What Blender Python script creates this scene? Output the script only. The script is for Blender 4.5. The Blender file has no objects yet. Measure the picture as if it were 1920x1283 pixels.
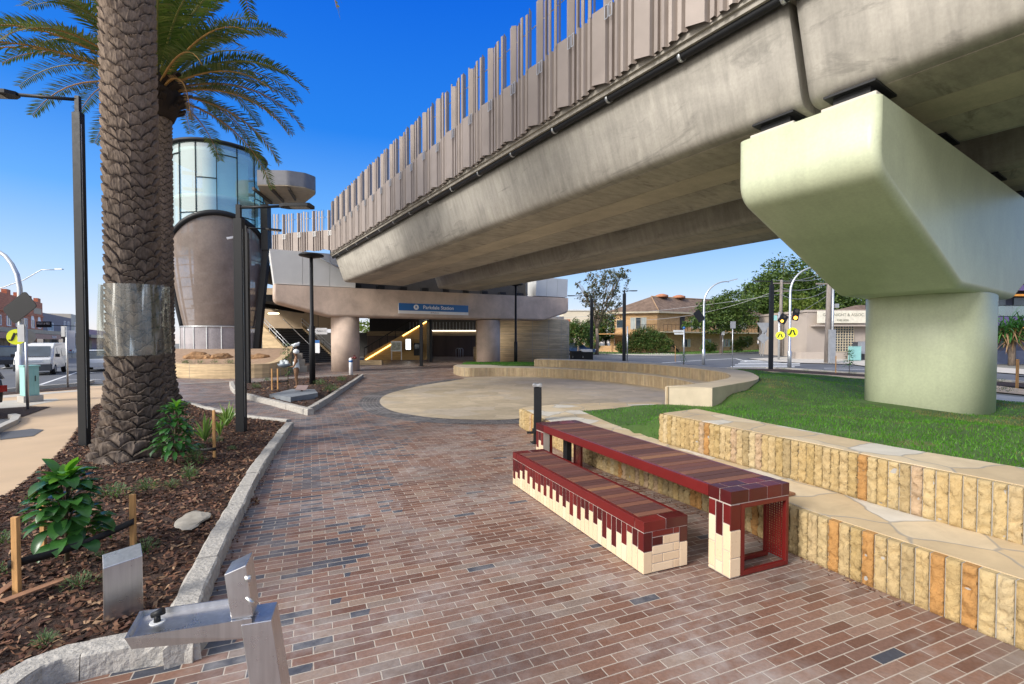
import bpy, bmesh, math, random
import numpy as np
from mathutils import Vector, Matrix, noise
R = math.radians
SC = bpy.context.scene
COL = SC.collection
# ---------------------------------------------------------------- camera, sky, sun, exposure
FPX = 900.0; EYE = 2.0; PITCH = R(1.3)
cam_d = bpy.data.cameras.new('camera'); cam = bpy.data.objects.new('camera', cam_d); COL.objects.link(cam)
cam.location = (0, 0, EYE); cam.rotation_euler = (R(90) - PITCH, 0, 0)
cam_d.sensor_width = 36; cam_d.lens = 36 * FPX / 1920; cam_d.shift_y = math.tan(PITCH) * FPX / 1920
cam_d.clip_start = 0.05; cam_d.clip_end = 3000
SC.camera = cam
SUN_EL = R(30); SUN_AZ = R(232)          # compass azimuth of the sun, clockwise from +Y
w = bpy.data.worlds.new("World"); SC.world = w; w.use_nodes = True
nt = w.node_tree; bg = nt.nodes['Background']
sky = nt.nodes.new('ShaderNodeTexSky'); sky.sky_type = 'NISHITA'; sky.sun_disc = False
sky.sun_elevation = SUN_EL; sky.sun_rotation = SUN_AZ
sky.air_density = 1.0; sky.dust_density = 0.25; sky.ozone_density = 2.5
# clear evening sky: deep blue in view, pale horizon, brighter sun side; unseen zenith paled as fill
def wn(k): return nt.nodes.new(k)
geo = wn('ShaderNodeNewGeometry'); sep = wn('ShaderNodeSeparateXYZ'); tcw = wn('ShaderNodeTexCoord'); nt.links.new(tcw.outputs['Generated'], sep.inputs[0])
rp = wn('ShaderNodeValToRGB'); nt.links.new(sep.outputs[2], rp.inputs[0]); el = rp.color_ramp.elements
SKYC = [(0.0, (.48, .43, .41)), (.035, (.42, .44, .48)), (.12, (.24, .36, .53)), (.24, (.07, .22, .50)), (.38, (.008, .115, .44)), (.59, (.0, .065, .38)), (.74, (.30, .36, .46)), (1.0, (.46, .48, .52))]
while len(el) < len(SKYC): el.new(.5)
for e, (q, c) in zip(el, SKYC): e.position = q; e.color = (*c, 1)
dt = wn('ShaderNodeVectorMath'); dt.operation = 'DOT_PRODUCT'; nt.links.new(tcw.outputs['Generated'], dt.inputs[0]); dt.inputs[1].default_value = (math.sin(SUN_AZ), math.cos(SUN_AZ), .15)
mr_ = wn('ShaderNodeMapRange'); mr_.interpolation_type = 'SMOOTHSTEP'; nt.links.new(dt.outputs['Value'], mr_.inputs['Value']); mr_.inputs['From Min'].default_value = .22; mr_.inputs['From Max'].default_value = 1.0; mr_.inputs['To Min'].default_value = 0.0; mr_.inputs['To Max'].default_value = 1.0
gl = wn('ShaderNodeMix'); gl.data_type = 'RGBA'; nt.links.new(mr_.outputs[0], gl.inputs[0]); nt.links.new(rp.outputs[0], gl.inputs[6]); gl.inputs[7].default_value = (1.15, 1.08, 1.0, 1)
sc_ = wn('ShaderNodeVectorMath'); sc_.operation = 'SCALE'; nt.links.new(sky.outputs[0], sc_.inputs[0]); sc_.inputs['Scale'].default_value = .004
ad_ = wn('ShaderNodeVectorMath'); ad_.operation = 'ADD'; nt.links.new(gl.outputs[2], ad_.inputs[0]); nt.links.new(sc_.outputs[0], ad_.inputs[1])
nt.links.new(ad_.outputs[0], bg.inputs['Color']); bg.inputs['Strength'].default_value = 1.0
sd = bpy.data.lights.new('sun', 'SUN'); sun = bpy.data.objects.new('sun', sd); COL.objects.link(sun)
sd.energy = 1.95; sd.angle = R(16); sd.color = (1.0, 0.955, 0.90)
sdir = Vector((math.sin(SUN_AZ) * math.cos(SUN_EL), math.cos(SUN_AZ) * math.cos(SUN_EL), math.sin(SUN_EL)))
sun.rotation_euler = (-sdir).to_track_quat('-Z', 'Y').to_euler()
sun.location = (-20, -20, 40)
SC.view_settings.view_transform = 'Standard'; SC.view_settings.look = 'None'
SC.view_settings.exposure = 0.98; SC.view_settings.gamma = 1
SC.render.engine = 'CYCLES'

# ---------------------------------------------------------------- measuring helpers (photo pixel -> place)
def ray(x, y):
    a = (x - 960) / FPX; b = (641.5 - y) / FPX + math.tan(PITCH)
    cp, sp = math.cos(PITCH), math.sin(PITCH)
    ry = cp + b * sp; rz = b * cp - sp
    return a / ry, rz / ry
def P(x, y, d):
    a, b = ray(x, y); return Vector((a * d, d, EYE + b * d))
def gz(x, y):
    return max(0.0, min((y - 38) * 0.019, 0.75)) if x > -14 else 0.0
def G(x, y, z=None):
    a, b = ray(x, y)
    if z is not None:
        d = (z - EYE) / b; return Vector((a * d, d, z))
    d = -EYE / b
    for i in range(12): d = (gz(a * d, d) - EYE) / b if b < -.002 else 300
    return Vector((a * d, d, gz(a * d, d)))
U = Vector((-0.561, 0.828, 0)); V = Vector((0.828, 0.561, 0)); ZA = Vector((0, 0, 1))
def UV(s, c, z=0): return U * s + V * c + ZA * z

# ---------------------------------------------------------------- mesh builder
class MB:
    def __init__(s): s.v = []; s.f = []; s.uv = None; s.sm = []
    def add(s, vs, fs, sm=False):
        n = len(s.v); s.v += [tuple(v) for v in vs]; s.f += [tuple(i + n for i in f) for f in fs]; s.sm += [sm] * len(fs); return s
    def box(s, c, size, rz=0, m=None):
        x, y, z = size[0] / 2, size[1] / 2, size[2] / 2
        vs = [Vector((i * x, j * y, k * z)) for k in (-1, 1) for j in (-1, 1) for i in (-1, 1)]
        q = m if m is not None else Matrix.Rotation(rz, 3, 'Z')
        return s.add([q @ v + Vector(c) for v in vs], [(0, 2, 3, 1), (4, 5, 7, 6), (0, 1, 5, 4), (2, 6, 7, 3), (0, 4, 6, 2), (1, 3, 7, 5)])
    def bx(s, a, b):     # box by two corners
        a = Vector(a); b = Vector(b); return s.box((a + b) / 2, [abs(b[i] - a[i]) for i in range(3)])
    def beam(s, a, b, w, h=None, up=(0, 0, 1)):   # box section from a to b
        a = Vector(a); b = Vector(b); h = h or w; d = (b - a); L = d.length; d = d / L
        up = Vector(up)
        if abs(d.dot(up)) > .99: up = Vector((0, 1, 0))
        x = d.cross(up).normalized(); y = x.cross(d)
        m = Matrix((x, d, y)).transposed(); return s.box((a + b) / 2, (w, L, h), m=m)
    def prism(s, poly, z0, z1, cap=True):
        n = len(poly); z0f = z0 if callable(z0) else (lambda x, y: z0); z1f = z1 if callable(z1) else (lambda x, y: z1)
        vs = [(p[0], p[1], z0f(p[0], p[1])) for p in poly] + [(p[0], p[1], z1f(p[0], p[1])) for p in poly]
        ar = sum(poly[i][0] * poly[(i + 1) % n][1] - poly[(i + 1) % n][0] * poly[i][1] for i in range(n))
        fs = [(i, (i + 1) % n, n + (i + 1) % n, n + i) if ar > 0 else (n + i, n + (i + 1) % n, (i + 1) % n, i) for i in range(n)]
        if cap:
            t = tuple(range(n, 2 * n)); b = tuple(range(n - 1, -1, -1))
            fs += [t, b] if ar > 0 else [t[::-1], b[::-1]]
        return s.add(vs, fs)
    def loft(s, rings, closed=True, caps=True, sm=True):
        n = len(rings[0]); vs = [v for r in rings for v in r]; fs = []
        for i in range(len(rings) - 1):
            for j in range(n if closed else n - 1):
                k = (j + 1) % n; fs.append((i * n + j, i * n + k, (i + 1) * n + k, (i + 1) * n + j))
        s.add(vs, fs, sm)
        if caps:
            m = len(s.v) - len(vs)
            s.f += [tuple(m + j for j in range(n - 1, -1, -1)), tuple(m + (len(rings) - 1) * n + j for j in range(n))]; s.sm += [False, False]
        return s
    def tube(s, pts, r, n=8, caps=True):
        pts = [Vector(p) for p in pts]; rs = r if hasattr(r, '__len__') else [r] * len(pts); rings = []; x = None
        for i, p in enumerate(pts):
            d = (pts[min(i + 1, len(pts) - 1)] - pts[max(i - 1, 0)]).normalized()
            if x is None: x = d.orthogonal().normalized()
            x = (x - d * x.dot(d)).normalized(); y = d.cross(x)
            rings.append([p + (x * math.cos(t) + y * math.sin(t)) * rs[i] for t in [2 * math.pi * k / n for k in range(n)]])
        return s.loft(rings, True, caps)
    def lathe(s, c, prof, n=24, caps=True, sx=1, sy=1):
        return s.loft([[Vector((c[0] + sx * r * math.cos(t), c[1] + sy * r * math.sin(t), c[2] + z)) for t in [2 * math.pi * k / n for k in range(n)]] for r, z in prof], True, caps)
    def quad(s, a, b, c, d): return s.add([a, b, c, d], [(0, 1, 2, 3)])
    def sphere(s, c, r, n=10, m=7):
        rr = r if hasattr(r, '__len__') else (r, r, r); rings = []
        for i in range(m + 1):
            ph = math.pi * (i / m) * .98 + .01
            rings.append([Vector((c[0] + rr[0] * math.sin(ph) * math.cos(t), c[1] + rr[1] * math.sin(ph) * math.sin(t), c[2] - rr[2] * math.cos(ph))) for t in [2 * math.pi * k / n for k in range(n)]])
        return s.loft(rings)
    def xf(s, m):
        s.v = [tuple(m @ Vector(v)) for v in s.v]; return s
    def build(s, name, mat, parent=None, bevel=0, smooth=None, uvs=None, at=None):
        o0 = origin(parent)
        if at is not None and parent is None: o0 = Vector(at)
        me = bpy.data.meshes.new(name)
        me.from_pydata([(v[0] - o0.x, v[1] - o0.y, v[2] - o0.z) for v in s.v], [], s.f)
        me.materials.append(mat)
        sm = s.sm if smooth is None else [smooth] * len(s.f)
        me.polygons.foreach_set('use_smooth', sm)
        if uvs is not None:
            l = me.uv_layers.new(name='UVMap'); vi = np.empty(len(me.loops), int); me.loops.foreach_get('vertex_index', vi)
            l.data.foreach_set('uv', np.array(uvs, float)[vi].ravel())
        me.update()
        o = bpy.data.objects.new(name, me); COL.objects.link(o)
        if parent: o.parent = parent
        elif at is not None: o.location = at
        if bevel:
            b = o.modifiers.new('bevel', 'BEVEL'); b.width = bevel; b.segments = 2; b.limit_method = 'ANGLE'; b.angle_limit = R(40)
        return o
def origin(p):
    v = Vector((0, 0, 0))
    while p: v += p.location; p = p.parent
    return v
def tag(o, label, cat, group=None):
    o['label'] = label; o['category'] = cat
    if group: o['group'] = group
    return o
def struct(o, kind='structure'): o['kind'] = kind; return o
def thing(name, label, cat, loc=(0, 0, 0), group=None):
    o = bpy.data.objects.new(name, None); COL.objects.link(o); o.location = loc; o.empty_display_size = .2
    return tag(o, label, cat, group)
def dup(root, loc, rz=None, label=None, scale=None):
    def cp(o, par):
        c = o.copy(); COL.objects.link(c)
        if par: c.parent = par
        for ch in list(o.children): cp(ch, c)
        return c
    c = cp(root, None); c.location = loc
    if rz is not None: c.rotation_euler = (0, 0, rz)
    if scale: c.scale = (scale,) * 3 if not hasattr(scale, '__len__') else scale
    if label: c['label'] = label
    return c
def frame(o, axx, ax2=None):   # orientation matrix 4x4 from origin + x axis (horizontal)
    x = Vector(axx).normalized(); y = ZA.cross(x); m = Matrix((x, y, ZA)).transposed().to_4x4(); m.translation = Vector(o); return m
def resample(pts, step):
    pts = [Vector((p[0], p[1], 0)) for p in pts]; out = [pts[0].copy()]; acc = 0.0
    # catmull-rom densify first
    dn = []
    for i in range(len(pts) - 1):
        p0 = pts[max(i - 1, 0)]; p1 = pts[i]; p2 = pts[i + 1]; p3 = pts[min(i + 2, len(pts) - 1)]
        for k in range(20):
            t = k / 20; dn.append(.5 * ((2 * p1) + (p2 - p0) * t + (2 * p0 - 5 * p1 + 4 * p2 - p3) * t * t + (3 * p1 - p0 - 3 * p2 + p3) * t ** 3))
    dn.append(pts[-1])
    out = [dn[0]]; need = step
    for i in range(1, len(dn)):
        a = dn[i - 1]; b = dn[i]; L = (b - a).length
        while L >= need > 0:
            a = a + (b - a) * (need / L); out.append(a.copy()); L = (b - a).length; need = step
        need -= L
    if (dn[-1] - out[-1]).length > step * .3: out.append(dn[-1])
    return out
def offs(path, d):   # offset polyline to its left by d
    o = []
    for i, p in enumerate(path):
        t = (path[min(i + 1, len(path) - 1)] - path[max(i - 1, 0)]).normalized(); o.append(p + Vector((-t.y, t.x, 0)) * d)
    return o
def inpoly(x, y, poly):
    c = False; n = len(poly); j = n - 1
    for i in range(n):
        xi, yi, xj, yj = poly[i][0], poly[i][1], poly[j][0], poly[j][1]
        if (yi > y) != (yj > y) and x < (xj - xi) * (y - yi) / (yj - yi) + xi: c = not c
        j = i
    return c
def sheet(name, poly, mat, off, kind='structure', zf=None):   # flat sheet following the ground height
    bm = bmesh.new(); f = bm.faces.new([bm.verts.new((p[0], p[1], 0)) for p in poly])
    if f.calc_area() and f.normal.z < 0: f.normal_flip()
    bmesh.ops.triangulate(bm, faces=bm.faces[:])
    for yy in (38, 77.47): bmesh.ops.bisect_plane(bm, geom=bm.verts[:] + bm.edges[:] + bm.faces[:], plane_co=(0, yy, 0), plane_no=(0, 1, 0))
    bmesh.ops.recalc_face_normals(bm, faces=bm.faces[:])
    for f in bm.faces:
        if f.normal.z < 0: f.normal_flip()
    for v in bm.verts: v.co.z = (zf(v.co.x, v.co.y) if zf else gz(v.co.x, v.co.y)) + off
    me = bpy.data.meshes.new(name); bm.to_mesh(me); bm.free(); me.materials.append(mat)
    o = bpy.data.objects.new(name, me); COL.objects.link(o); o['kind'] = kind; return o
# ---------------------------------------------------------------- materials
class NT:
    def __init__(s, name):
        s.m = bpy.data.materials.new(name); s.m.use_nodes = True; s.t = s.m.node_tree; s.b = s.t.nodes['Principled BSDF']; s.out = s.t.nodes['Material Output']
        s.tc = s.n('ShaderNodeTexCoord')
    def n(s, k, **kw):
        x = s.t.nodes.new(k)
        for a, v in kw.items(): setattr(x, a, v)
        return x
    def l(s, a, b): s.t.links.new(a, b)
    def setin(s, sock, v):
        if v is None: return
        if hasattr(v, 'node'): s.l(v, sock)
        else: sock.default_value = v
    def math(s, op, a, b=None, c=None, clamp=False):
        x = s.n('ShaderNodeMath', operation=op, use_clamp=clamp)
        for i, v in enumerate((a, b, c)):
            if v is not None: s.setin(x.inputs[i], v)
        return x.outputs[0]
    def noise(s, scale, vec=None, detail=4, rough=.55, dist=0, stretch=None):
        v = vec or s.tc.outputs['Object']
        if stretch: v = s.map(v, scale=stretch)
        x = s.n('ShaderNodeTexNoise'); x.inputs['Scale'].default_value = scale; x.inputs['Detail'].default_value = detail
        x.inputs['Roughness'].default_value = rough; x.inputs['Distortion'].default_value = dist; s.l(v, x.inputs['Vector']); return x.outputs['Fac']
    def map(s, v, loc=(0, 0, 0), rot=(0, 0, 0), scale=(1, 1, 1)):
        x = s.n('ShaderNodeMapping'); s.l(v, x.inputs[0]); x.inputs[1].default_value = loc; x.inputs[2].default_value = rot; x.inputs[3].default_value = scale; return x.outputs[0]
    def ramp(s, fac, stops, interp='LINEAR'):
        x = s.n('ShaderNodeValToRGB'); x.color_ramp.interpolation = interp; e = x.color_ramp.elements
        while len(e) < len(stops): e.new(.5)
        for i, (p, c) in enumerate(stops): e[i].position = p; e[i].color = (*c, 1) if hasattr(c, '__len__') else (c, c, c, 1)
        s.l(fac, x.inputs[0]); return x.outputs[0]
    def mix(s, f, a, b, mode='MIX'):
        x = s.n('ShaderNodeMix', data_type='RGBA', blend_type=mode); s.setin(x.inputs[0], f)
        for i, v in ((6, a), (7, b)): s.setin(x.inputs[i], (*v, 1) if isinstance(v, tuple) and len(v) == 3 else v)
        return x.outputs[2]
    def island(s): return s.n('ShaderNodeNewGeometry').outputs['Random Per Island']
    def bump(s, h, strength=.3, dist=.01, prev=None):
        x = s.n('ShaderNodeBump'); x.inputs['Strength'].default_value = strength; x.inputs['Distance'].default_value = dist
        s.l(h, x.inputs['Height'])
        if prev: s.l(prev, x.inputs['Normal'])
        return x.outputs[0]
    def fin(s, col=None, rough=None, bump=None, metal=None, spec=None):
        if col is not None: s.setin(s.b.inputs['Base Color'], (*col, 1) if isinstance(col, tuple) and len(col) == 3 else col)
        s.setin(s.b.inputs['Roughness'], rough); s.setin(s.b.inputs['Metallic'], metal)
        if spec is not None: s.b.inputs['Specular IOR Level'].default_value = spec
        if bump is not None: s.l(bump, s.b.inputs['Normal'])
        return s.m
def mul(c, k): return tuple(min(1, x * k) for x in c)
def M(name, col, rough=.6, metal=0, var=.12, scale=3, bump=0, bs=40, cols=None, spec=None, dirt=None, coat=0, stretch=None, emit=None, bd=.004):
    t = NT(name)
    if cols:
        k = len(cols); c = t.ramp(t.island(), [(i / k, q) for i, q in enumerate(cols)], 'CONSTANT')
        nz = t.noise(scale, stretch=stretch); c = t.mix(1, c, t.ramp(nz, [(.3, 1 - var), (.7, 1.0)]), 'MULTIPLY')
    else:
        nz = t.noise(scale, stretch=stretch); c = t.mix(t.ramp(nz, [(.3, 0.0), (.7, 1.0)]), mul(col, 1 - var), mul(col, 1 + var))
    if dirt: c = t.mix(t.ramp(t.noise(dirt[1], detail=8, rough=.7), [(dirt[2], 0.0), (dirt[2] + .15, 1.0)]), c, dirt[0])
    bp = t.bump(t.noise(bs, detail=6), bump, bd) if bump else None
    rr = t.math('MULTIPLY_ADD', t.noise(scale * 4), .25, rough - .12)
    m = t.fin(c, rr, bp, metal, spec)
    if coat: t.b.inputs['Coat Weight'].default_value = coat; t.b.inputs['Coat Roughness'].default_value = .08
    if emit: t.b.inputs['Emission Color'].default_value = (*emit[0], 1); t.b.inputs['Emission Strength'].default_value = emit[1]
    return m
def brick_id(t, vec, L, H, mort):
    """running bond: returns per-brick random, mortar mask (1 in the joint)"""
    sx = t.n('ShaderNodeSeparateXYZ'); t.l(vec, sx.inputs[0])
    v = t.math('DIVIDE', sx.outputs[1], H); row = t.math('FLOOR', v)
    u = t.math('ADD', t.math('DIVIDE', sx.outputs[0], L), t.math('MULTIPLY', t.math('MODULO', row, 2.0), .5)); cu = t.math('FLOOR', u)
    cb = t.n('ShaderNodeCombineXYZ'); t.l(cu, cb.inputs[0]); t.l(row, cb.inputs[1])
    wn = t.n('ShaderNodeTexWhiteNoise', noise_dimensions='2D'); t.l(cb.outputs[0], wn.inputs[0])
    def edge(f, cell):
        fr = t.math('SUBTRACT', f, t.math('FLOOR', f)); d = t.math('MULTIPLY', t.math('MINIMUM', fr, t.math('SUBTRACT', 1.0, fr)), cell); return d
    d = t.math('MINIMUM', edge(u, L), edge(v, H))
    jn = t.math('MULTIPLY', t.noise(60, vec), .004)
    m = t.math('SUBTRACT', 1.0, t.math('DIVIDE', t.math('SUBTRACT', t.math('ADD', d, jn), mort / 2), mort * .5 + .0005, clamp=True), clamp=True)
    return wn.outputs['Value'], wn.outputs['Color'], m
BANG = R(22.8)
def paving_mat(name, rot=BANG, L=.25, H=.082, slate=.012, uv=False, ring=False):
    t = NT(name); src = t.tc.outputs['UV'] if uv else t.map(t.tc.outputs['Object'], rot=(0, 0, -rot))
    rnd, rcol, m = brick_id(t, src, L, H, .0075)
    base = t.ramp(rnd, [(0, (.15, .075, .052)), (.22, (.195, .10, .068)), (.42, (.225, .125, .088)), (.58, (.245, .15, .112)), (.72, (.18, .10, .075)), (.84, (.27, .19, .145)), (.94, (.22, .165, .135))], 'CONSTANT')
    if ring: base = t.ramp(rnd, [(0, (.06, .063, .07)), (.4, (.085, .088, .098)), (.75, (.12, .12, .128))], 'CONSTANT')
    elif slate:
        sl = t.n('ShaderNodeSeparateColor'); t.l(rcol, sl.inputs[0])
        # dark bricks gather along the garden kerb on the left
        sx = t.n('ShaderNodeSeparateXYZ'); t.l(t.tc.outputs['Object'], sx.inputs[0])
        lx = t.math('ADD', sx.outputs[0], t.math('MULTIPLY', sx.outputs[1], .13))
        near = t.math('MULTIPLY', t.math('SUBTRACT', -.55, lx, clamp=True), .40)
        thr = t.math('ADD', near, slate)
        base = t.mix(t.math('LESS_THAN', sl.outputs[1], thr), base, (.055, .06, .078))
    nb = t.noise(1.1, t.tc.outputs['Object'], 7, .66, .3); nb2 = t.noise(9, t.tc.outputs['Object'], 5, .6)
    bloom = t.math('MULTIPLY', t.ramp(nb, [(.44, 0.0), (.70, 1.0)]), t.ramp(nb2, [(.32, .15), (.65, .85)]))
    nf = t.noise(45, detail=5)
    c = t.mix(1, base, t.ramp(nf, [(.25, .78), (.75, 1.15)]), 'MULTIPLY')
    c = t.mix(t.math('MULTIPLY', m, .80), c, (.50, .44, .37))
    c = t.mix(t.math('MULTIPLY', bloom, .66), c, (.50, .475, .46))
    c = t.mix(t.ramp(t.noise(.55, detail=5), [(.48, 0.0), (.68, .5)]), c, (.085, .058, .048))
    rough = t.ramp(nb, [(.3, .62), (.7, .42)])
    h = t.math('ADD', t.math('MULTIPLY', m, -1.0), t.math('MULTIPLY', nf, .35))
    h = t.math('ADD', h, t.math('MULTIPLY', rnd, .3))
    return t.fin(c, rough, t.bump(h, .5, .004), spec=.4)
def crazy_mat(name, scale=1.6, c1=(.62, .50, .34), c2=(.72, .60, .43), c3=(.66, .62, .54), joint=(.42, .40, .35), jw=.012):
    t = NT(name); v = t.tc.outputs['Object']
    w = t.n('ShaderNodeVectorMath', operation='ADD'); nn = t.n('ShaderNodeTexNoise'); nn.inputs['Scale'].default_value = 2.2; t.l(v, nn.inputs['Vector'])
    sc = t.n('ShaderNodeVectorMath', operation='SCALE'); t.l(nn.outputs['Color'], sc.inputs[0]); sc.inputs['Scale'].default_value = .25
    t.l(v, w.inputs[0]); t.l(sc.outputs[0], w.inputs[1]); vv = t.map(w.outputs[0], scale=(1, 1, 0.0), rot=(0, 0, .4))
    a = t.n('ShaderNodeTexVoronoi', feature='DISTANCE_TO_EDGE', voronoi_dimensions='2D'); a.inputs['Scale'].default_value = scale; t.l(vv, a.inputs['Vector'])
    b = t.n('ShaderNodeTexVoronoi', voronoi_dimensions='2D'); b.inputs['Scale'].default_value = scale; t.l(vv, b.inputs['Vector'])
    se = t.n('ShaderNodeSeparateColor'); t.l(b.outputs['Color'], se.inputs[0])
    j = t.ramp(a.outputs['Distance'], [(jw * .5, 1.0), (jw * 1.6, 0.0)])
    c = t.ramp(se.outputs[0], [(0, c1), (.35, c2), (.6, mul(c1, .93)), (.8, c3)], 'CONSTANT')
    n1 = t.noise(3, detail=8, rough=.65, dist=.6); c = t.mix(1, c, t.ramp(n1, [(.25, .78), (.75, 1.1)]), 'MULTIPLY')
    c = t.mix(t.ramp(t.noise(1.3, detail=6, rough=.7), [(.55, 0.0), (.75, .3)]), c, (.36, .26, .16))
    c = t.mix(t.math('MULTIPLY', j, .75), c, joint)
    h = t.math('ADD', t.math('MULTIPLY', j, -1.0), t.math('MULTIPLY', t.noise(14, detail=6), .8))
    return t.fin(c, .62, t.bump(h, .35, .006))
def concrete_mat(name, col, streak=.5, lo=.72, sst=(.35, 2.2, 1), board=None, rough=.72, stain=.5, sc=1.0, uaxis=True):
    t = NT(name); o = t.tc.outputs['Object']
    al = t.map(o, rot=(0, 0, -math.atan2(U.y, U.x)))
    a = t.noise(.5 * sc, al, 8, .62, .4, stretch=(1, 1.5, 1.5)); b = t.noise(3 * sc, al, 8, .6, 0, stretch=(2.2, .6, .25)) ; c3 = t.noise(22, detail=4)
    c = t.mix(t.ramp(a, [(.3, 0.0), (.7, 1.0)]), mul(col, lo), mul(col, 1 + (1 - lo) * .43))
    c = t.mix(1, c, t.ramp(b, [(.3, 1 - .35 * streak), (.65, 1.05)]), 'MULTIPLY')
    c = t.mix(1, c, t.ramp(c3, [(.3, .93), (.7, 1.05)]), 'MULTIPLY')
    st = t.noise(1.3 * sc, al, 8, .7, 1.2, stretch=sst)
    c = t.mix(t.math('MULTIPLY', t.ramp(st, [(.56, 0.0), (.66, 1.0)]), stain), c, mul(col, .32))
    return t.fin(c, rough, t.bump(t.math('ADD', t.noise(30, detail=6), t.math('MULTIPLY', a, 2)), .2, .004))
def earth_mat(name, col=(.58, .43, .25)):
    t = NT(name); o = t.tc.outputs['Object']
    a = t.noise(1, t.map(o, scale=(.5, .5, 9)), 5, .6, .25); b = t.noise(1, t.map(o, scale=(3, 3, 30)), 5, .6)
    c = t.mix(t.ramp(a, [(.35, 0.0), (.65, 1.0)]), mul(col, .7), mul(col, 1.15)); c = t.mix(1, c, t.ramp(b, [(.3, .82), (.7, 1.08)]), 'MULTIPLY')
    sx = t.n('ShaderNodeSeparateXYZ'); t.l(o, sx.inputs[0]); zz = t.math('DIVIDE', sx.outputs[2], .42)
    fr = t.math('SUBTRACT', zz, t.math('FLOOR', zz)); ln = t.math('LESS_THAN', fr, .035)
    c = t.mix(t.math('MULTIPLY', ln, .55), c, mul(col, .4))
    return t.fin(c, .85, t.bump(t.math('ADD', a, b), .35, .01))
def wallbrick_mat(name, cols, mortar, L=.24, H=.086):
    t = NT(name); g = t.n('ShaderNodeNewGeometry'); o = t.tc.outputs['Object']
    sx = t.n('ShaderNodeSeparateXYZ'); t.l(o, sx.inputs[0]); cb = t.n('ShaderNodeCombineXYZ')
    t.l(t.math('ADD', sx.outputs[0], sx.outputs[1]), cb.inputs[0]); t.l(sx.outputs[2], cb.inputs[1])
    rnd, _, m = brick_id(t, cb.outputs[0], L, H, .01); k = len(cols)
    c = t.ramp(rnd, [(i / k, q) for i, q in enumerate(cols)], 'CONSTANT'); c = t.mix(t.math('MULTIPLY', m, .6), c, mortar)
    c = t.mix(1, c, t.ramp(t.noise(.8, detail=6), [(.3, .85), (.7, 1.08)]), 'MULTIPLY')
    return t.fin(c, .85, t.bump(m, -.2, .005))
def glass_mat(name, tint=(.75, .9, .9), alpha=.35, rough=.03):
    t = NT(name); tr = t.n('ShaderNodeBsdfTransparent'); tr.inputs[0].default_value = (*tint, 1)
    gl = t.n('ShaderNodeBsdfGlossy'); gl.inputs['Roughness'].default_value = rough; gl.inputs[0].default_value = (.9, .95, .95, 1)
    df = t.n('ShaderNodeBsdfDiffuse'); df.inputs[0].default_value = (*mul(tint, .8), 1)
    m1 = t.n('ShaderNodeMixShader'); m1.inputs[0].default_value = .5; t.l(gl.outputs[0], m1.inputs[1]); t.l(df.outputs[0], m1.inputs[2])
    m2 = t.n('ShaderNodeMixShader'); m2.inputs[0].default_value = alpha; t.l(tr.outputs[0], m2.inputs[1]); t.l(m1.outputs[0], m2.inputs[2])
    t.l(m2.outputs[0], t.out.inputs[0]); return t.m
def perf_mat(name, col, open_=.2, rough=.5, scale=60, metal=.1):
    t = NT(name); t.fin(col=t.mix(t.ramp(t.noise(1.2, detail=6), [(.3, 0.0), (.7, 1.0)]), mul(col, .8), mul(col, 1.15)), rough=rough, metal=metal)
    tr = t.n('ShaderNodeBsdfTransparent'); m = t.n('ShaderNodeMixShader')
    t.l(t.math('MULTIPLY', t.noise(scale, detail=2), open_ * 2), m.inputs[0])
    t.l(t.b.outputs[0], m.inputs[1]); t.l(tr.outputs[0], m.inputs[2]); t.l(m.outputs[0], t.out.inputs[0]); return t.m
def leaf_mat(name, cols, rough=.45, trans=.25):
    t = NT(name); k = len(cols); c = t.ramp(t.island(), [(i / max(1, k - 1), q) for i, q in enumerate(cols)])
    c = t.mix(1, c, t.ramp(t.noise(2.5), [(.3, .8), (.7, 1.15)]), 'MULTIPLY')
    t.fin(c, rough, spec=.35)
    tl = t.n('ShaderNodeBsdfTranslucent'); t.l(t.mix(1, c, (1.2, 1.3, .6), 'MULTIPLY'), tl.inputs[0])
    m = t.n('ShaderNodeMixShader'); m.inputs[0].default_value = trans; t.l(t.b.outputs[0], m.inputs[1]); t.l(tl.outputs[0], m.inputs[2]); t.l(m.outputs[0], t.out.inputs[0]); return t.m

m_pave = paving_mat('brick_paving')
m_ringb = paving_mat('slate_ring_paving', uv=True, ring=True, L=.23, H=.11)
m_stonefloor = crazy_mat('sandstone_crazy_floor', 1.3, (.50, .41, .28), (.56, .46, .32), (.52, .44, .33), (.40, .34, .26), .008)
m_crazy = crazy_mat('sandstone_crazy_top', 1.9, (.54, .42, .26), (.60, .49, .33), (.60, .56, .48), (.27, .255, .23), .02)
m_block = M('split_sandstone', None, .88, 0, .22, 9, .9, 34, bd=.018, cols=[(.45, .32, .15), (.48, .36, .19), (.41, .29, .13), (.50, .39, .22), (.46, .34, .17), (.35, .26, .13), (.47, .34, .16), (.42, .22, .07), (.48, .36, .18), (.44, .32, .15), (.46, .33, .15), (.42, .30, .13), (.44, .31, .19), (.49, .37, .19), (.38, .28, .14)])
m_blockd = M('sawn_sandstone', None, .8, 0, .25, 5, .4, 20, cols=[(.40, .31, .19), (.46, .36, .22), (.37, .28, .17), (.43, .33, .21), (.36, .29, .19)])
m_cop = M('sandstone_coping', (.52, .44, .32), .75, 0, .12, 2.5, .25, 30, dirt=((.33, .25, .16), 2, .62))
m_mort = M('grey_mortar', (.33, .32, .30), .85)
m_conc = concrete_mat('bridge_concrete', (.38, .355, .305), .7, stain=.5)
m_soff = concrete_mat('bridge_soffit_concrete', (.46, .41, .33), .7, sst=(1.5, .45, 1), stain=.65)
m_soffp = concrete_mat('smooth_soffit_panel', (.52, .45, .34), .2, stain=.1)
m_green = concrete_mat('pale_green_painted_concrete', (.52, .56, .39), .10, lo=.88, stain=.04, rough=.40)
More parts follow.
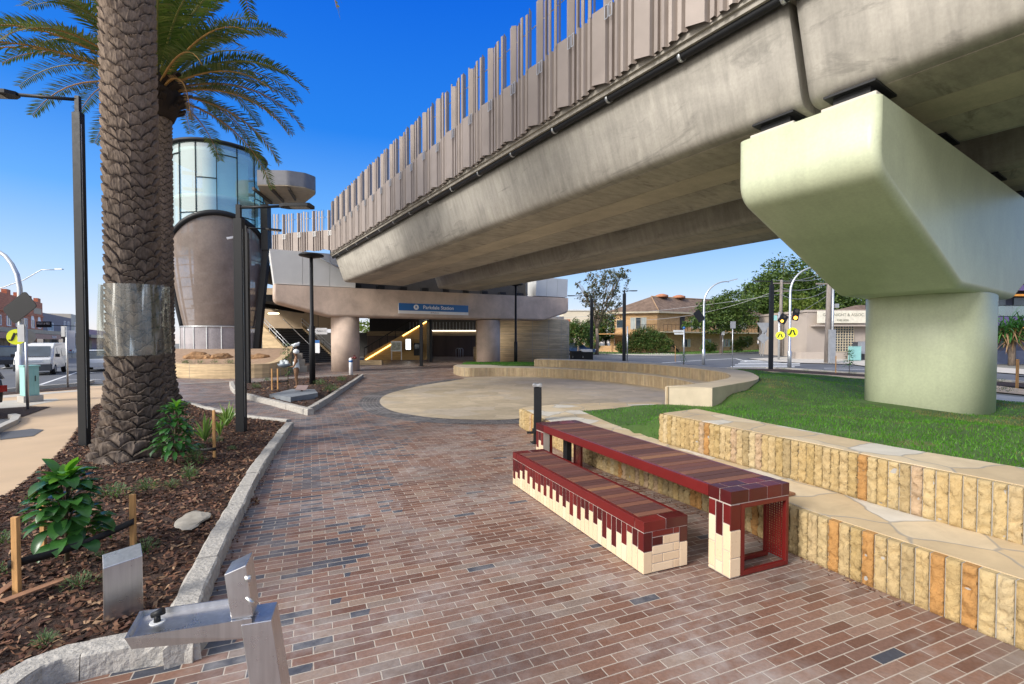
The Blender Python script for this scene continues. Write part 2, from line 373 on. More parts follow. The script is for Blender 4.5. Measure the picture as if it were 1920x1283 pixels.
m_pink = concrete_mat('beige_pink_painted_concrete', (.58, .45, .36), .15, stain=.04)
m_white = M('white_precast_panel', (.62, .63, .62), .6, 0, .05, 1.2)
m_black = M('black_powder_coat', (.012, .013, .015), .5, 0, .1, 3, spec=.3)
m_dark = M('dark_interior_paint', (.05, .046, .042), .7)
m_steel = M('galvanised_steel', (.55, .57, .58), .42, .8, .1, 8)
m_stain = M('brushed_stainless_steel', (.60, .595, .59), .30, .95, .10, 3, .05, 200, stretch=(14, 14, .6))
m_screen = M('mauve_brown_folded_metal', (.29, .245, .215), .5, .2, .07, 2)
m_shell = perf_mat('brown_perforated_shell', (.23, .18, .15), .16, .9, 8, 0)
m_wmesh = perf_mat('pale_perforated_fence_sheet', (.40, .37, .38), .2, .5, 12)
m_glass = glass_mat('pale_green_glass', (.66, .88, .85), .5)
m_gclear = glass_mat('balustrade_glass', (.8, .9, .9), .2)
m_win = M('window_glass', (.05, .07, .09), .08, 0, .3, 1.5, spec=.8)
m_red = M('glossy_red_steel', (.13, .008, .007), .36, 0, .08, 4, coat=.15)
m_rtile = M('glazed_oxblood_tile', None, .40, 0, .25, 6, cols=[(.085, .004, .005), (.12, .007, .006), (.07, .0035, .004), (.15, .010, .008)], coat=.12)
m_ctile = M('cream_tile', None, .3, 0, .06, 6, cols=[(.72, .55, .36), (.76, .60, .41), (.70, .53, .35)])
m_grout = M('grout', (.46, .40, .35), .9)
m_wood = M('hardwood_slats', None, .62, 0, .35, 14, .25, 60, stretch=(1, 12, 12), cols=[(.17, .062, .045), (.13, .05, .04), (.22, .09, .055), (.15, .06, .05), (.30, .14, .07), (.11, .043, .036), (.19, .08, .055)])
m_asph = M('asphalt', (.105, .11, .12), .85, 0, .12, 1.2, .4, 120, dirt=((.15, .15, .15), 3, .6))
m_line = M('white_road_paint', (.72, .72, .70), .6, 0, .08, 6, dirt=((.4, .4, .4), 9, .62))
m_foot = M('yellow_concrete_footpath', (.58, .42, .26), .75, 0, .09, 1.0, .2, 60, dirt=((.46, .32, .19), 2.2, .6))
m_pathc = M('pale_concrete_path', (.50, .46, .40), .8, 0, .1, 1.5, .2, 60)
m_kerbc = M('concrete_kerb', (.44, .42, .38), .85, 0, .1, 4, .3, 50)
m_gran = M('granite_kerb_stone', None, .8, 0, .35, 22, .9, 30, bd=.02, cols=[(.56, .51, .43), (.62, .56, .47), (.50, .47, .42), (.60, .52, .42)])
m_ground = M('far_ground', (.20, .19, .16), .95, 0, .2, .1)
m_lawn = M('lawn_soil', (.055, .11, .02), .95, 0, .3, 1.2, .6, 40, dirt=((.20, .15, .06), .9, .58))
m_verge = M('verge_grass', (.10, .16, .035), .95, 0, .25, .8, .6, 30, dirt=((.26, .20, .09), 1.5, .6))
m_mulch = M('dark_mulch', (.055, .030, .020), .95, 0, .4, 8, 1, 60, bd=.03)
m_chip = M('bark_chips', None, .85, 0, .3, 20, cols=[(.17, .075, .04), (.10, .046, .03), (.22, .11, .06), (.06, .03, .02), (.19, .09, .048), (.34, .21, .12), (.08, .04, .026), (.13, .055, .032)])
m_soil = M('sandy_soil', (.33, .22, .14), .95, 0, .2, 4, .6, 30)
m_rock = M('brown_boulder', (.30, .17, .08), .9, 0, .35, 3, .8, 10, bd=.05)
m_cab = M('turquoise_cabinet_paint', (.30, .58, .55), .5, 0, .05)
m_stake = M('pine_stake', (.52, .28, .10), .75, 0, .25, 10, .3, 30, stretch=(4, 4, .5))
m_strap = M('black_strap', (.012, .012, .012), .7)
m_earth = earth_mat('rammed_earth')
m_earthd = earth_mat('rammed_earth_lower', (.42, .30, .17))
# ---------------------------------------------------------------- ground, roads, paving
def Gl(pts, z=None): return [G(x, y, z) for x, y in pts]
sheet('ground', [(-400, -60), (400, -60), (400, 600), (-400, 600)], m_ground, -.03)
LF = [(.19, 11.25), (.75, 9.2), (1.3, 7.67), (2.28, 5.6), (2.65, 4.5), (3.07, 3.57), (3.29, 3.12), (3.6, 2.4), (3.9, 1.6), (4.15, .8)]
UF = [(2.3, 7.45), (3.0, 5.78), (3.27, 5.17), (3.54, 4.43), (3.9, 3.66), (4.2, 2.9), (4.55, 1.8), (4.75, .9)]
UB = [(3.07, 7.95), (3.5, 6.5), (4.05, 5.05), (4.5, 4.23), (4.85, 3.3), (5.2, 2.2), (5.4, 1.0)]
plaza = Gl([(-1500, 3500), (60, 1300), (250, 1222), (350, 1180), (368, 1130), (430, 960), (500, 850), (545, 800), (440, 778), (330, 752), (200, 735), (250, 704)]) + [Vector(p) for p in
    ((-24, 30, 0), (-24, 37, 0), (-14, 58, 0), (6, 58, 0), (14, 37.9, 0), (13, 31, 0), (9, 24, 0), (7.5, 16, 0), (6, 9, 0), (6, 0, 0), (6, -6, 0), (-3, -6, 0))]
m_plazaz = lambda x, y: 0
sheet('plaza_paving', plaza, m_pave, 0.004, zf=lambda x, y: max(0, y - 38) * .012)
# round stone floor with slate brick border
fl = [(712, 752), (715, 760), (735, 771), (772, 779), (830, 785.5), (900, 788), (960, 787), (1010, 783)]
ARC = Gl(fl) ; backp = [Vector(p) for p in ((3.2, 12.9, 0), (5.2, 14.6, 0), (6.9, 17.5, 0), (7.4, 20.4, 0), (6.6, 23.2, 0), (4.5, 25.6, 0), (1.5, 27.4, 0), (-1.2, 27.6, 0), (-2.8, 26.6, 0))]
front2 = Gl([(870, 711), (800, 722), (745, 734), (720, 743)])
circ = resample(ARC + backp + front2 + [ARC[0]], .3)
sheet('circular_stone_floor', [(p.x, p.y) for p in circ[:-1]], m_stonefloor, 0.012)
def band(name, path, w, mat, off, uvscale=1, kind='structure'):
    a = path; b = offs(path, w); mb = MB(); uv = []; s = 0
    for i, (p, q) in enumerate(zip(a, b)):
        if i: s += (p - a[i - 1]).length
        mb.v += [(p.x, p.y, off), (q.x, q.y, off)]; uv += [(s, 0), (s, w)]
        if i: k = 2 * i; mb.f.append((k - 2, k, k + 1, k - 1)); mb.sm.append(False)
    o = mb.build(name, mat, uvs=uv)
    o['kind'] = kind; return o
ringpath = [p for p in circ if p.y < 27.9 and not (p.x > 2.2 and p.y < 26.5)]
i0 = max(range(len(circ)), key=lambda i: 0)
seg = resample(Gl([(870, 711), (800, 722), (745, 734), (720, 743)]) + ARC, .25)
band('slate_brick_border', seg, -.66, m_ringb, .008)
# pale strip across the plaza at the garden
band('concrete_strip', resample(Gl([(262, 728), (328, 722), (420, 717), (520, 711), (640, 704), (800, 698)]), 1.0), .25, m_kerbc, .016)
# left footpath, street and verges
sheet('footpath', Gl([(-900, 1500), (-60, 985), (0, 946), (44, 917), (114, 857), (152, 800), (180, 765), (262, 728), (250, 722), (152, 725), (-40, 742), (-500, 770)]), m_foot, .006)
sheet('street', [(-19.8, 22.6), (-20.6, 18.9), (-27, 16), (-60, 0), (-95, 40), (-70, 85), (-70, 160), (-40, 160), (-24, 60), (-18.5, 32), (-18.3, 25)], m_asph, .004)
sheet('parking_bay', Gl([(-200, 900), (0, 812), (40, 791), (20, 786), (-60, 786), (-600, 800)]), m_asph, .010)
sheet('footpath_patch', Gl([(0, 812), (60, 805), (82, 807), (62, 819), (0, 826)]), m_asph, .0145)
sheet('pale_path', Gl([(-40, 760), (10, 752), (105, 748), (112, 751), (30, 767), (-40, 772)]), m_pathc, .011)
sheet('pale_path', Gl([(-40, 745), (150, 732), (152, 734), (-20, 749)]), m_pathc, .011)
def gband(name, px, w, h, mat, label=None):
    pts = resample(Gl(px), 1.0); q = offs(pts, w); mb = MB()
    for i in range(len(pts) - 1):
        a, b, c, d = pts[i], pts[i + 1], q[i + 1], q[i]
        mb.add([(v.x, v.y, gz(v.x, v.y) + (h if k > 3 else -.05)) for k, v in enumerate([a, b, c, d] * 2)], [(0, 1, 5, 4), (1, 2, 6, 5), (2, 3, 7, 6), (3, 0, 4, 7), (4, 5, 6, 7)])
    o = mb.build(name, mat); o['kind'] = 'structure'; return o
gband('kerb', [(-80, 742), (6, 735.6), (80, 729), (152, 723), (180, 717)], .18, .13, m_kerbc)
gband('kerb', [(-40, 836), (0, 812), (42, 790.5), (30, 784)], .15, .12, m_kerbc)
# painted street lines
def line(px, w, z=.009, mat=m_line, name='road_line'):
    a, b = G(*px[0]), G(*px[1]); d = (b - a).normalized(); n = Vector((-d.y, d.x, 0)) * w / 2
    return sheet(name, [a - n, b - n, b + n, a + n], mat, z)
line([(75, 722), (152, 696)], .14); line([(107, 713), (190, 712)], .12); line([(0, 692), (12, 688)], .12)
line([(145, 698), (175, 699)], .3); line([(310, 700), (330, 696)], .14)
# right side: street, crossing, paths
sheet('road', Gl([(960, 700), (1380, 692), (1470, 693), (1560, 699), (1640, 704), (1868, 716), (1920, 720), (2150, 748), (2150, 722), (1920, 704), (1868, 700), (1640, 690), (1590, 684), (1500, 682), (1440, 679), (1400, 673), (1490, 669), (1540, 663), (1530, 658), (1420, 662.5), (1330, 665.5), (1250, 667), (1100, 665), (960, 665)]), m_asph, .004)
sheet('footpath', Gl([(1404, 673.5), (1490, 669.5), (1560, 672), (1640, 676), (1868, 690), (2150, 710), (2150, 721.5), (1920, 703.5), (1868, 699.5), (1640, 689.5), (1590, 683.5), (1500, 681.5), (1442, 678.5)]), m_pathc, .05)
sheet('verge', Gl([(960, 664.6), (1100, 664.6), (1250, 666.6), (1330, 665), (1420, 662), (1530, 657.6), (1530, 655), (960, 655)]), m_verge, .05)
sheet('footpath', Gl([(960, 661.2), (1150, 662), (1240, 665.6), (1270, 665.9), (1240, 661), (960, 659.4)]), m_pathc, .06)
sheet('garden_strip', Gl([(1380, 692), (1470, 693), (1560, 699), (1640, 704), (1868, 716), (1920, 720), (2150, 748), (2150, 760), (1920, 728), (1868, 724), (1630, 708), (1440, 697)]), m_mulch, .03)
sheet('footpath', Gl([(1360, 691), (1440, 697), (1630, 708), (1868, 724), (2150, 760), (2150, 775), (1920, 741), (1868, 736), (1630, 717), (1470, 702), (1380, 696)]), m_foot, .02)
sheet('cycle_path', Gl([(1700, 728), (1868, 741), (1920, 746), (2150, 780), (2150, 800), (1920, 762), (1868, 758), (1700, 742)]), m_pathc, .012)
line([(1850, 747.5), (1960, 758)], .1, .018)
gband('kerb', [(960, 700), (1380, 691.5), (1470, 692.5), (1560, 698.5), (1640, 703.5), (1868, 715.5), (1920, 719.5), (2150, 747)], -.16, .12, m_kerbc)
gband('kerb', [(960, 664.8), (1100, 664.8), (1250, 666.8), (1330, 665.2), (1420, 662.2), (1530, 657.8)], -.2, .12, m_kerbc)
for k, (yy, x0, x1) in enumerate(((676.5, 1392, 1470), (679, 1388, 1500), (681.8, 1384, 1500), (684.8, 1378, 1500), (688, 1370, 1490))):
    a = Gl([(x0, yy + .55), (x1, yy + .75), (x1, yy - .4), (x0, yy - .6)]); sheet('crossing_stripe', a, m_line, .009)
line([(1380, 672.5), (1300, 676.5)], .25, .009); line([(1240, 681), (1300, 676.8)], .2, .009); line([(1380, 673), (1400, 678)], .2, .009)
line([(1545, 692), (1640, 694)], .3, .009); line([(1545, 690), (1640, 691.3)], .15, .009)
line([(1120, 669), (1240, 671)], .12, .009)

# ---------------------------------------------------------------- lawn
LC = [(1.52, 10.9, .44), (2.3, 7.5, .45), (1.9, 9.3, .44), (3.1, 7.95, .80), (3.5, 6.5, .84), (4.05, 5.05, .86), (4.5, 4.23, .86), (5.2, 2.2, .86), (5.4, 1, .86), (4.3, 11.4, .50), (5.5, 12.4, .72), (7.0, 13.7, .86), (8.3, 15.6, .90), (8.9, 19, .88),
      (8.3, 11.2, .60), (8.2, 9.6, .57), (9.2, 8.9, .52), (10.2, 10.2, .45), (9.5, 12, .55), (15.5, 15, .05), (17.9, 24, .05), (17.3, 31, .05), (10, 28, .05), (14, 4, .1), (18, 9, .05), (6.5, 6.5, .78), (7, 9, .68), (8, 4, .6), (11, 13, .4), (12, 18, .55), (12, 24, .4)]
LCn = np.array(LC)
TPOLY = LF + [(5.1, .8), (4.4, 3.3), (3.6, 5.2), (3.1, 6.4), (2.44, 7.62), (2.33, 7.5), (1.87, 9.1), (1.53, 10.85), (2.6, 11.27), (3.75, 11.5), (3.75, 12.3), (.25, 11.4)]
def zl(x, y):
    if inpoly(x, y, TPOLY) or inpoly(x, y, UF + UB[::-1]): return .36
    d = (LCn[:, 0] - x) ** 2 + (LCn[:, 1] - y) ** 2 + .02; k = 1 / d ** 1.6; return float((k * LCn[:, 2]).sum() / k.sum())
LP = [(1.3, 10.95), (1.6, 9.1), (2.1, 7.0), (3.3, 7.0), (3.9, 5.0), (4.4, 4.0), (4.8, 3.0), (5.1, 1.0), (14, 1), (18.5, 8), (16, 15.1), (18.3, 24.3), (17.6, 31), (9.5, 30.5), (7.2, 26), (8.4, 20), (7.9, 16), (6.9, 13.6), (4.5, 12.2), (4.2, 11.8), (3.2, 11.6)]
def patch(poly, step, zf, mat, name, kind='structure', uvd=False):
    xs = [p[0] for p in poly]; ys = [p[1] for p in poly]; nx = int((max(xs) - min(xs)) / step) + 2; ny = int((max(ys) - min(ys)) / step) + 2
    idx = {}; vs = []; fs = []
    def vid(i, j):
        if (i, j) not in idx:
            x = min(xs) + i * step; y = min(ys) + j * step; idx[(i, j)] = len(vs); vs.append((x, y, zf(x, y)))
        return idx[(i, j)]
    for i in range(nx):
        for j in range(ny):
            if inpoly(min(xs) + (i + .5) * step, min(ys) + (j + .5) * step, poly): fs.append((vid(i, j), vid(i + 1, j), vid(i + 1, j + 1), vid(i, j + 1)))
    mb = MB(); mb.add(vs, fs, True); o = mb.build(name, mat); o['kind'] = kind; return o
patch(LP, .12, zl, m_lawn, 'lawn')
def blades(name, pts, h, w, mat, lean=.5, seed=1):
    rg = np.random.default_rng(seed); p = np.array(pts, float); n = len(p); a = rg.uniform(0, 6.283, n); hh = h * rg.uniform(.5, 1.2, n); ww = w * rg.uniform(.7, 1.3, n)
    dx, dy = np.cos(a) * ww / 2, np.sin(a) * ww / 2; la = rg.uniform(0, 6.283, n); ll = hh * lean * rg.uniform(0, 1, n)
    v = np.zeros((n, 3, 3)); v[:, 0] = p + np.stack([dx, dy, 0 * dx], 1); v[:, 1] = p - np.stack([dx, dy, 0 * dx], 1); v[:, 2] = p + np.stack([np.cos(la) * ll, np.sin(la) * ll, hh], 1)
    me = bpy.data.meshes.new(name); me.vertices.add(3 * n); me.vertices.foreach_set('co', v.ravel()); me.loops.add(3 * n); me.loops.foreach_set('vertex_index', np.arange(3 * n)); me.polygons.add(n)
    me.polygons.foreach_set('loop_start', np.arange(0, 3 * n, 3)); me.update(calc_edges=True); me.materials.append(mat)
    o = bpy.data.objects.new(name, me); COL.objects.link(o); o['kind'] = 'stuff'; return o
m_blade = leaf_mat('grass_blades', [(.06, .19, .012), (.09, .27, .02), (.05, .15, .012), (.13, .30, .03)], .5, .3)
m_bladed = leaf_mat('dry_grass_blades', [(.22, .19, .07), (.15, .17, .05), (.26, .21, .10)], .6, .3)
random.seed(5); gp = []; gd = []
gr_poly = [(1.56, 10.85), (2.38, 7.5), (3.0, 7.97), (3.45, 6.7), (4.12, 5.1), (4.62, 4.2), (5.0, 3.2), (5.3, 2), (10, 3), (18.3, 9), (15.95, 15.2), (18.1, 24), (17.3, 30), (9, 28), (8.5, 22), (8.6, 17.5), (7.9, 15.4), (6.9, 13.5), (4.7, 11.7), (3.6, 11.3)]
def drypatch(x, y):
    for a_, b_, r_ in ((7.7, 14.3, .9), (8.2, 9.3, .7), (10.4, 9.3, 1.1), (5.2, 12.2, .5), (9.6, 8.3, .9), (12.2, 9.4, 1.3), (7.2, 12.9, .5)):
        if math.hypot(x - a_, (y - b_) * 1.3) < r_ * (.75 + .5 * noise.noise(Vector((x * 2.2, y * 2.2, 9)))): return True
    v = noise.noise(Vector((x * .55, y * .55, 3.1))) + .5 * noise.noise(Vector((x * 2, y * 2, 1)))
    ex = max(0, 1 - abs((x - 8.7) + (y - 9.0) * .3) / 2.2) * max(0, 1 - abs(y - 8.6) / 1.1) * .55 + max(0, 1 - math.hypot(x - 7.5, y - 14.2) / 1.3) * .5 + max(0, 1 - math.hypot(x - 11.5, y - 8.8) / 2.5) * .5 + max(0, 1 - math.hypot(x - 5.6, y - 12.0) / .9) * .4
    return v * .5 + ex > .24
tries = 0
while len(gp) < 95000 and tries < 900000:
    tries += 1; r = random.random(); y = 3 + 27 * r ** 1.9; x = random.uniform(1.5, 18.3)
    if not inpoly(x, y, gr_poly) or ((x - 9.02) ** 2 + (y - 10.76) ** 2) < 1.0: continue
    (gd if (drypatch(x, y) and random.random() < .85) else gp).append((x, y, zl(x, y) - .005))
blades('lawn_grass', gp, .045, .012, m_blade, .8, 2); blades('dry_lawn_grass', gd, .040, .014, m_bladed, 1.2, 3)
gp = []
for k in range(9000):
    x = random.uniform(12, 60); y = random.uniform(55, 76)
    if inpoly(x, y, [(p.x, p.y) for p in Gl([(1100, 664.6), (1250, 666.6), (1330, 665), (1420, 662), (1530, 657.6), (1530, 655), (1100, 655)])]): gp.append((x, y, gz(x, y) + .04))
blades('verge_grass', gp, .12, .08, m_blade, .8, 4)

# ---------------------------------------------------------------- sandstone terraces and curved seating
def blockwall(mb, path, z0, z1, bw, amp, depth=.10, gap=.010, ny=6):
    """row of split-faced upright blocks along a path; wall body lies to the left, the face looks right"""
    pts = resample(path, bw)
    for i in range(len(pts) - 1):
        a, b = pts[i], pts[i + 1]; t = (b - a); L = t.length; t = t / L; n = Vector((t.y, -t.x, 0)); z0v = z0(a.x, a.y) if callable(z0) else z0
        a2 = a + t * gap / 2; b2 = b - t * gap / 2; ph = random.uniform(0, 99); vs = []; nx = 6 if amp > .01 else 3; tip = random.uniform(-.004, .004)
        for j in range(ny + 1):
            z = z0v + (z1 - z0v) * j / ny
            for k in range(nx + 1):
                p = a2.lerp(b2, k / nx); e = 1 if (0 < k < nx and 0 < j < ny) else 0
                q_ = Vector((p.x, p.y, z)) * 17 + Vector((ph, 0, ph)); d = amp * e * (1.05 - 2.1 * abs(noise.noise(q_)) + .35 * noise.noise(q_ * 2.7)) + tip
                vs.append(p + n * d + ZA * z)
        vs += [a2 - n * depth + ZA * z0v, b2 - n * depth + ZA * z0v, b2 - n * depth + ZA * z1, a2 - n * depth + ZA * z1]
        w_ = nx + 1; fs = [(j * w_ + k, j * w_ + k + 1, (j + 1) * w_ + k + 1, (j + 1) * w_ + k) for j in range(ny) for k in range(nx)]
        q = (ny + 1) * w_; top = ny * w_
        fs += [tuple([top + k for k in range(w_)]) + (q + 2, q + 3), tuple(j * w_ for j in range(ny, -1, -1)) + (q, q + 3), tuple(j * w_ + nx for j in range(ny + 1)) + (q + 2, q + 1)]
        mb.add(vs, fs[:nx * ny], amp > .01); mb.f += [tuple(i_ + len(mb.v) - len(vs) for i_ in f) for f in fs[nx * ny:]]; mb.sm += [False] * (len(fs) - nx * ny)
def terrace(name, label, front, back_poly, z0, z1, bw, amp, mat, topmat, loc, ends=None):
    t = thing(name, label, 'seating wall', loc)
    mb = MB(); blockwall(mb, front, z0, z1, bw, amp, ny=18 if amp > .01 else 2)
    for e in ends or []: blockwall(mb, e, z0, z1, bw, amp, ny=18 if amp > .01 else 2)
    mb.build('block_facing', mat, t)
    fr = [p for p in resample(front, .25)]; inn = offs(fr, .012)
    MB().prism([(p.x, p.y) for p in inn] + back_poly, z0 if not callable(z0) else (lambda x, y: z0(x, y)), z1 - .004).build('mortar_bed', m_mort, t)
    inn = offs(fr, .06)
    MB().prism([(p.x, p.y) for p in inn] + back_poly, z1 - .003, z1 + .006).build('paved_top', topmat, t)
    return t
random.seed(11)
# lower terrace: runs on to the left end and links to the curved seating
lback = [(5.1, .8), (4.9, 1.8), (4.4, 3.3), (4.2, 4.0), (3.6, 5.2), (3.1, 6.4), (2.46, 7.62), (2.36, 7.5), (1.9, 9.1), (1.56, 10.85), (2.6, 11.3), (3.75, 11.55), (3.75, 12.3), (2.4, 12.25), (1.2, 12.0), (.25, 11.4)]
terrace('lower_terrace_wall', 'long low terrace seat of split golden sandstone blocks with crazy paved top, nearest the red table', LF[::-1][::-1], lback, 0.0, .44, .092, .036, m_block, m_crazy, (2.4, 5.6, 0), ends=None)
uend = [(3.07, 7.95), (2.3, 7.45)]
terrace('upper_terrace_wall', 'upper terrace seat of split golden sandstone blocks with crazy paved top, backed by the lawn', UF, UB[::-1], .447, .885, .092, .038, m_block, m_crazy, (3.5, 5.0, .447), ends=[uend])
# timber pad let into the terrace behind the table
tp = thing('timber_seat_pad', 'small dark timber slat pad on the lower terrace top behind the red table end', 'seat pad', (2.62, 5.0, .45))
mb = MB(); a = P(1470, 920, 4.99)
m_ = frame((2.62, 4.86, .452), (.92, .39, 0))
for k in range(4): mb.box((0, k * .075 - .1, .012), (.42, .068, .024))
mb.xf(m_); mb.build('slats', m_wood, tp)
# curved seating: inner edges measured at their own heights
IN2 = [(1.35, 29.3), (3.4, 27.6), (5.4, 25.0), (6.6, 22.6), (7.25, 19.6), (7.35, 16.9), (6.6, 14.6), (5.4, 13.0), (4.4, 12.0), (3.68, 11.55)]
OUT2 = [(4.62, 11.05), (5.6, 12.05), (6.9, 13.5), (7.8, 15.3), (8.5, 17.6), (8.5, 20), (7.9, 23.2), (6.6, 26.0), (4.4, 28.8), (1.9, 30.5)]
IN1 = [(-2.85, 29.5), (-2.75, 27.7), (-.8, 27.9), (1.5, 27.3), (3.2, 26.1), (4.7, 24.3), (5.7, 22.6), (6.3, 21.0), (6.6, 19), (6.5, 17), (6.0, 15.2)]
t = thing('curved_seating', 'two tiered curved sandstone amphitheatre seat around the stone circle', 'seating wall', (6, 20, 0))
mb = MB(); blockwall(mb, IN2[::-1][::-1], .5, .93, .11, .004, ny=2)
mb.build('upper_tier_facing', m_blockd, t)
f2 = offs(resample(IN2, .4), .06)
o2 = resample(OUT2, .4)
MB().prism([(p.x, p.y) for p in offs(f2, -.035)] + [(p.x, p.y) for p in o2], 0, .925).build('upper_tier_body', m_cop, t)
MB().prism([(p.x, p.y) for p in f2] + [(p.x, p.y) for p in o2], .926, .945).build('upper_tier_top', m_cop, t)
mb = MB(); blockwall(mb, [(-3.7, 30.3)] + IN1[1:], 0, .5, .11, .006, ny=3)
mb.build('lower_tier_facing', m_blockd, t)
f1 = offs(resample([(-3.7, 30.3)] + IN1[1:], .4), .06); b1 = [(p.x, p.y) for p in offs(resample(IN2, .4), .03)][::-1]
lowp = [(p.x, p.y) for p in f1] + [(6.6, 14.6)] + [q for q in b1 if q[1] > 14.8] + [(-.5, 29.6), (-1.4, 31.2), (-3.6, 31.6)]
MB().prism(lowp, 0, .515).build('lower_tier_body', m_cop, t)
e = thing('planting_edge', 'thin curved turf patch at the foot of the far pier column beside the seating', 'turf patch', (-1, 32, .5))
MB().prism([(-3.4, 31.8), (-1.5, 31.3), (0, 30.2), (1.3, 30.4), (2.2, 31.5), (2.4, 34.5), (-1, 36), (-3.4, 35)], 0, .53).build('turf', m_lawn, e)
gp = [(random.uniform(-3.3, 2.2), random.uniform(30.3, 35), .52) for k in range(5000)]
gp = [g for g in gp if inpoly(g[0], g[1], [(-3.3, 31.8), (-1.5, 31.4), (0, 30.3), (1.3, 30.5), (2.2, 31.5), (2.4, 34.5), (-1, 36), (-3.4, 35)])]
blades('turf_grass', gp, .08, .03, m_blade, .8, 9)
# ---------------------------------------------------------------- railway viaduct
def round_poly(pts, rad, n=4):
    out = []; k = len(pts)
    for i in range(k):
        p = Vector(pts[i]); r = rad[i] if hasattr(rad, '__len__') else rad
        if r <= 0: out.append(tuple(p)); continue
        a = (Vector(pts[i - 1]) - p).normalized(); b = (Vector(pts[(i + 1) % k]) - p).normalized(); ang = a.angle(b); d = r / math.tan(ang / 2)
        p0 = p + a * d; p1 = p + b * d
        for j in range(n + 1):
            s = j / n; out.append(tuple(p0 * (1 - s) ** 2 + p * 2 * s * (1 - s) + p1 * s * s))
    return out
def extr(mb, sec, s0, s1, sm=False):   # section list of (c,z) swept along U
    return mb.loft([[UV(s0, c, z) for c, z in sec], [UV(s1, c, z) for c, z in sec]], True, True, sm)
ZS, ZT = 5.9, 7.45
S_J = UV(0, 0).dot(U)
sj = (P(1502, 120, 1.0))          # joint between spans, on the near girder side
a_ = ray(1502, 190)[0]; dj = 8.35 / (.828 * a_ + .561); SJ = Vector((a_ * dj, dj, 0)).dot(U)
SE = Vector((-11.1, 31.2, 0)).dot(U)
br = thing('railway_viaduct', 'long concrete railway viaduct of trough girders crossing overhead from the station to the right edge', 'bridge', UV(10, 13, 5.9))
secA = round_poly([(8.5, ZS), (12.7, ZS), (13.2, ZT), (7.95, ZT)], [.28, .28, 0, 0], 6)
secB = round_poly([(15.2, ZS), (18.7, ZS), (19.3, ZT), (14.7, ZT)], [.28, .28, 0, 0], 6)
for sec in (secA, secB):
    for s0, s1 in ((SJ + .06, SE), (-26, SJ - .06)):
        mb = MB(); n = len(sec)
        e = [[UV(s, 10.6 + (c - 10.6) * k if sec is secA else 17 + (c - 17) * k, z if z > 7.4 else ZS + (z - ZS) * k + (1 - k) * .1) for c, z in sec] for s, k in ((s0, .985), (s0 + .12, 1), (s1 - .12, 1), (s1, .985))]
        mb.loft(e, True, True, True); g = mb.build('girder', m_conc, br)
# soffit strips (smooth form panel and shallow downstands)
for c0, c1, sm_ in ((8.80, 9.93, m_soff), (9.95, 10.95, m_soffp), (10.97, 12.4, m_soff), (15.5, 16.38, m_soff), (16.4, 17.1, m_soffp), (17.12, 18.4, m_soff)):
    for s0, s1 in ((SJ + .2, SE - .1), (-26, SJ - .2)): MB().loft([[UV(s, c, z) for c, z in ((c0, ZS + .02), (c1, ZS + .02), (c1, ZS - .012), (c0, ZS - .012))] for s in (s0, s1)], True, True, False).build('soffit_panel', sm_, br)
mb = MB(); extr(mb, [(7.72, ZT + .005), (20.3, ZT + .005), (20.3, ZT + .3), (7.72, ZT + .3)], -26, SE); mb.build('deck_slab', m_conc, br)
mb = MB(); extr(mb, [(7.66, ZT + .1), (7.85, ZT + .1), (7.85, ZT + 1.1), (7.66, ZT + 1.1)], -26, SE); mb.build('parapet', m_conc, br)
mb = MB(); extr(mb, [(20.2, ZT + .1), (20.4, ZT + .1), (20.4, ZT + 1.1), (20.2, ZT + 1.1)], -26, SE); mb.build('parapet', m_conc, br)
pp = MB().tube([UV(SE, 7.86, ZT - .02), UV(-24, 7.86, ZT - .02)], .085, 10).build('drain_pipe', m_black, br)
for k in range(22):
    s = SE - 1.5 - k * 1.9
    if s > -4: MB().tube([UV(s - .03, 7.86, ZT - .02), UV(s + .03, 7.86, ZT - .02)], .1, 10).box(UV(s, 7.93, ZT + .0), (.03, .12, .16), BANG).build('pipe_clamp', m_steel, pp)
# near pier
pier = thing('bridge_pier', 'pale green painted concrete hammerhead pier standing in the lawn under the viaduct', 'bridge pier', (9.02, 10.76, .4))
CE = 8.2; sc0 = Vector((4.63, 7.79, 0)).dot(U); HW = 1.06; CC = 14.4
prof = round_poly([(CE, 5.56), (CE, 4.50), (12.25, 3.03), (16.5, 3.03), (20.5, 4.50), (20.5, 5.56)], [0, .5, .5, .5, .5, 0], 7)
def capmesh(prof, sc, hw, r, cfun=None):
    mb = MB(); rings = []; n = 6
    steps = [(-hw, -r)] + []
    cx = sum(p[0] for p in prof) / len(prof)
    offsets = [(-hw + r * (1 - math.cos(t)), r * (1 - math.sin(t))) for t in [math.pi / 2 * k / n for k in range(n + 1)]]
    offsets = offsets + [(-a, b) for a, b in offsets[::-1]]
    def inset(d):
        k = len(prof); out = []
        for i, (c, z) in enumerate(prof):
            a = Vector(prof[i - 1]); b = Vector(prof[(i + 1) % k]); t = (b - a).normalized(); nrm = Vector((-t.y, t.x))
            q = Vector((c, z)) + nrm * d; zz = z if i in (0, k - 1) else q.y
            cc = q.x if i not in (0, k - 1) else (c + d if i == 0 else c - d)
            out.append((cc, zz))
        return out
    rg = [[UV(sc + o, c, z) for c, z in inset(d)] for o, d in offsets]
    mb.loft(rg, True, True, True); return mb
capmesh(prof, sc0, HW, .14).build('pier_cap', m_green, pier)
ax = UV(sc0, CC, 0)
def stad(z, ru, rv, p=2.6, n=48):
    out = []
    for k in range(n):
        t = 2 * math.pi * k / n; c, s = math.cos(t), math.sin(t)
        out.append(ax + U * (ru * math.copysign(abs(c) ** (2 / p), c)) + V * (rv * math.copysign(abs(s) ** (2 / p), s)) + ZA * z)
    return out
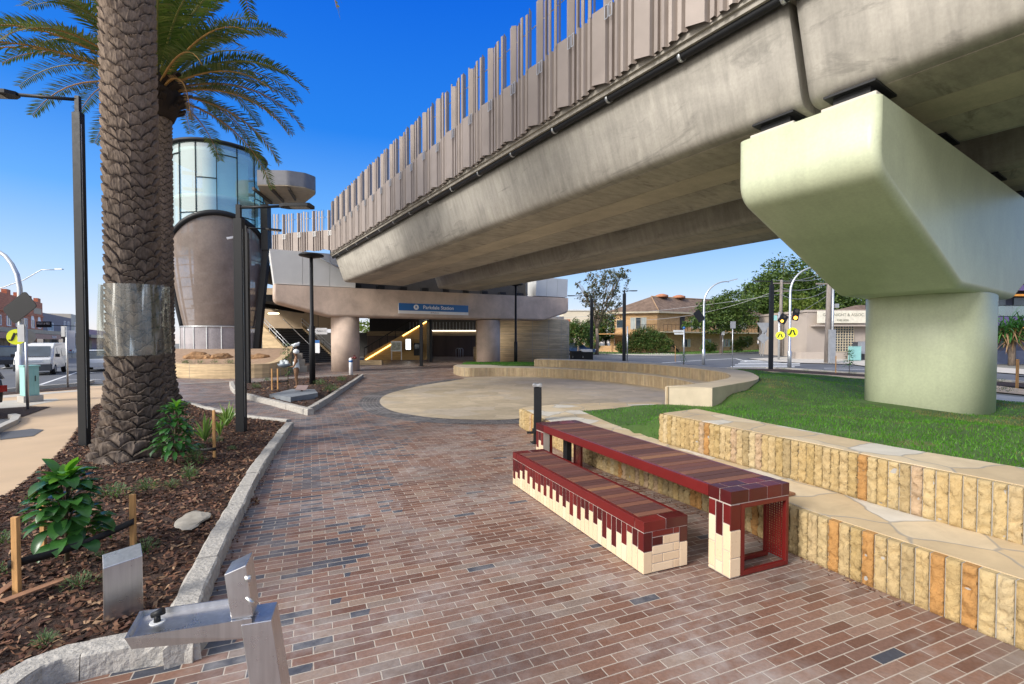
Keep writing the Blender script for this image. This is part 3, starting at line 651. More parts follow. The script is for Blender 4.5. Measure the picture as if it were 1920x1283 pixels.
MB().loft([stad(0, 1.12, 1.2), stad(3.02, 1.12, 1.2), stad(3.06, 1.08, 1.16)], True, True, True).build('column', m_green, pier)
for c in (8.86, 12.1, 15.8, 18.2):
    for s in (-.58, .58):
        b = MB().box(UV(sc0 + s, c, 5.62), (.9, .75, .16), BANG + R(11.5)).build('bearing_plinth', m_pathc, pier, bevel=.02)
        q = MB().box(UV(sc0 + s, c, 5.78), (.62, .5, .15), BANG + R(11.5)).box(UV(sc0 + s, c, 5.872), (.85, .7, .035), BANG + R(11.5)).build('bearing', m_black, pier)
# wind and noise screen: repeated folded metal bays
P0 = Vector((-.0, 0, 0)); PER = 1.2; SCR = 7.66
S0 = Vector((2.36, 10.42, 0)).dot(U)     # a bracket pair measured here
scr = thing('privacy_screen', 'tall mauve brown folded perforated metal screen with open slots along the viaduct edge', 'screen', UV(12, SCR, 7.75))
ZB, ZM, ZTOP = 7.62, 9.18, 10.72
# along-bay profile (0..1 of the bay) and stand-off; upper-half strips
prf = [(0, .02), (.06, .02), (.06, .10), (.13, .10), (.13, .02), (.17, .02), (.2, .13), (.5, .17), (.52, .05), (.56, .03), (.6, .12), (.66, .13), (.68, .05), (.73, .04), (.77, .13), (.82, .14), (.84, .06), (.89, .05), (.92, .12), (.97, .12), (1.0, .02)]
def bay(org, dx, nx, fig, name_par, zb=ZB, zm=ZM, zt=ZTOP, mirror=False, top=True):
    def pt(u, o, z): return org + dx * (u * PER) + nx * o + ZA * z
    j = random.uniform(-.05, .05)
    mb = MB(); n = len(prf); vs = []; hz = zm + j
    for u, o in prf: vs += [pt(u, o, zb - .25 * (o > .11) * 0 - .04 * math.sin(u * 9)), pt(u, o, hz)]
    fs = [(2 * i, 2 * i + 2, 2 * i + 3, 2 * i + 1) for i in range(n - 1)]
    mb.add(vs, fs)
    strips = [(.13, .20, .03, .13), (.20, .25, .13, .13), (.47, .54, .17, .05), (.58, .645, .12, .13), (.68, .73, .10, .02), (.76, .83, .13, .14), (.85, .90, .1, .03), (.92, .995, .12, .02), (0.01, .055, .05, .05)]
    for a, b, oa, ob in strips:
        q = random.uniform(-.03, .03); zz = zt + random.uniform(-.09, .02)
        mb.add([pt(a, oa, hz), pt(b, ob, hz), pt(b, ob, zz), pt(a, oa, zz), pt(a, oa - .03, hz), pt(b, ob - .03, hz), pt(b, ob - .03, zz), pt(a, oa - .03, zz)], [(0, 1, 2, 3), (1, 5, 6, 2), (5, 4, 7, 6), (4, 0, 3, 7)])
    p = mb.build('screen_panel', m_screen, name_par)
    fr = MB()
    for u in (.04, .145):
        c = [pt(u - .035, .17, hz - .05), pt(u + .035, .17, hz - .05), pt(u + .035, .17, hz - .33), pt(u - .035, .17, hz - .33)]
        for i in range(4): fr.beam(c[i], c[(i + 1) % 4], .014, .014, up=nx)
    fr.build('bracket_frame', m_steel, p)
    ps = MB(); ps.beam(pt(.08, -.03, zb), pt(.08, -.03, zt - .1), .05, .05)
    ps.beam(pt(0, -.0, zt - .45), pt(1, -.0, zt - .45), .012, .02)
    ps.beam(pt(0, -.0, hz + .02), pt(1, -.0, hz + .02), .02, .02)
    ps.build('post', m_steel, p)
random.seed(3)
k = 0
s = S0
while s > -4: s -= PER
sbays = []
while s < 31.2:
    org = UV(s, SCR, 0); bay(org, U, -V, None, scr); sbays.append(s); s += PER
MB().beam(UV(-5, SCR + .03, ZM - .1), UV(s, SCR + .03, ZM - .1), .04, .08).beam(UV(-5, SCR + .03, ZB + .25), UV(s, SCR + .03, ZB + .25), .04, .08).build('rail', m_steel, scr)
S_END = s
# station-end screen, turning left towards the lift tower
corner = UV(S_END, SCR, 0)
lft = P(512, 470, 31.5); lft.z = 0
dirL = (lft - corner); LN = dirL.length; dirL.normalize(); nL = Vector((dirL.y, -dirL.x, 0))
if nL.y > 0: nL = -nL
sc2 = thing('station_screen', 'short run of mauve brown folded metal screen turning the corner above the white fascia', 'screen', corner + ZA * 7.9)
nb = max(2, int(round(LN / PER)))
for k in range(nb): bay(lft - dirL * (k + 1) * (LN / nb), dirL * (LN / nb / PER), nL, None, sc2, zb=7.78, zm=9.0, zt=10.3)
# far pier with sign
DV = Vector((9.64, 5.1, 0)).normalized(); NV = Vector((DV.y, -DV.x, 0))   # NV faces the camera
C1 = Vector((-11.1, 32.4, 0)); C2 = Vector((-1.46, 37.5, 0))
fp = thing('station_pier', 'beige pink painted concrete portal pier carrying the viaduct at the station entrance', 'bridge pier', (C1 + C2) / 2)
for c in (C1, C2):
    MB().lathe(c - NV * .9, [(.93, 0), (.93, 3.72)], 36).build('column', m_pink, fp)
eL = C1 - DV * 4.45; Lc = 22.4
pf = round_poly([(0, 5.62), (0, 4.55), (3.4, 3.70), (20.0, 3.80), (22.4, 4.5), (22.4, 5.72)], [0, .45, .6, .6, .45, 0], 6)
mb = MB(); n = 5; r = .15; hw = 1.0
offsl = [(-hw + r * (1 - math.cos(t)), r * (1 - math.sin(t))) for t in [math.pi / 2 * k / n for k in range(n + 1)]]; offsl += [(-a, b) for a, b in offsl[::-1]]
cxm = 11; rg = []
for o, d in offsl: rg.append([eL + DV * (c + (d if c < cxm else -d) * (1 if (c < .6 or c > 21.6) else 0)) - NV * (.9 - 0 + o) * 1.0 + ZA * (z + (d if z < 5.4 else 0)) for c, z in pf])
mb.loft(rg, True, True, True).build('pier_cap', m_pink, fp)
for k in range(9): MB().box(eL + DV * (5.2 + k * 1.6) - NV * .6 + ZA * 5.82, (.5, .5, .3), math.atan2(DV.y, DV.x)).build('bearing', m_black, fp)
def ftext(txt, h, m4, name, mat, parent, ext=.004, align='CENTER', font_sc=1, bold=0):
    cu = bpy.data.curves.new(name, 'FONT'); cu.body = txt; cu.size = h; cu.extrude = ext; cu.align_x = align; cu.align_y = 'CENTER'; cu.offset = bold
    o = bpy.data.objects.new(name, cu); COL.objects.link(o)
    dg = bpy.context.evaluated_depsgraph_get(); me = bpy.data.meshes.new_from_object(o.evaluated_get(dg)); bpy.data.objects.remove(o)
    o0 = origin(parent); me.transform(Matrix.Translation(-o0) @ m4 @ Matrix.Scale(font_sc, 4, (1, 0, 0))); me.materials.clear(); me.materials.append(mat)
    ob = bpy.data.objects.new(name, me); COL.objects.link(ob); ob.parent = parent; return ob
def upright(o, xdir):    # text plane: x along xdir, y up, facing the reader
    x = Vector(xdir).normalized(); n = x.cross(ZA); m = Matrix((x, ZA, n)).transposed().to_4x4(); m.translation = Vector(o); return m
m_blue = M('sign_blue', (.02, .13, .38), .35, 0, .05, 2); m_sw = M('sign_white', (.78, .78, .78), .4, 0, .03); m_lt = M('sign_grey_letters', (.12, .12, .13), .5)
fo = eL + NV * .11
def onface(x, y, off=0):   # pixel -> point on the front face of the far cap
    a, b = ray(x, y); n = NV; d0 = (fo + NV * off).dot(n); t = d0 / (Vector((a, 1, 0)).dot(n)); return Vector((a * t, t, EYE + b * t))
tl, br_, = onface(747, 568, .06), onface(878, 592, .06)
sg = thing('station_sign', 'blue and white station name board fixed on the beige pier beam', 'sign', onface(812, 592))
wd = (Vector((br_.x, br_.y, 0)) - Vector((tl.x, tl.y, 0))).length; zt_, zb_ = tl.z, br_.z + .02; mid = (tl + br_) / 2; hh = zt_ - zb_; yaw = math.atan2(DV.y, DV.x)
MB().box((mid.x, mid.y, (zt_ + zb_) / 2), (wd, .06, hh), yaw).build('backing_board', m_sw, sg)
MB().box(Vector((mid.x, mid.y, zb_ + hh * .64)) + NV * .034, (wd - .03, .012, hh * .70), yaw).build('blue_field', m_blue, sg)
ftext('Parkdale Station', .36, upright(Vector((mid.x, mid.y, zb_ + hh * .64)) + NV * .045 + DV * .3, DV), 'lettering', m_sw, sg, bold=.004)
ftext('All Platforms', .12, upright(Vector((mid.x, mid.y, zb_ + hh * .145)) + NV * .034, DV), 'lettering', m_lt, sg)
q = Vector((mid.x, mid.y, zb_ + hh * .64)) + NV * .042 - DV * 1.38
rm = upright(q, DV); mb = MB(); mb.lathe((0, 0, 0), [(.19, -.002), (.19, .004)], 24); mb.xf(rm); mb.build('train_badge', m_sw, sg)
ftext('R', .24, upright(q + NV * .006, DV), 'badge_letter', m_blue, sg, bold=.01)
# white precast fascia boxes over the ends of the pier
def fascia(name, label, c0, c1, z0, z1, over=.35):
    t = thing(name, label, 'fascia', eL + DV * (c0 + c1) / 2 + ZA * z0)
    n = 3
    for k in range(n):
        a = c0 + (c1 - c0) * k / n + .01; b = c0 + (c1 - c0) * (k + 1) / n - .01
        MB().add([eL + DV * (c + (-.25 if (c < .5 and z > 6) else 0)) + NV * (o + (over if z > 6 else 0)) + ZA * z for c, o, z in ((a, 0, z0), (b, 0, z0), (b, 0, z1), (a, 0, z1), (a, -2.4, z0), (b, -2.4, z0), (b, -2.4, z1), (a, -2.4, z1))],
            [(0, 1, 2, 3), (5, 4, 7, 6), (4, 0, 3, 7), (1, 5, 6, 2), (3, 2, 6, 7), (4, 5, 1, 0)]).build('fascia_panel', m_white, t)
    return t
fascia('precast_fascia', 'white precast fascia panels at the left end of the beige pier, under the folded screen', .05, 5.0, 5.68, 7.78)
fascia('precast_fascia', 'white precast fascia panels at the right end of the beige pier, behind the round lamp', 19.2, 22.3, 5.78, 7.3, .1)
MB().loft([[eL + DV * c - NV * (1.3 + o) + ZA * z for c, z in ((5.2, 5.66), (19.0, 5.78), (19.0, 7.4), (5.2, 7.4))] for o in (0, .6)], True, True, False).build('dark_gap_filler', m_dark, fp)  # black box added so the gap between cap and girders stays dark
# tie rod under the corner
a = onface(588, 478, .2); b = onface(642, 505, .3)
t = thing('brace_strut', 'thin galvanised strut below the screen corner beside the white fascia', 'brace', a)
MB().tube([a, b], .05, 8).build('rod', m_steel, t); MB().sphere(b, .1).build('end_fixing', m_steel, t)
# ---------------------------------------------------------------- garden beds
BED1 = [(p.x, p.y) for p in Gl([(60, 1300), (87, 1256), (158, 1226), (250, 1208), (350, 1198), (372, 1130), (425, 960), (490, 870), (545, 800), (430, 783), (330, 757), (250, 740), (178, 765), (152, 800), (114, 857), (44, 917), (0, 946), (-160, 1060), (-420, 1240), (-250, 1500)])]
PALM1 = Vector((-6.2, 7.9, 0)); PALM2 = Vector((-10.75, 14.6, 0))
def zb1(x, y):
    r = math.hypot(x - PALM1.x, y - PALM1.y); r2 = math.hypot(x - PALM2.x, y - PALM2.y)
    return .07 + .10 * math.exp(-(r / 1.1) ** 2) + .1 * math.exp(-(r2 / 1.0) ** 2) + .025 * noise.noise(Vector((x * 2.5, y * 2.5, 0))) + .01 * noise.noise(Vector((x * 11, y * 11, 5)))
patch(BED1, .07, zb1, m_mulch, 'garden_bed')
BED2 = [(p.x, p.y) for p in Gl([(432, 722), (442, 734), (500, 748), (575, 764), (678, 702), (640, 706), (540, 712)], .08)]
patch(BED2, .12, lambda x, y: .09 + .03 * noise.noise(Vector((x * 2, y * 2, 0))), m_mulch, 'garden_bed')
def chips(name, poly, zf, n, size, yb):
    rg = random.Random(9); mb = MB(); c = 0; xs = [p[0] for p in poly]; ys = [p[1] for p in poly]; k = 0
    while c < n and k < n * 20:
        k += 1; y = min(ys) + (max(ys) - min(ys)) * rg.random() ** yb; x = rg.uniform(min(xs), max(xs))
        if not inpoly(x, y, poly): continue
        c += 1; L = size * rg.uniform(.4, 1.5); w_ = L * rg.uniform(.2, .5); h = .006
        q = Matrix.Rotation(rg.uniform(0, 6.28), 3, 'Z') @ Matrix.Rotation(rg.gauss(0, .4), 3, 'X') @ Matrix.Rotation(rg.gauss(0, .35), 3, 'Y')
        ct = Vector((x, y, zf(x, y) + rg.uniform(.002, .018)))
        vs = [ct + q @ Vector(v) for v in ((-L / 2, -w_ / 2, 0), (L / 2, -w_ / 2 * .6, 0), (L / 2 * .9, w_ / 2, h), (-L / 2 * .8, w_ / 2, h), (0, 0, -h))]
        mb.add(vs, [(0, 1, 2, 3), (1, 0, 4), (2, 1, 4), (3, 2, 4), (0, 3, 4)])
    o = mb.build(name, m_chip); o['kind'] = 'stuff'; return o
chips('mulch_chips', BED1, zb1, 26000, .05, 1.5)
chips('mulch_chips', BED2, lambda x, y: .1, 1500, .09, 1)
chips('leaf_litter', [(p.x, p.y) for p in Gl([(385, 1125), (455, 962), (508, 862), (515, 864), (470, 962), (402, 1130)])], lambda x, y: .006, 170, .022, 1)
chips('leaf_litter', [(1.2, 7.6), (2.2, 5.6), (3.0, 3.6), (2.92, 3.55), (2.1, 5.5), (1.1, 7.55)], lambda x, y: .006, 200, .02, 1)
chips('leaf_litter', [(p.x, p.y) for p in Gl([(468, 938), (484, 934), (486, 948), (472, 952)])], lambda x, y: .008, 60, .03, 1)
# granite kerb stones
def kerb(name, label, px, z, wd, lens, cat='garden edging', px_in_world=False):
    path = resample(Gl(px, z) if not px_in_world else px, .04); t = thing(name, label, cat, (path[len(path) // 2].x, path[len(path) // 2].y, 0)); i = 0
    while i < len(path) - 2:
        L = random.uniform(*lens); j = min(len(path) - 1, i + max(2, int(L / .04)))
        if len(path) - 1 - j < 5: j = len(path) - 1
        seg = path[i:j + 1]; seg = seg[::max(1, len(seg) // 6)] + ([seg[-1]] if (len(seg) - 1) % max(1, len(seg) // 6) else [])
        t0 = (seg[1] - seg[0]).normalized() * .006; seg[0] = seg[0] + t0; seg[-1] = seg[-1] - t0; a = seg; b = offs(seg, wd); dz = random.uniform(-.008, .01); dw = random.uniform(-.008, .008)
        rings = []
        for p, q in zip(a, b):
            n = (p - q).normalized(); jn = lambda s: noise.noise(Vector((p.x * 6 + s, p.y * 6, s))) * .02
            rings.append([p + n * (dw + jn(1) + .01) - ZA * .05, p + n * (dw + jn(2)) + ZA * (z * .55), p + n * (dw + jn(3) - .004) + ZA * (z - .012 + dz), p - n * .016 + ZA * (z + dz + jn(4) * .2), q + n * .02 + ZA * (z + dz + jn(5) * .2), q + n * (jn(6)) + ZA * (z - .02 + dz), q - ZA * .05])
        MB().loft(rings, True, True, False).build('kerb_stone', m_gran, t); i = j
    return t
random.seed(21)
kerb('granite_kerb', 'rough granite kerb along the long side of the mulched palm bed', [(374, 1197), (378, 1120), (409, 1045), (448, 962), (501, 860), (550, 791)], .14, .18, (.55, .95))
kerb('granite_kerb', 'rough granite kerb at the near corner of the mulch bed beside the drinking fountain', [(-10, 1330), (30, 1288), (87, 1249), (150, 1232), (250, 1212), (330, 1204), (368, 1200)], .14, .19, (.4, .75))
kerb('granite_kerb', 'narrow pale kerb across the far end of the palm bed', [(546, 786), (455, 776), (390, 762), (332, 746), (300, 735)], .13, .13, (.7, 1.1))
kerb('granite_kerb', 'pale kerb along the curved front of the statue bed', [(430, 716), (437, 729), (460, 739), (510, 751), (577, 768)], .17, .17, (.7, 1.2))
kerb('granite_kerb', 'pale kerb along the right side of the statue bed', [(579, 766), (606, 752), (645, 727), (682, 702)], .17, .17, (.7, 1.2))
# ---------------------------------------------------------------- palms
def bark_mat():
    t = NT('palm_bark'); at = t.n('ShaderNodeAttribute', attribute_name='scar'); o = t.tc.outputs['Object']
    n1 = t.noise(3, o, 8, .65, .5); n2 = t.noise(26, t.map(o, scale=(1, 1, .35)), 6, .6)
    face = t.ramp(n1, [(.28, (.085, .068, .056)), (.5, (.145, .116, .094)), (.64, (.21, .165, .13)), (.78, (.31, .20, .125))])
    sx = t.n('ShaderNodeSeparateXYZ'); t.l(o, sx.inputs[0])
    up = t.ramp(t.math('MULTIPLY', sx.outputs[2], .16), [(.0, .0), (.55, .15), (1.0, 1.0)])
    face = t.mix(t.math('MULTIPLY', up, .6), face, (.36, .27, .20))
    face = t.mix(1, face, t.ramp(n2, [(.28, .6), (.7, 1.18)]), 'MULTIPLY')
    c = t.mix(t.ramp(at.outputs['Fac'], [(.12, 1.0), (.42, 0.0)]), face, (.045, .033, .026))  # recesses under the leaf-scar lips get their shade from this dark colour
    return t.fin(c, .9, t.bump(n2, .5, .015), spec=.2)
m_bark = bark_mat(); m_barkp = M('tree_bark', (.20, .155, .12), .9, 0, .35, 6, .6, 20, stretch=(3, 3, .6))
m_frond = leaf_mat('palm_frond', [(.055, .095, .02), (.08, .13, .03), (.11, .155, .04), (.16, .17, .06)], .4, .2)
m_frondd = leaf_mat('dry_palm_frond', [(.30, .19, .10), (.24, .15, .08)], .7, .2)
m_rachis = M('frond_stalk', (.26, .24, .06), .5, 0, .2, 3); m_orange = M('frond_base_orange', (.42, .22, .06), .6, 0, .25, 4)
def trunk_mesh(name, base, H, rad, parent, nth, nz, lean=(0, 0), n_ar=7, row=.20, amp=.06):
    vs = []; at = []
    for j in range(nz + 1):
        z = H * j / nz; r0 = rad(z)
        for i in range(nth):
            th = 2 * math.pi * i / nth
            wob = .45 * noise.noise(Vector((math.cos(th) * 1.2, math.sin(th) * 1.2, z * .9))) + .10 * noise.noise(Vector((math.cos(th) * 5, math.sin(th) * 5, z * 4)))
            u = th / (2 * math.pi) * n_ar + .18 * noise.noise(Vector((math.cos(th) * 2.2, math.sin(th) * 2.2, z * 2.1))); v = z / row + wob
            lips = []
            for par in (0, 1):
                uu = u + .5 * par; iu = math.floor(uu) % n_ar; a_ = abs(uu - math.floor(uu) - .5) * 2
                k0 = math.floor(v - .5 * par)
                for kk in (k0 - 1, k0, k0 + 1): lips.append(kk + .5 * par + .50 * (1 - a_ * a_) + .42 * noise.noise(Vector((iu * 3.7, kk * 1.9, par * 7.7))))
            below = max([q for q in lips if q <= v] or [v - 1]); above = min([q for q in lips if q > v] or [v + 1]); f_ = (v - below) / max(.08, above - below)
            best = f_ ** .8 * min(1, .45 + (above - below) * 1.4)
            fine = .25 * noise.noise(Vector((math.cos(th) * 14, math.sin(th) * 14, z * 16)))
            k = 1 + .9 * max(0, 1 - z / 1.4)
            r = r0 + amp * k * (best + fine * .35) + (.10 * max(0, 1 - z / .9) * noise.noise(Vector((math.cos(th) * 3, math.sin(th) * 3, z * 4))))
            vs.append((base.x + lean[0] * z + r * math.cos(th), base.y + lean[1] * z + r * math.sin(th), base.z + z)); at.append(max(0, best))
    fs = [(j * nth + i, j * nth + (i + 1) % nth, (j + 1) * nth + (i + 1) % nth, (j + 1) * nth + i) for j in range(nz) for i in range(nth)]
    mb = MB(); mb.add(vs, fs, False); mb.v.append((base.x + lean[0] * H, base.y + lean[1] * H, base.z + H)); c = len(mb.v) - 1; mb.f += [(nz * nth + i, nz * nth + (i + 1) % nth, c) for i in range(nth)]; mb.sm += [False] * nth; at.append(0)
    o = mb.build(name, m_bark, parent); a = o.data.attributes.new('scar', 'FLOAT', 'POINT'); a.data.foreach_set('value', at); return o
def frond(mb, mr, org, az, el, L, droop, rg, n=66, lw=.052, ll=.50, flat=.35):
    pts = []; p = Vector(org); d = Vector((math.cos(az) * math.cos(el), math.sin(az) * math.cos(el), math.sin(el))); k = 14; tw = rg.uniform(-.3, .3)
    for i in range(k + 1):
        pts.append(p.copy()); t = i / k; p = p + d * (L / k); d = (d + Vector((0, 0, -droop / k * (.5 + 1.4 * t)))).normalized()
    mr.tube(pts, [.035 * (1 - .93 * i / k) + .004 for i in range(k + 1)], 5)
    for i in range(n):
        t = .12 + .88 * (i + .5) / n; f = t * k; a = min(k - 1, int(f)); q = pts[a].lerp(pts[a + 1], f - a); dd = (pts[a + 1] - pts[a]).normalized()
        side = dd.cross(ZA).normalized(); upv = side.cross(dd).normalized()
        LL = ll * math.sin(math.pi * (.10 + .84 * t)) ** .6 * rg.uniform(.85, 1.1) * (1.0 if t > .2 else .45)
        for s in (-1, 1):
            v = (side * s * .85 + dd * .55 + upv * (flat * .6 + rg.uniform(-.22, .22))).normalized(); wv = dd * lw * .5 + upv * .004
            m = q + v * LL * .55; e = q + v * LL + Vector((0, 0, -.10 * LL))
            mb.add([q - wv * .5, q + wv * .5, m + wv, m - wv, e], [(0, 1, 2, 3), (3, 2, 4)])
def palm(base, H, rad, name_label, loc, nf, seed, L, nth, nz, lean, extra=(), extra2=()):
    rg = random.Random(seed); t = thing('palm_tree', name_label, 'palm tree', base)
    trunk_mesh('trunk', base, H, rad, t, nth, nz, lean); top = base + Vector((lean[0] * H, lean[1] * H, H))
    hb = MB()
    for k in range(60):      # stubs of cut leaf bases under the crown
        a = rg.uniform(0, 6.28); z = rg.uniform(-.9, .35); r = .56 + .25 * math.sin((z + .9) / 1.25 * 3.0)
        q0 = top + Vector((math.cos(a) * r * .6, math.sin(a) * r * .6, z)); q1 = top + Vector((math.cos(a) * (r + .12), math.sin(a) * (r + .12), z + .22)); hb.beam(q0, q1, .14, .06)
    hb.lathe(top - ZA * 1.0, [(.45, 0), (.62, .45), (.66, .8), (.45, 1.3), (.2, 1.5)], 16); hb.build('leaf_base_boss', m_bark, t)
    for a, el, LL, dr in extra2:
        mb, mr = MB(), MB(); frond(mb, mr, top + Vector((math.cos(a) * .4, math.sin(a) * .4, -.1)), a, el, LL, dr, rg); f = mb.build('frond', m_frond, t); mr.build('frond_stalk', m_orange, f)
    for k in range(nf):
        a = 2.39996 * k; lev = k / nf; el = R(80) - lev * R(74) ; el += rg.uniform(-.12, .12)
        org = top + Vector((math.cos(a) * .38, math.sin(a) * .38, .55 - lev * .75)); LL = L * rg.uniform(.85, 1.08)
        mb, mr = MB(), MB(); frond(mb, mr, org, a + rg.uniform(-.1, .1), el, LL, 1.3 + rg.uniform(-.25, .3), rg)
        f = mb.build('frond', m_frond, t); mr.build('frond_stalk', m_orange if lev > .72 else m_rachis, f)
    for a, el, LL, dr in extra:
        mb, mr = MB(), MB(); org = top + Vector((math.cos(a) * .5, math.sin(a) * .5, -.2)); frond(mb, mr, org, a, el, LL, dr, rg, ll=.22, lw=.03); f = mb.build('dry_frond', m_frondd, t); mr.build('frond_stalk', m_orange, f)
    return t
def r1(z): return .325 + .27 * math.exp(-z / .42) + .05 * max(0, 1 - z / 2.4)
palm1 = palm(PALM1, 11.3, r1, 'nearest tall palm with thick scarred trunk wrapped in clear plastic beside the black lamp post', None, 44, 4, 4.6, 400, 900, (-.004, 0), extra2=[(.0, -.25, 5.0, 1.5), (.12, -.38, 4.8, 1.9)])
def r2(z): return .36 + .25 * math.exp(-z / .35)
palm2 = palm(PALM2, 9.7, r2, 'second palm half hidden behind the nearest trunk, its green crown spreading to both sides', None, 80, 8, 4.15, 150, 420, (.004, .0), extra=[(R(-32), R(18), 2.5, 3.4), (R(-60), R(-20), 1.6, 3)])
# clear plastic band on the near trunk
pb = thing('plastic_trunk_wrap', 'clear plastic sheet wrapped around the nearest palm trunk', 'trunk wrap', PALM1 + ZA * 1.78)
t = NT('clear_plastic'); tr = t.n('ShaderNodeBsdfTransparent'); tr.inputs[0].default_value = (.93, .95, .90, 1)
g_ = t.n('ShaderNodeBsdfGlossy'); g_.inputs['Roughness'].default_value = .09; g_.inputs[0].default_value = (.9, .9, .9, 1); df = t.n('ShaderNodeBsdfDiffuse'); df.inputs[0].default_value = (.50, .52, .44, 1)
mm = t.n('ShaderNodeMixShader'); mm.inputs[0].default_value = .5; t.l(g_.outputs[0], mm.inputs[1]); t.l(df.outputs[0], mm.inputs[2]); m2 = t.n('ShaderNodeMixShader')
t.l(t.ramp(t.noise(2.2, stretch=(2.2, 2.2, .12), detail=4), [(.40, .08), (.56, .20), (.61, .9)]), m2.inputs[0]); t.l(tr.outputs[0], m2.inputs[1]); t.l(mm.outputs[0], m2.inputs[2]); t.l(m2.outputs[0], t.out.inputs[0]); m_plast = t.m
mb = MB(); N = 90; rows = 10
for j in range(rows + 1):
    for i in range(N + 1):
        th = R(100) + R(385) * i / N; rr = .445 + .02 * noise.noise(Vector((th * 3, j * .15, 0))) + .015 * noise.noise(Vector((th * 11, j * .1, 3))) + (.03 * (i / N)) + (.02 * (1 - j / rows))
        mb.v.append((PALM1.x + rr * math.cos(th), PALM1.y + rr * math.sin(th), 1.80 + 1.13 * j / rows + .02 * math.sin(th)))
mb.f = [(j * (N + 1) + i, j * (N + 1) + i + 1, (j + 1) * (N + 1) + i + 1, (j + 1) * (N + 1) + i) for j in range(rows) for i in range(N)]; mb.sm = [True] * len(mb.f)
mb.build('sheet', m_plast, pb)
for ang in (100, 485):
    th = R(ang); rr = .45 + (.03 if ang > 200 else 0); MB().beam((PALM1.x + rr * math.cos(th), PALM1.y + rr * math.sin(th), 1.8), (PALM1.x + rr * math.cos(th), PALM1.y + rr * math.sin(th), 2.93), .012, .03).build('folded_edge', M('yellowed_plastic_edge', (.6, .5, .25), .3), pb)
# ---------------------------------------------------------------- plants
m_leafg = leaf_mat('glossy_shrub_leaf', [(.022, .08, .022), (.036, .13, .03), (.06, .18, .035), (.028, .10, .025)], .28, .2)
m_leafy = leaf_mat('young_leaf', [(.10, .28, .03), (.16, .36, .05)], .35, .35)
m_ground_cover = leaf_mat('grey_green_small_leaf', [(.07, .13, .05), (.12, .19, .08), (.17, .24, .11)], .6, .3)
m_flax = leaf_mat('strap_leaf', [(.12, .24, .05), (.2, .33, .08), (.28, .40, .12)], .4, .3)
m_stem = M('plant_stem', (.10, .08, .04), .8)
def bigleaf(mb, base, d, L, W, up=ZA, droop=.5, fold=.25):
    d = Vector(d).normalized(); side = d.cross(up)
    if side.length < .05: side = Vector((1, 0, 0))
    side.normalize(); n = 6; vs = []; p = Vector(base); dd = d.copy()
    for i in range(n + 1):
        t = i / n; w_ = W * math.sin(math.pi * min(.995, (t * .93 + .045))) ** .75 * (1 if t < 1 else 0); nn = side.cross(dd).normalized()
        vs += [p - side * w_ / 2 + nn * fold * w_ * .5, p, p + side * w_ / 2 + nn * fold * w_ * .5]; p = p + dd * (L / n); dd = (dd - ZA * droop / n).normalized()
    mb.add(vs, [(3 * i + k, 3 * i + k + 1, 3 * i + k + 4, 3 * i + k + 3) for i in range(n) for k in (0, 1)], True)
def shrub(label, base, H, n, Lf, Wf, seed, spread=.3):
    rg = random.Random(seed); t = thing('shrub', label, 'shrub', base); b = Vector(base); st = MB(); st.tube([b, b + ZA * H * .5, b + Vector((.02, 0, H * .85))], [.018, .014, .008], 6)
    mb, my = MB(), MB()
    for k in range(n):
        h = rg.random(); a = rg.uniform(0, 6.28); z = H * (.22 + .7 * h); rr = spread * (1 - h * .75) * rg.uniform(.15, .75)
        o = b + Vector((math.cos(a) * rr, math.sin(a) * rr, z)); el = rg.uniform(-.5, .5) + h * .7
        bigleaf(mb, o, (math.cos(a) * math.cos(el), math.sin(a) * math.cos(el), math.sin(el)), Lf * rg.uniform(.7, 1.15), Wf * rg.uniform(.8, 1.15), droop=rg.uniform(.9, 2.0))
        if rg.random() < .12: st.tube([b + ZA * z * .7, o], .006, 5)
    for k in range(12):
        a = rg.uniform(0, 6.28); el = rg.uniform(.2, 1.2); bigleaf(my, b + Vector((.02, 0, H * rg.uniform(.84, .96))), (math.cos(a) * math.cos(el), math.sin(a) * math.cos(el), math.sin(el)), Lf * .85, Wf * .85, droop=.7)
    st.build('stem', m_stem, t); mb.build('leaves', m_leafg, t); my.build('young_leaves', m_leafy, t); return t
B1 = G(126, 1052, .1); B2 = G(330, 872, .1)
shrub('large glossy leaved shrub tied between three stakes in the nearest corner of the mulch bed', B1, .80, 125, .225, .105, 3, .34)
shrub('bushy dark green shrub with pointed leaves staked to the right of the near palm trunk', B2, 1.0, 190, .17, .065, 6, .42)
def stake(label, base, H, w=.045, lean=(0, 0)):
    b = Vector(base); mb = MB(); mb.beam(b - ZA * .03, b + Vector((lean[0], lean[1], H)), w, w * .7); o = mb.build('timber_stake', m_stake, at=b, bevel=.003); return tag(o, label, 'stake', 'timber stakes beside young shrubs')
s1, s2, s3 = G(32, 1112, .1), G(250, 1028, .1), G(82, 1040, .1)
stake('leftmost stained timber stake beside the glossy shrub in the front corner', s1, .58)
stake('clean pale timber stake right of the glossy shrub, above the stainless box', s2, .50)
stake('timber stake half hidden behind the left of the glossy shrub', s3, .55, .04)
s4, s5 = G(402, 858, .1), G(306, 850, .1)
stake('slim timber stake between the dark shrub and the tall black lamp post', s4, .78, .04); stake('stake mostly hidden behind the left side of the dark bushy shrub', s5, .78, .04)
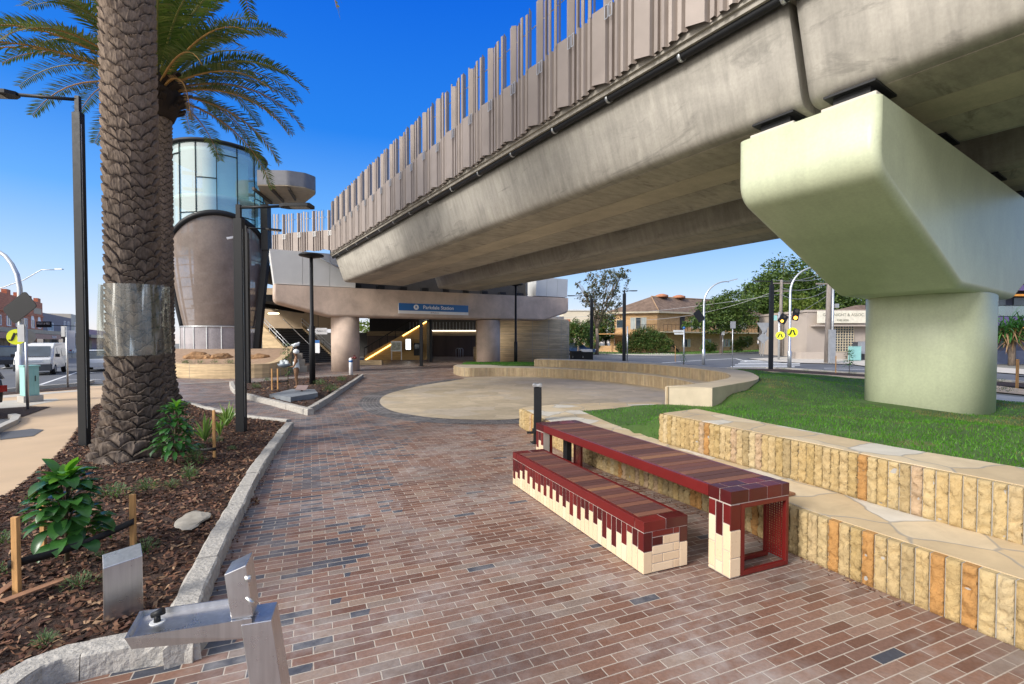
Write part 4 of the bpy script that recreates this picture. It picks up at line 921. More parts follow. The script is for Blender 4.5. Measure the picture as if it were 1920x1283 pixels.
def strap(label, a, b, z, w=.05, sag=.04):
    a = Vector((a.x, a.y, z)); b = Vector((b.x, b.y, z + .03)); mb = MB(); n = 8; pts = [a.lerp(b, i / n) - ZA * sag * math.sin(math.pi * i / n) + Vector((0, .0, 0)) for i in range(n + 1)]
    rings = []
    for p in pts: rings.append([p + Vector((0, -.006, -w / 2)), p + Vector((0, .006, -w / 2)), p + Vector((0, .006, w / 2)), p + Vector((0, -.006, w / 2))])
    mb.loft(rings); o = mb.build('tie_strap', m_strap, at=a); return tag(o, label, 'strap')
strap('wide black strap tied from the leftmost stake across the glossy shrub', s1 + Vector((-.03, -.03, 0)), s2 + Vector((.03, -.03, 0)), .33, .06)
strap('black strap from the slim stake to the dark bushy shrub', s5, s4 + Vector((.05, -.03, 0)), .22)
def tuft(label, base, r, h, n, seed):
    rg = random.Random(seed); mb = MB(); b = Vector(base)
    for k in range(n):
        a = rg.uniform(0, 6.28); rr = r * rg.random() ** .6; p = b + Vector((math.cos(a) * rr, math.sin(a) * rr, 0)); z = h * rg.uniform(.1, 1) * (1 - .5 * rr / r)
        el = rg.uniform(.1, 1.3); bigleaf(mb, p + ZA * z, (math.cos(a) * math.cos(el), math.sin(a) * math.cos(el), math.sin(el)), h * .22 * rg.uniform(.7, 1.3), h * .07, droop=.5)
    for k in range(9):
        a = rg.uniform(0, 6.28); mb.tube([b, b + Vector((math.cos(a) * r * .6, math.sin(a) * r * .6, h * .8))], .0025, 4)
    o = mb.build('ground_cover_plant', m_ground_cover, at=b); return tag(o, label, 'plant', 'small grey green plants in the mulch')
gcl = [(150, 1100, .13, .11, 'low feathery plant on the mulch left of the stainless box'), (210, 935, .2, .2, 'wide soft plant between the glossy shrub and the palm trunk'), (275, 920, .13, .18, 'upright feathery plant at the foot of the palm trunk'), (272, 1035, .1, .13, 'feathery plant right behind the stainless box'),
       (365, 870, .17, .24, 'tall soft plant between the dark shrub and its right hand stake'), (355, 900, .1, .24, 'thin plant in front of the dark shrub'), (320, 915, .11, .12, 'low plant in the middle of the mulch bed'), (435, 845, .08, .1, 'tiny plant near the foot of the tall black lamp post'), (85, 1210, .06, .1, 'small yellow green sprig near the granite kerb corner'),
       (4, 1020, .12, .14, 'plant cut by the left edge of the photo behind the leftmost stake'), (2, 1075, .1, .1, 'small plant at the left photo edge below the first'), (405, 830, .12, .16, 'soft plant behind the slim stake'), (190, 1045, .08, .05, 'flat green weed between the shrub and the stainless box'),
       (620, 735, .3, .35, 'clump of soft green leaves right of the round lamp post in the statue bed'), (600, 722, .3, .3, 'clump of bright leaves behind the statue plaque'), (640, 715, .25, .3, 'clump beside the white hydrant post'), (480, 728, .2, .25, 'green tuft in the left corner of the statue bed'), (500, 715, .2, .2, 'small tuft left of the statue stakes')]
for i, (x, y, r, h, lb) in enumerate(gcl): tuft(lb, G(x, y, .1), r, h, int(90 + 400 * r), 30 + i)
def flax(label, base, h, n, seed):
    rg = random.Random(seed); mb = MB(); b = Vector(base)
    for k in range(n):
        a = rg.uniform(0, 6.28); el = rg.uniform(.7, 1.45); bigleaf(mb, b, (math.cos(a) * math.cos(el), math.sin(a) * math.cos(el), math.sin(el)), h * rg.uniform(.7, 1.15), .05, droop=.45, fold=.6)
    return tag(mb.build('strap_leaf_plant', m_flax, at=b), label, 'plant', 'spiky strap leaved plants by the lamp post')
flax('larger spiky strap leaved plant left of the tall black lamp post', G(425, 800, .1), .55, 20, 1); flax('spiky plant just behind the slim timber stake', G(385, 828, .1), .5, 16, 2); flax('small spiky plant right of the slim timber stake', G(412, 818, .1), .38, 12, 3)
# loose things on the mulch
mb = MB(); c = G(360, 972, .12)
def rock(label, c, r, mat, seed, name='rock', cat='rock', flat=.5):
    rg = random.Random(seed); bm = bmesh.new(); bmesh.ops.create_icosphere(bm, subdivisions=3, radius=1)
    for v in bm.verts:
        q = v.co.copy(); k = 1 + .35 * noise.noise(q * 1.3 + Vector((seed, 0, 0))) + .12 * noise.noise(q * 4 + Vector((seed, 3, 0))); v.co = Vector((q.x * r[0], q.y * r[1], q.z * r[2])) * k
    me = bpy.data.meshes.new(name); bm.to_mesh(me); bm.free(); me.materials.append(mat); o = bpy.data.objects.new(name, me); COL.objects.link(o); o.location = c; o.rotation_euler = (0, 0, rg.uniform(0, 3)); return tag(o, label, cat)
m_slab = M('flat_stone', (.33, .30, .25), .8, 0, .25, 8, .4, 25)
rock('flat pale stone half sunk in the mulch left of the long kerb', c - ZA * .015, (.27, .15, .022), m_slab, 5, 'stepping_stone', 'stone')
mb = MB(); a, b = G(5, 1128, .13), G(135, 1080, .13); mb.beam(a, b, .07, .012).beam(a + Vector((-.1, .02, .015)), b + Vector((-.35, -.1, .01)), .05, .01)
o = mb.build('palm_husk', M('husk', (.30, .15, .08), .8, 0, .3, 12), at=a); tag(o, 'dry reddish palm husk lying on the mulch beside the leftmost stake', 'husk')
# ---------------------------------------------------------------- stainless box and drinking fountain
bx0 = G(195, 1168, .08); bx1 = G(249, 1152, .08); wv = (bx1 - bx0); W = .215; wv.normalize(); dv = Vector((-wv.y, wv.x, 0))
t = thing('service_box', 'brushed stainless steel box with sloping top standing in the mulch behind the drinking fountain', 'metal box', bx0 + wv * W / 2)
m_ = frame(bx0, wv)
MB().add([m_ @ Vector(v) for v in ((0, 0, -.05), (W, 0, -.05), (W, .15, -.05), (0, .15, -.05), (0, 0, .375), (W, 0, .40), (W, .15, .445), (0, .15, .42))], [(0, 3, 2, 1), (4, 5, 6, 7), (0, 1, 5, 4), (1, 2, 6, 5), (2, 3, 7, 6), (3, 0, 4, 7)]).build('body', m_stain, t, bevel=.003)
MB().add([m_ @ Vector(v) for v in ((W + .002, .03, .10), (W + .002, .13, .14), (W + .002, .13, .16), (W + .002, .03, .125), (W + .004, .03, .10), (W + .004, .13, .14), (W + .004, .13, .16), (W + .004, .03, .125))], [(0, 3, 2, 1), (4, 5, 6, 7), (0, 1, 5, 4), (2, 3, 7, 6)]).build('slot', m_black, t)
MB().sphere(m_ @ Vector((W + .003, .125, .30)), .008).build('lock', m_steel, t)
fo1, fo2, fo3, fo4 = P(233, 1195, 1.92), P(262, 1145, 2.125), P(437, 1122, 2.21), P(472, 1160, 2.05)
zt = .80; fo1, fo2, fo3, fo4 = [G(x, y, zt) for x, y in ((233, 1197), (262, 1146), (440, 1121), (472, 1160))]
t = thing('drinking_fountain', 'brushed stainless steel drinking fountain with leaning post and long shallow tray in the near foreground', 'drinking fountain', (-1.12, 2.12, 0))
dn = ZA * -.075; ce = (fo1 + fo2 + fo3 + fo4) / 4
def ins(p, k, z): q = ce + (p - ce) * k; q.z = zt + z; return q
O = [fo1, fo2, fo3, fo4]; mb = MB()
und = [O[0] + (ce - O[0]) * .10 - ZA * .055, O[1] + (ce - O[1]) * .10 - ZA * .055, O[2] - ZA * .085, O[3] - ZA * .085]
vs = O + [ins(p, .94, 0) for p in O] + [ins(p, .92, -.022) for p in O] + und
fs = []
for i in range(4):
    j = (i + 1) % 4; fs += [(i, j, 4 + j, 4 + i), (4 + i, 4 + j, 8 + j, 8 + i), (j, i, 12 + i, 12 + j)]
fs += [(8, 9, 10, 11), (15, 14, 13, 12)]
mb.add(vs, fs).build('tray', m_stain, t)
lean = Vector((.155, -.02, -1)).normalized(); wv = (fo4 - fo3); wv.z = 0; dvv = (fo3 - fo2); dvv.z = 0; dvv.normalize(); dep = Vector((-dvv.y, dvv.x, 0))
base_c = (fo3 * .38 + fo4 * .62); base_c.z = zt + .02
def ppost(c, w_, d_, z): q = c + lean * ((c.z - z)); q.z = z; return [q + dvv * i * w_ / 2 + dep * j * d_ / 2 for i, j in ((-1, -1), (1, -1), (1, 1), (-1, 1))]
pc = base_c + dvv * .055
MB().loft([ppost(pc, .125, .17, 0.0), ppost(pc, .12, .16, .78)], True, True, False).build('post', m_stain, t, bevel=.003)
hc = base_c + dvv * .0
r0 = ppost(hc, .085, .13, .80); r1_ = ppost(hc, .085, .13, .995); r1_[1] = r1_[1] + ZA * .03; r1_[2] = r1_[2] + ZA * .035
MB().loft([r0, r1_], True, True, False).build('spout_head', m_stain, t, bevel=.003)
q = r1_[1] - ZA * .06; MB().tube([q + dvv * -.004, q + dvv * .022], .014, 10).build('bolt', m_stain, t)
q = r1_[1] - ZA * .14; MB().tube([q, q + Vector((.035, .0, -.035))], .010, 10).build('spout', m_stain, t)
q = G(295, 1166, zt - .02); MB().tube([q, q + ZA * .03], [.014, .011], 10).tube([q + ZA * .03 + dvv * -.02, q + ZA * .045 + dvv * .025], [.012, .016], 10).build('bubbler', m_black, t)
MB().lathe(q - ZA * .002, [(.03, 0), (.028, .004)], 16).build('drain_ring', m_white, t)
# ---------------------------------------------------------------- bench and table
TH = BANG
def place(root, org): root.location = org; root.rotation_euler = (0, 0, TH)
def tiles_rows(mb, p0, du, dn_, W, z0, z1, L=.23, H=.076, g=.008, th=.012, sub=None):
    """horizontal running bond on a vertical face; sub(u,z) picks a mesh"""
    z = z0; r = 0
    while z < z1 - .02:
        zz = min(z + H - g, z1); u = -(L / 2) * (r % 2)
        while u < W - .01:
            a, b = max(u, 0), min(u + L - g, W)
            if b - a > .02:
                m = mb(a, z); c = [p0 + du * a, p0 + du * b]; vs = []
                for k in (0, th): vs += [c[0] + dn_ * k + ZA * z, c[1] + dn_ * k + ZA * z, c[1] + dn_ * k + ZA * zz, c[0] + dn_ * k + ZA * zz]
                m.add(vs, [(4, 5, 6, 7), (0, 1, 5, 4), (1, 2, 6, 5), (2, 3, 7, 6), (3, 0, 4, 7)])
            u += L
        z += H; r += 1
BW, BL, BH = .47, 2.86, .45
bench = thing('tiled_bench', 'low bench with hardwood slats, red and cream tiled sides, before the long table', 'bench')
g = .007
core = MB(); core.bx((.001, .001, 0), (BW - .001, BL - .001, BH - .03)); core.bx((.0, .0005, .3525), (BW, .117, BH - .003)); core.bx((0, BL - .117, .3525), (BW, BL - .0005, BH - .003)); core.build('grout_core', m_grout, bench)
red, cre = MB(), MB(); random.seed(2)
n = 36; cw = BL / n; seq = [.30, .20, .27, .14, .24, .12, .28, .17]
for sx, nx in ((-.004, .010), (BW + .004, BW - .010)):
    for i in range(n):
        y0 = i * cw + .0045; y1 = (i + 1) * cw - .0045; zr = seq[i % 8] - .03 + .05 * math.sin(i * .7)
        if i == 0: zr = .19
        red.bx((min(sx, nx), y0, zr + g / 2), (max(sx, nx), y1, .352)); cre.bx((min(sx, nx), y0, .002), (max(sx, nx), y1, zr - g / 2))
def pick(u, z): return red if (z > .27 or (z > .19 and (u < .02 or u > .3))) else cre
for yy, s in ((.008, -1), (BL - .008, 1)):
    red.bx((-.004, yy - .004 * 0 + (s * .012 if s > 0 else -.012), .19), (.085, yy, .352)) ; cre.bx((-.004, yy + s * .012, .002), (.085, yy, .183))
    red.bx((BW - .08, yy + s * .012, .22), (BW + .004, yy, .352)); cre.bx((BW - .08, yy + s * .012, .002), (BW + .004, yy, .213))
    tiles_rows(pick, Vector((.092, yy, .004)), Vector((1, 0, 0)), Vector((0, s, 0)), BW - .18, .0, .352)
    # capping tiles
    y0, y1 = (yy - .013, yy + .11) if s < 0 else (yy - .11, yy + .013)
    red.bx((-.005, y0, .36), (BW / 2 - .004, y1, BH)); red.bx((BW / 2 + .004, y0, .36), (BW + .005, y1, BH))
red.build('red_tiles', m_rtile, bench, bevel=.003); cre.build('cream_tiles', m_ctile, bench, bevel=.003)
MB().bx((-.004, .125, .357), (.042, BL - .125, BH - .001)).build('side_rail', m_red, bench, bevel=.003)
MB().bx((BW - .042, .125, .357), (BW + .004, BL - .125, BH - .001)).build('side_rail', m_red, bench, bevel=.003)
def slats(root, x0, x1, y0, y1, z, pitch=.088):
    mb = MB(); nn = round((y1 - y0) / pitch); p = (y1 - y0) / nn
    for i in range(nn): mb.bx((x0, y0 + i * p + .0038, z - .028), (x1, y0 + (i + 1) * p - .0038, z + random.uniform(-.0012, .0012)))
    return mb.build('slats', m_wood, root, bevel=.002)
slats(bench, .044, BW - .044, .125, BL - .125, BH)
place(bench, (1.125, 4.06, .012))
TW, TL, THt = .69, 3.74, .735
tb = thing('tiled_table', 'long picnic table with hardwood top and red and cream tiled ends', 'table')
for s, e0 in ((1, 0.0), (-1, TL)):
    red, cre, gr = MB(), MB(), MB()
    Y = lambda v: e0 + s * v
    gr.bx((.001, Y(.001), 0), (.106, Y(.235), .618)); gr.bx((.0, Y(-.001), .6195), (TW, Y(.236), THt - .003))
    ch = [(.50, .27), (.41, .20), (.46, .24)]
    for i in range(3):      # side face columns
        a, b = .005 + i * .08, .075 + i * .08; zr = (.45, .33, .48)[i] if s > 0 else (.36, .48, .42)[i]
        red.bx((-.004, Y(a), zr + .004), (.008, Y(b), .615)); z = zr - .004
        while z > .01: z2 = max(.004, z - .22); cre.bx((-.004, Y(a), z2 + .004), (.008, Y(b), z)); z = z2 - .004
    zr = .40; red.bx((-.004, Y(-.004), zr + .004), (.112, Y(.008), .615)); z = zr - .004
    while z > .01: z2 = max(.004, z - .23); cre.bx((-.004, Y(-.004), z2 + .004), (.112, Y(.008), z)); z = z2 - .004
    # capping courses, front, side and top
    for a, b in ((-.005, .20), (.208, .42), (.428, .60), (.608, TW + .005)): red.bx((a, Y(-.006), .628), (b, Y(.112), THt))
    for a, b in ((-.005, .10), (.108, .33), (.338, .55), (.558, TW + .005)): red.bx((a, Y(.120), .628), (b, Y(.24), THt))
    gr.build('grout_core', m_grout, tb); red.build('red_tiles', m_rtile, tb, bevel=.003); cre.build('cream_tiles', m_ctile, tb, bevel=.003)
for s, e0 in ((1, 0.0), (-1, TL)):
    Y = lambda v: e0 + s * v
    fr = MB()
    for v in (-.003, .20):
        fr.bx((.118, Y(v), 0), (.16, Y(v + .03), .618)); fr.bx((TW - .03, Y(v), 0), (TW + .003, Y(v + .03), .618)); fr.bx((.16, Y(v), .58), (TW - .03, Y(v + .03), .618)); fr.bx((.16, Y(v), 0), (TW - .03, Y(v + .03), .04))
    fr.build('steel_frame', m_red, tb, bevel=.002)
    pm = MB()
    for i in range(7):
        y = .03 + i * .0245; pm.bx((TW - .022, Y(y), .04), (TW - .016, Y(y + .011), .58))
    for i in range(24): z = .045 + i * .0224; pm.bx((TW - .0235, Y(.03), z), (TW - .0145, Y(.2), z + .009))
    pm.build('perforated_side', m_red, tb); MB().bx((.16, Y(.03), .575), (TW - .03, Y(.2), .579)).build('soffit_plate', m_red, tb)
    MB().bx((TW / 2 - .04, Y(.30), 0), (TW / 2 + .04, Y(.42), .63)).build('leg_post', m_black, tb) if s < 0 else None
MB().bx((-.004, .245, .63), (.034, TL - .245, THt - .002)).build('side_rail', m_red, tb, bevel=.003)
MB().bx((TW - .034, .245, .63), (TW + .004, TL - .245, THt - .002)).build('side_rail', m_red, tb, bevel=.003)
MB().bx((.2, .245, .65), (.25, TL - .245, .7)).bx((TW - .25, .245, .65), (TW - .2, TL - .245, .7)).build('under_beam', m_black, tb)
slats(tb, .036, TW - .036, .245, TL - .245, THt, .105)
place(tb, (1.83, 3.985, .012))
# ---------------------------------------------------------------- black charging / drink stand
b = G(1007, 831); t = thing('bike_repair_stand', 'slim black steel bike repair stand with pedal standing at the end of the lower terrace', 'repair stand', b)
MB().box(b + ZA * .012, (.22, .2, .024), .3).build('base_plate', m_black, t)
H = 1.13; MB().loft([[b + Vector((x * .075 + .012 * math.sin(z * 2), y * .07, z)) for x, y in ((-1, -1), (1, -1), (1, 1), (-1, 1))] for z in (.02, .5, .9, H)], True, True, False).build('body', m_black, t, bevel=.006)
MB().box(b + Vector((0, -.005, H + .02)), (.17, .16, .05)).tube([b + Vector((-.06, -.1, H + .02)), b + Vector((-.06, -.02, H + .03))], .035, 12).tube([b + Vector((.06, -.1, H + .02)), b + Vector((.06, -.02, H + .03))], .035, 12).build('tool_head', m_steel, t, bevel=.004)
MB().box(b + Vector((-.12, -.05, .22)), (.16, .09, .035)).tube([b + Vector((-.08, -.05, .2)), b + Vector((-.08, -.05, .3))], .02, 8).build('foot_pump', m_black, t)
MB().lathe(b + Vector((.02, -.076, .75)), [(.001, 0), (.001, .001)], 6).build('rivet', m_steel, t)
# ---------------------------------------------------------------- lift tower
TC = Vector((-21.9, 36.2, 0)); tw = thing('lift_tower', 'round glass topped lift tower with brown perforated lower shell at the left of the station', 'tower', TC)
FA = math.atan2(-TC.y, -TC.x)         # direction facing the plaza
def cyl(th, r, z): return TC + Vector((r * math.cos(th), r * math.sin(th), z))
m_teal = M('painted_teal_reflection', (.50, .64, .62), .5, 0, .08, 1); m_shaft = M('shaft_grey', (.30, .33, .33), .6, .1, .2, .8)  # teal reflections of the glass are put into the shaft's pale colour
ZG0, ZG1 = 8.9, 15.75
MB().loft([[cyl(2 * math.pi * k / 40, 3.03, z) for k in range(40)] for z in (ZG0 - .6, ZG1)], True, False, True).build('glass_wall', m_glass, tw)
angs = [FA + R(a) for a in (-95, -74, -50, -27, -3, 21, 46, 68, 92, 115, 140, 165, 190, 215, 240)]
for i, th in enumerate(angs):
    MB().box(cyl(th, 3.07, (ZG0 + ZG1) / 2 - .3), (.05, .045, ZG1 - ZG0 + .6), th).build('mullion', m_black, tw)
for i in range(8):
    a, b = angs[i], angs[i + 1]; z = (13.2, 15.0, 10.9, 13.3, 15.0, 10.9, 12.5, 14)[i]
    MB().loft([[cyl(a + (b - a) * k / 6, r, zz) for r, zz in ((3.04, z), (3.1, z), (3.1, z + .05), (3.04, z + .05))] for k in range(7)]).build('transom', m_black, tw)
MB().lathe(TC + ZA * ZG1, [(2.95, -.02), (3.22, 0), (3.28, .12), (3.2, .22), (.3, .3)], 48).build('roof', m_black, tw)
for z in (9.2, 12.0, 15.2): MB().lathe(TC + ZA * z, [(2.9, 0), (2.9, .28)], 40).build('floor_ring', m_white, tw)
MB().box(TC + Vector((.3, .4, 11)), (2.9, 2.7, 9.2), .5).build('lift_shaft', m_teal, tw)
for k, z in enumerate((10.6, 11.6, 12.9, 14.0)): MB().beam(cyl(FA - 1.2, 2.4, z), cyl(FA + 1.2, 2.4, z + .2), .12, .22).build('cross_beam', m_shaft, tw)
MB().box(cyl(FA - R(97), 3.0, 12.2), (.25, .9, 8), FA - R(97)).build('side_panel', m_white, tw)
def shr(z): return 3.16 - .75 * max(0, min(1, (9.2 - z) / 6.2)) ** 1.5
NPH, NZ = 48, 20; vs = []; HA = 86
def ztop(ph): return 8.2 + 2.75 * math.cos(R(ph))
for i in range(NPH + 1):
    ph = -HA + 2 * HA * i / NPH; zt_ = ztop(ph)
    for j in range(NZ + 1): z = 3.1 + (zt_ - 3.1) * j / NZ; q = max(0, min(1, (8.6 - z) / 5.5)); vs.append(cyl(FA + R(ph * (1 - .10 * q)), shr(z), z))
mb = MB(); mb.add(vs, [(i * (NZ + 1) + j, (i + 1) * (NZ + 1) + j, (i + 1) * (NZ + 1) + j + 1, i * (NZ + 1) + j + 1) for i in range(NPH) for j in range(NZ)], True); mb.build('perforated_shell', m_shell, tw)
rim = [vs[j] for j in range(0, NZ + 1)] + [vs[i * (NZ + 1) + NZ] for i in range(1, NPH)] + [vs[NPH * (NZ + 1) + j] for j in range(NZ, -1, -1)]
MB().tube([(p - TC) * 1.0 + TC for p in rim], .20, 8).build('dark_rim', m_black, tw)
for ph in (-62, -38, -12, 14, 40, 64): MB().tube([cyl(FA + R(ph), shr(z) - .12, z) for z in (3.1, 5, 7, ztop(ph) - .2)], .06, 6).build('shell_rib', m_screen, tw)
for k in range(9): z = 3.5 + k * .75; MB().tube([cyl(FA + R(p), shr(z) - .15, z + .12 * (k % 2)) for p in range(-70, 71, 14)], .035, 6).build('shell_hoop', m_screen, tw)
rg = random.Random(4)
for k in range(9):
    z = 3.8 + k * .72; a = rg.uniform(-55, 10); MB().beam(cyl(FA + R(a), 2.4, z), cyl(FA + R(a + 50), 2.4, z + .35), .05, .16).build('stair_flight', m_steel, tw)
MB().loft([[TC + Vector((1.7 * math.cos(t), 1.7 * math.sin(t), z)) for t in [R(20 * k) for k in range(18)]] for z in (1, 10.6)], True, True, True).build('core', m_dark, tw)
for k in range(9):
    a = -80 + k * 20; MB().beam(cyl(FA + R(a), 2.6, 1.2), cyl(FA + R(a), 2.6, 3.1), .05).build('fence_post', m_steel, tw)
MB().loft([[cyl(FA + R(a), 2.58, z) for a in range(-100, 101, 8)] for z in (1.3, 3.08)], False, False, True).build('fence_sheet', m_wmesh, tw)
MB().tube([cyl(FA + R(a), 2.6, 3.1) for a in range(-100, 101, 8)], .05, 6).build('fence_rail', m_steel, tw)
p = P(484, 600, 37); t = thing('steel_column', 'black steel column right of the lift tower shell above the boulders', 'column', (p.x, p.y, 1))
MB().beam((p.x, p.y, .8), (p.x, p.y, 8), .26).build('shaft', m_black, t)
p0, p1 = P(500, 470, 36), P(482, 655, 36); t = thing('raking_strut', 'black raking strut at the right edge of the lift tower', 'column', p1); MB().beam(p1, p0, .4, .4).beam(p0, P(498, 385, 36), .5, .6).build('shaft', m_black, t)
# canopy
CP = [(-17.7, 33.6), (-15.6, 33.7), (-14.6, 34.2), (-14.2, 35.0), (-14.6, 35.9), (-16.6, 38.4), (-19.6, 38.4)]
t = thing('platform_canopy', 'grey platform canopy with rounded end projecting right of the glass tower', 'canopy', (-17, 36, 13))
MB().prism(round_poly(CP, [0, .8, .5, .5, .8, .3, 0], 4), 12.95, 13.95).build('fascia', M('canopy_grey', (.13, .13, .14), .5, .2), t)
MB().prism([(x * .985 - .27, y * .985 + .53) for x, y in CP], 12.90, 12.945).build('soffit', m_cop, t)
for k in range(3): a = Vector((-18.2 + k * 1.25, 34.0, 12.8)); MB().beam(a, a + Vector((-.5 - .1 * k, 3.6 - .5 * k, 0)), .14, .2).build('soffit_rib', M('rib_brown', (.08, .065, .05)) if k == 0 else bpy.data.materials['rib_brown'], t)
MB().box((-16.3, 33.72, 13.5), (.16, .05, .16)).build('floodlight', m_sw, t)
# ---------------------------------------------------------------- planter mound with boulders
pl = thing('rammed_earth_planter', 'curved rammed earth retaining wall around the rock garden below the lift tower', 'retaining wall', (-16, 27, 0))
PW = resample([(-22, 30.5), (-19.5, 27.5), (-17.2, 26.2), (-14.8, 26.3), (-13.6, 27.6), (-14.6, 31.5), (-16.2, 35.5)], .4)
def ptop(p): return .78 + max(0, p.y - 27.2) * .11 * (1 if p.x > -16.3 else .2)
rings = []
for p, q in zip(PW, offs(PW, .38)): rings.append([p, p + ZA * ptop(p), q + ZA * ptop(p), q])
MB().loft(rings, True, True, True).build('wall', m_earth, pl, smooth=False)
for i in range(1, len(PW), 7):
    p, q = PW[i], PW[min(i + 1, len(PW) - 1)]; MB().beam(p + ZA * .02, p + ZA * (ptop(p) - .01), .015).build('joint', m_mort, pl)
PP = [(p.x, p.y) for p in offs(PW, .2)] + [(-18, 38), (-25, 36), (-24, 31)]
patch(PP, .35, lambda x, y: .66 + max(0, min(.85, (y - 27.5) * .14 + .05 * noise.noise(Vector((x, y, 0))))), m_soil, 'rock_garden_soil')
random.seed(7)
for (x, y, s, lb) in ((372, 662, .72, 'wide brown boulder at the left of the rock garden'), (388, 668, .45, 'small low boulder in front of the wide brown one'), (418, 661, .62, 'squarish brown boulder right of the wide one'), (470, 666, .4, 'brown boulder just right of the far black lamp post'), (486, 656, .5, 'pale boulder at the foot of the stairs wall'), (350, 668, .32, 'low boulder at the left end of the rock garden')):
    p = P(x, y, 30); rock(lb, (p.x, p.y, 1.02), (s, s * .6, s * .5), m_rock, x, 'boulder', 'boulder')
for k, (x, y) in enumerate(((345, 672), (352, 680), (375, 684), (403, 684), (428, 682), (436, 664))):
    p = P(x, y, 28); tuft('tiny green plant in the rock garden, number from left ' + 'one two three four five six'.split()[k], (p.x, p.y, .72), .25, .3, 90, 80 + k)
for k in range(3): p = Vector((-14.6 - k * .55, 31.8 + k * .9, 0)); t = thing('stone_step_block', 'low concrete seat step against the planter wall, ' + ('nearest', 'middle', 'farthest')[k] + ' of three', 'step', p); MB().box(p + ZA * (.2 + k * .2), (1.9, .9, .4 + k * .4), R(20)).build('block', m_conc, t)
# ---------------------------------------------------------------- station undercroft
sb = thing('station_building', 'dark station undercroft behind the beige pier with brown panelled wall and timber lined walls', 'building', (-10, 55, 0))
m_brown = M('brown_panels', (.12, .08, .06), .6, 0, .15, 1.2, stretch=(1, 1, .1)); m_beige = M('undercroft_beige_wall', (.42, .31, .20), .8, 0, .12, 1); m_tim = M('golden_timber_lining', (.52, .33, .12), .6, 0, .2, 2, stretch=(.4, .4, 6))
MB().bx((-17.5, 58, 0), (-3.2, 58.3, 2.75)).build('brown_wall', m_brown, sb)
for k in range(9): MB().bx((-17.3 + k * 1.55, 57.97, .1), (-17.27 + k * 1.55, 57.99, 2.7)).build('panel_joint', m_dark, sb)
MB().bx((-17.5, 57.9, 2.76), (-3.2, 58.4, 3.3)).build('upper_band', m_earthd, sb)
MB().bx((-17.5, 59, 3.3), (-3.2, 59.3, 5.5)).build('dark_gap_backing', m_dark, sb)  # dark sheet added to keep sky out of the shaded gap behind the railings
for k in range(24): MB().beam((-12.3 + k * .4, 57.95, 3.3), (-12.3 + k * .4, 57.95, 4.4), .03).build('mezzanine_baluster', m_steel, sb)
MB().bx((-11.5, 57.8, 3.32), (-3.2, 57.9, 3.40)).build('led_strip', M('led_white', (.8, .8, .8), emit=((1, .9, .75), 2.5)), sb)
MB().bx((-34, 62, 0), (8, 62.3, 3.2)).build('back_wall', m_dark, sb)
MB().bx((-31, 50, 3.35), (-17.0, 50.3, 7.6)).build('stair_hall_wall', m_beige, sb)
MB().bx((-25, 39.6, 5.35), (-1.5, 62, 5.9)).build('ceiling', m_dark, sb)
MB().bx((-24, 39, 7.7), (-13, 62, 8.2)).build('platform_slab', m_dark, sb)
for k in range(4): MB().bx((-22 + k * 5.5, 40, 5.0), (-21.6 + k * 5.5, 61, 5.34)).build('ceiling_beam', m_black, sb)
for x, y, d in ((513, 588, 46), (547, 520, 40)):
    p = P(x, y, d)
    if y > 560: MB().box(p, (.9, .3, .09)).build('ceiling_lamp', M('warm_lamp', (.9, .8, .6), emit=((1, .75, .4), 6)), sb)
for x, yb, d in ((790, 687, 39.3), (808, 679, 45.7)):
    p = G(x, yb, .02 if d < 40 else .1); p = P(x, yb, d); t = thing('steel_column', ('front' if d < 40 else 'rear') + ' of the two black steel columns under the station sign', 'column', (p.x, p.y, 0)); MB().beam((p.x, p.y, 0), (p.x, p.y, 5.4), .24).box((p.x, p.y, .05), (.4, .4, .06)).build('shaft', m_black, t)
    MB().beam((p.x - .7, p.y, 4.0), (p.x + 1.2, p.y, 4.75), .12).build('bracket', m_steel, t)
# raked stair seen from the side (right)
def stair(name, label, o, d, wd, rise, run, n, width, mstep, mside, cat='staircase'):
    o = Vector(o); d = Vector(d).normalized(); w_ = Vector(wd).normalized() * width; t = thing(name, label, cat, o); L = run * n; Hh = rise * n
    mb = MB(); nz = MB()
    for k in range(n):
        a = o + d * (k * run); q = [a, a + d * run * 1.02, a + d * run * 1.02 + w_, a + w_]; z = (k + 1) * rise; mb.add([v + ZA * (z - rise) for v in q] + [v + ZA * z for v in q], [(0, 1, 5, 4), (1, 2, 6, 5), (2, 3, 7, 6), (3, 0, 4, 7), (4, 5, 6, 7)])
        nz.beam(a + ZA * (z + .008) + d * .03, a + w_ + ZA * (z + .008) + d * .03, .05, .012)
    mb.build('steps', mstep, t); nz.build('nosings', m_steel, t)
    for s in (0, 1):
        b = o + w_ * s + (w_.normalized() * (.12 if s else -.12)); rg_ = []
        for side in (-.1, .1): rg_.append([b + w_.normalized() * side + v for v in (ZA * 0, ZA * .35, d * L + ZA * (Hh + .3), d * L + ZA * (0 if s else 0))])
        MB().loft(rg_, True, True, False).build('side_wall', mside, t)
        for hz in (.95, .6): MB().tube([b + ZA * (hz + .1), b + d * L + ZA * (Hh + hz + .1), b + d * (L + 1) + ZA * (Hh + hz + .1)], .035, 6).build('handrail', m_steel, t)
        for k in range(0, n + 1, 4): q = b + d * (k * run) + ZA * (k * rise + .3); MB().beam(q, q + ZA * .75, .04).build('baluster', m_steel if s == 0 else m_black, t)
    q = o + w_ * .5
    for hz in (.95,): MB().tube([q + ZA * hz, q + d * L + ZA * (Hh + hz)], .035, 6).build('handrail', m_steel, t)
    return t
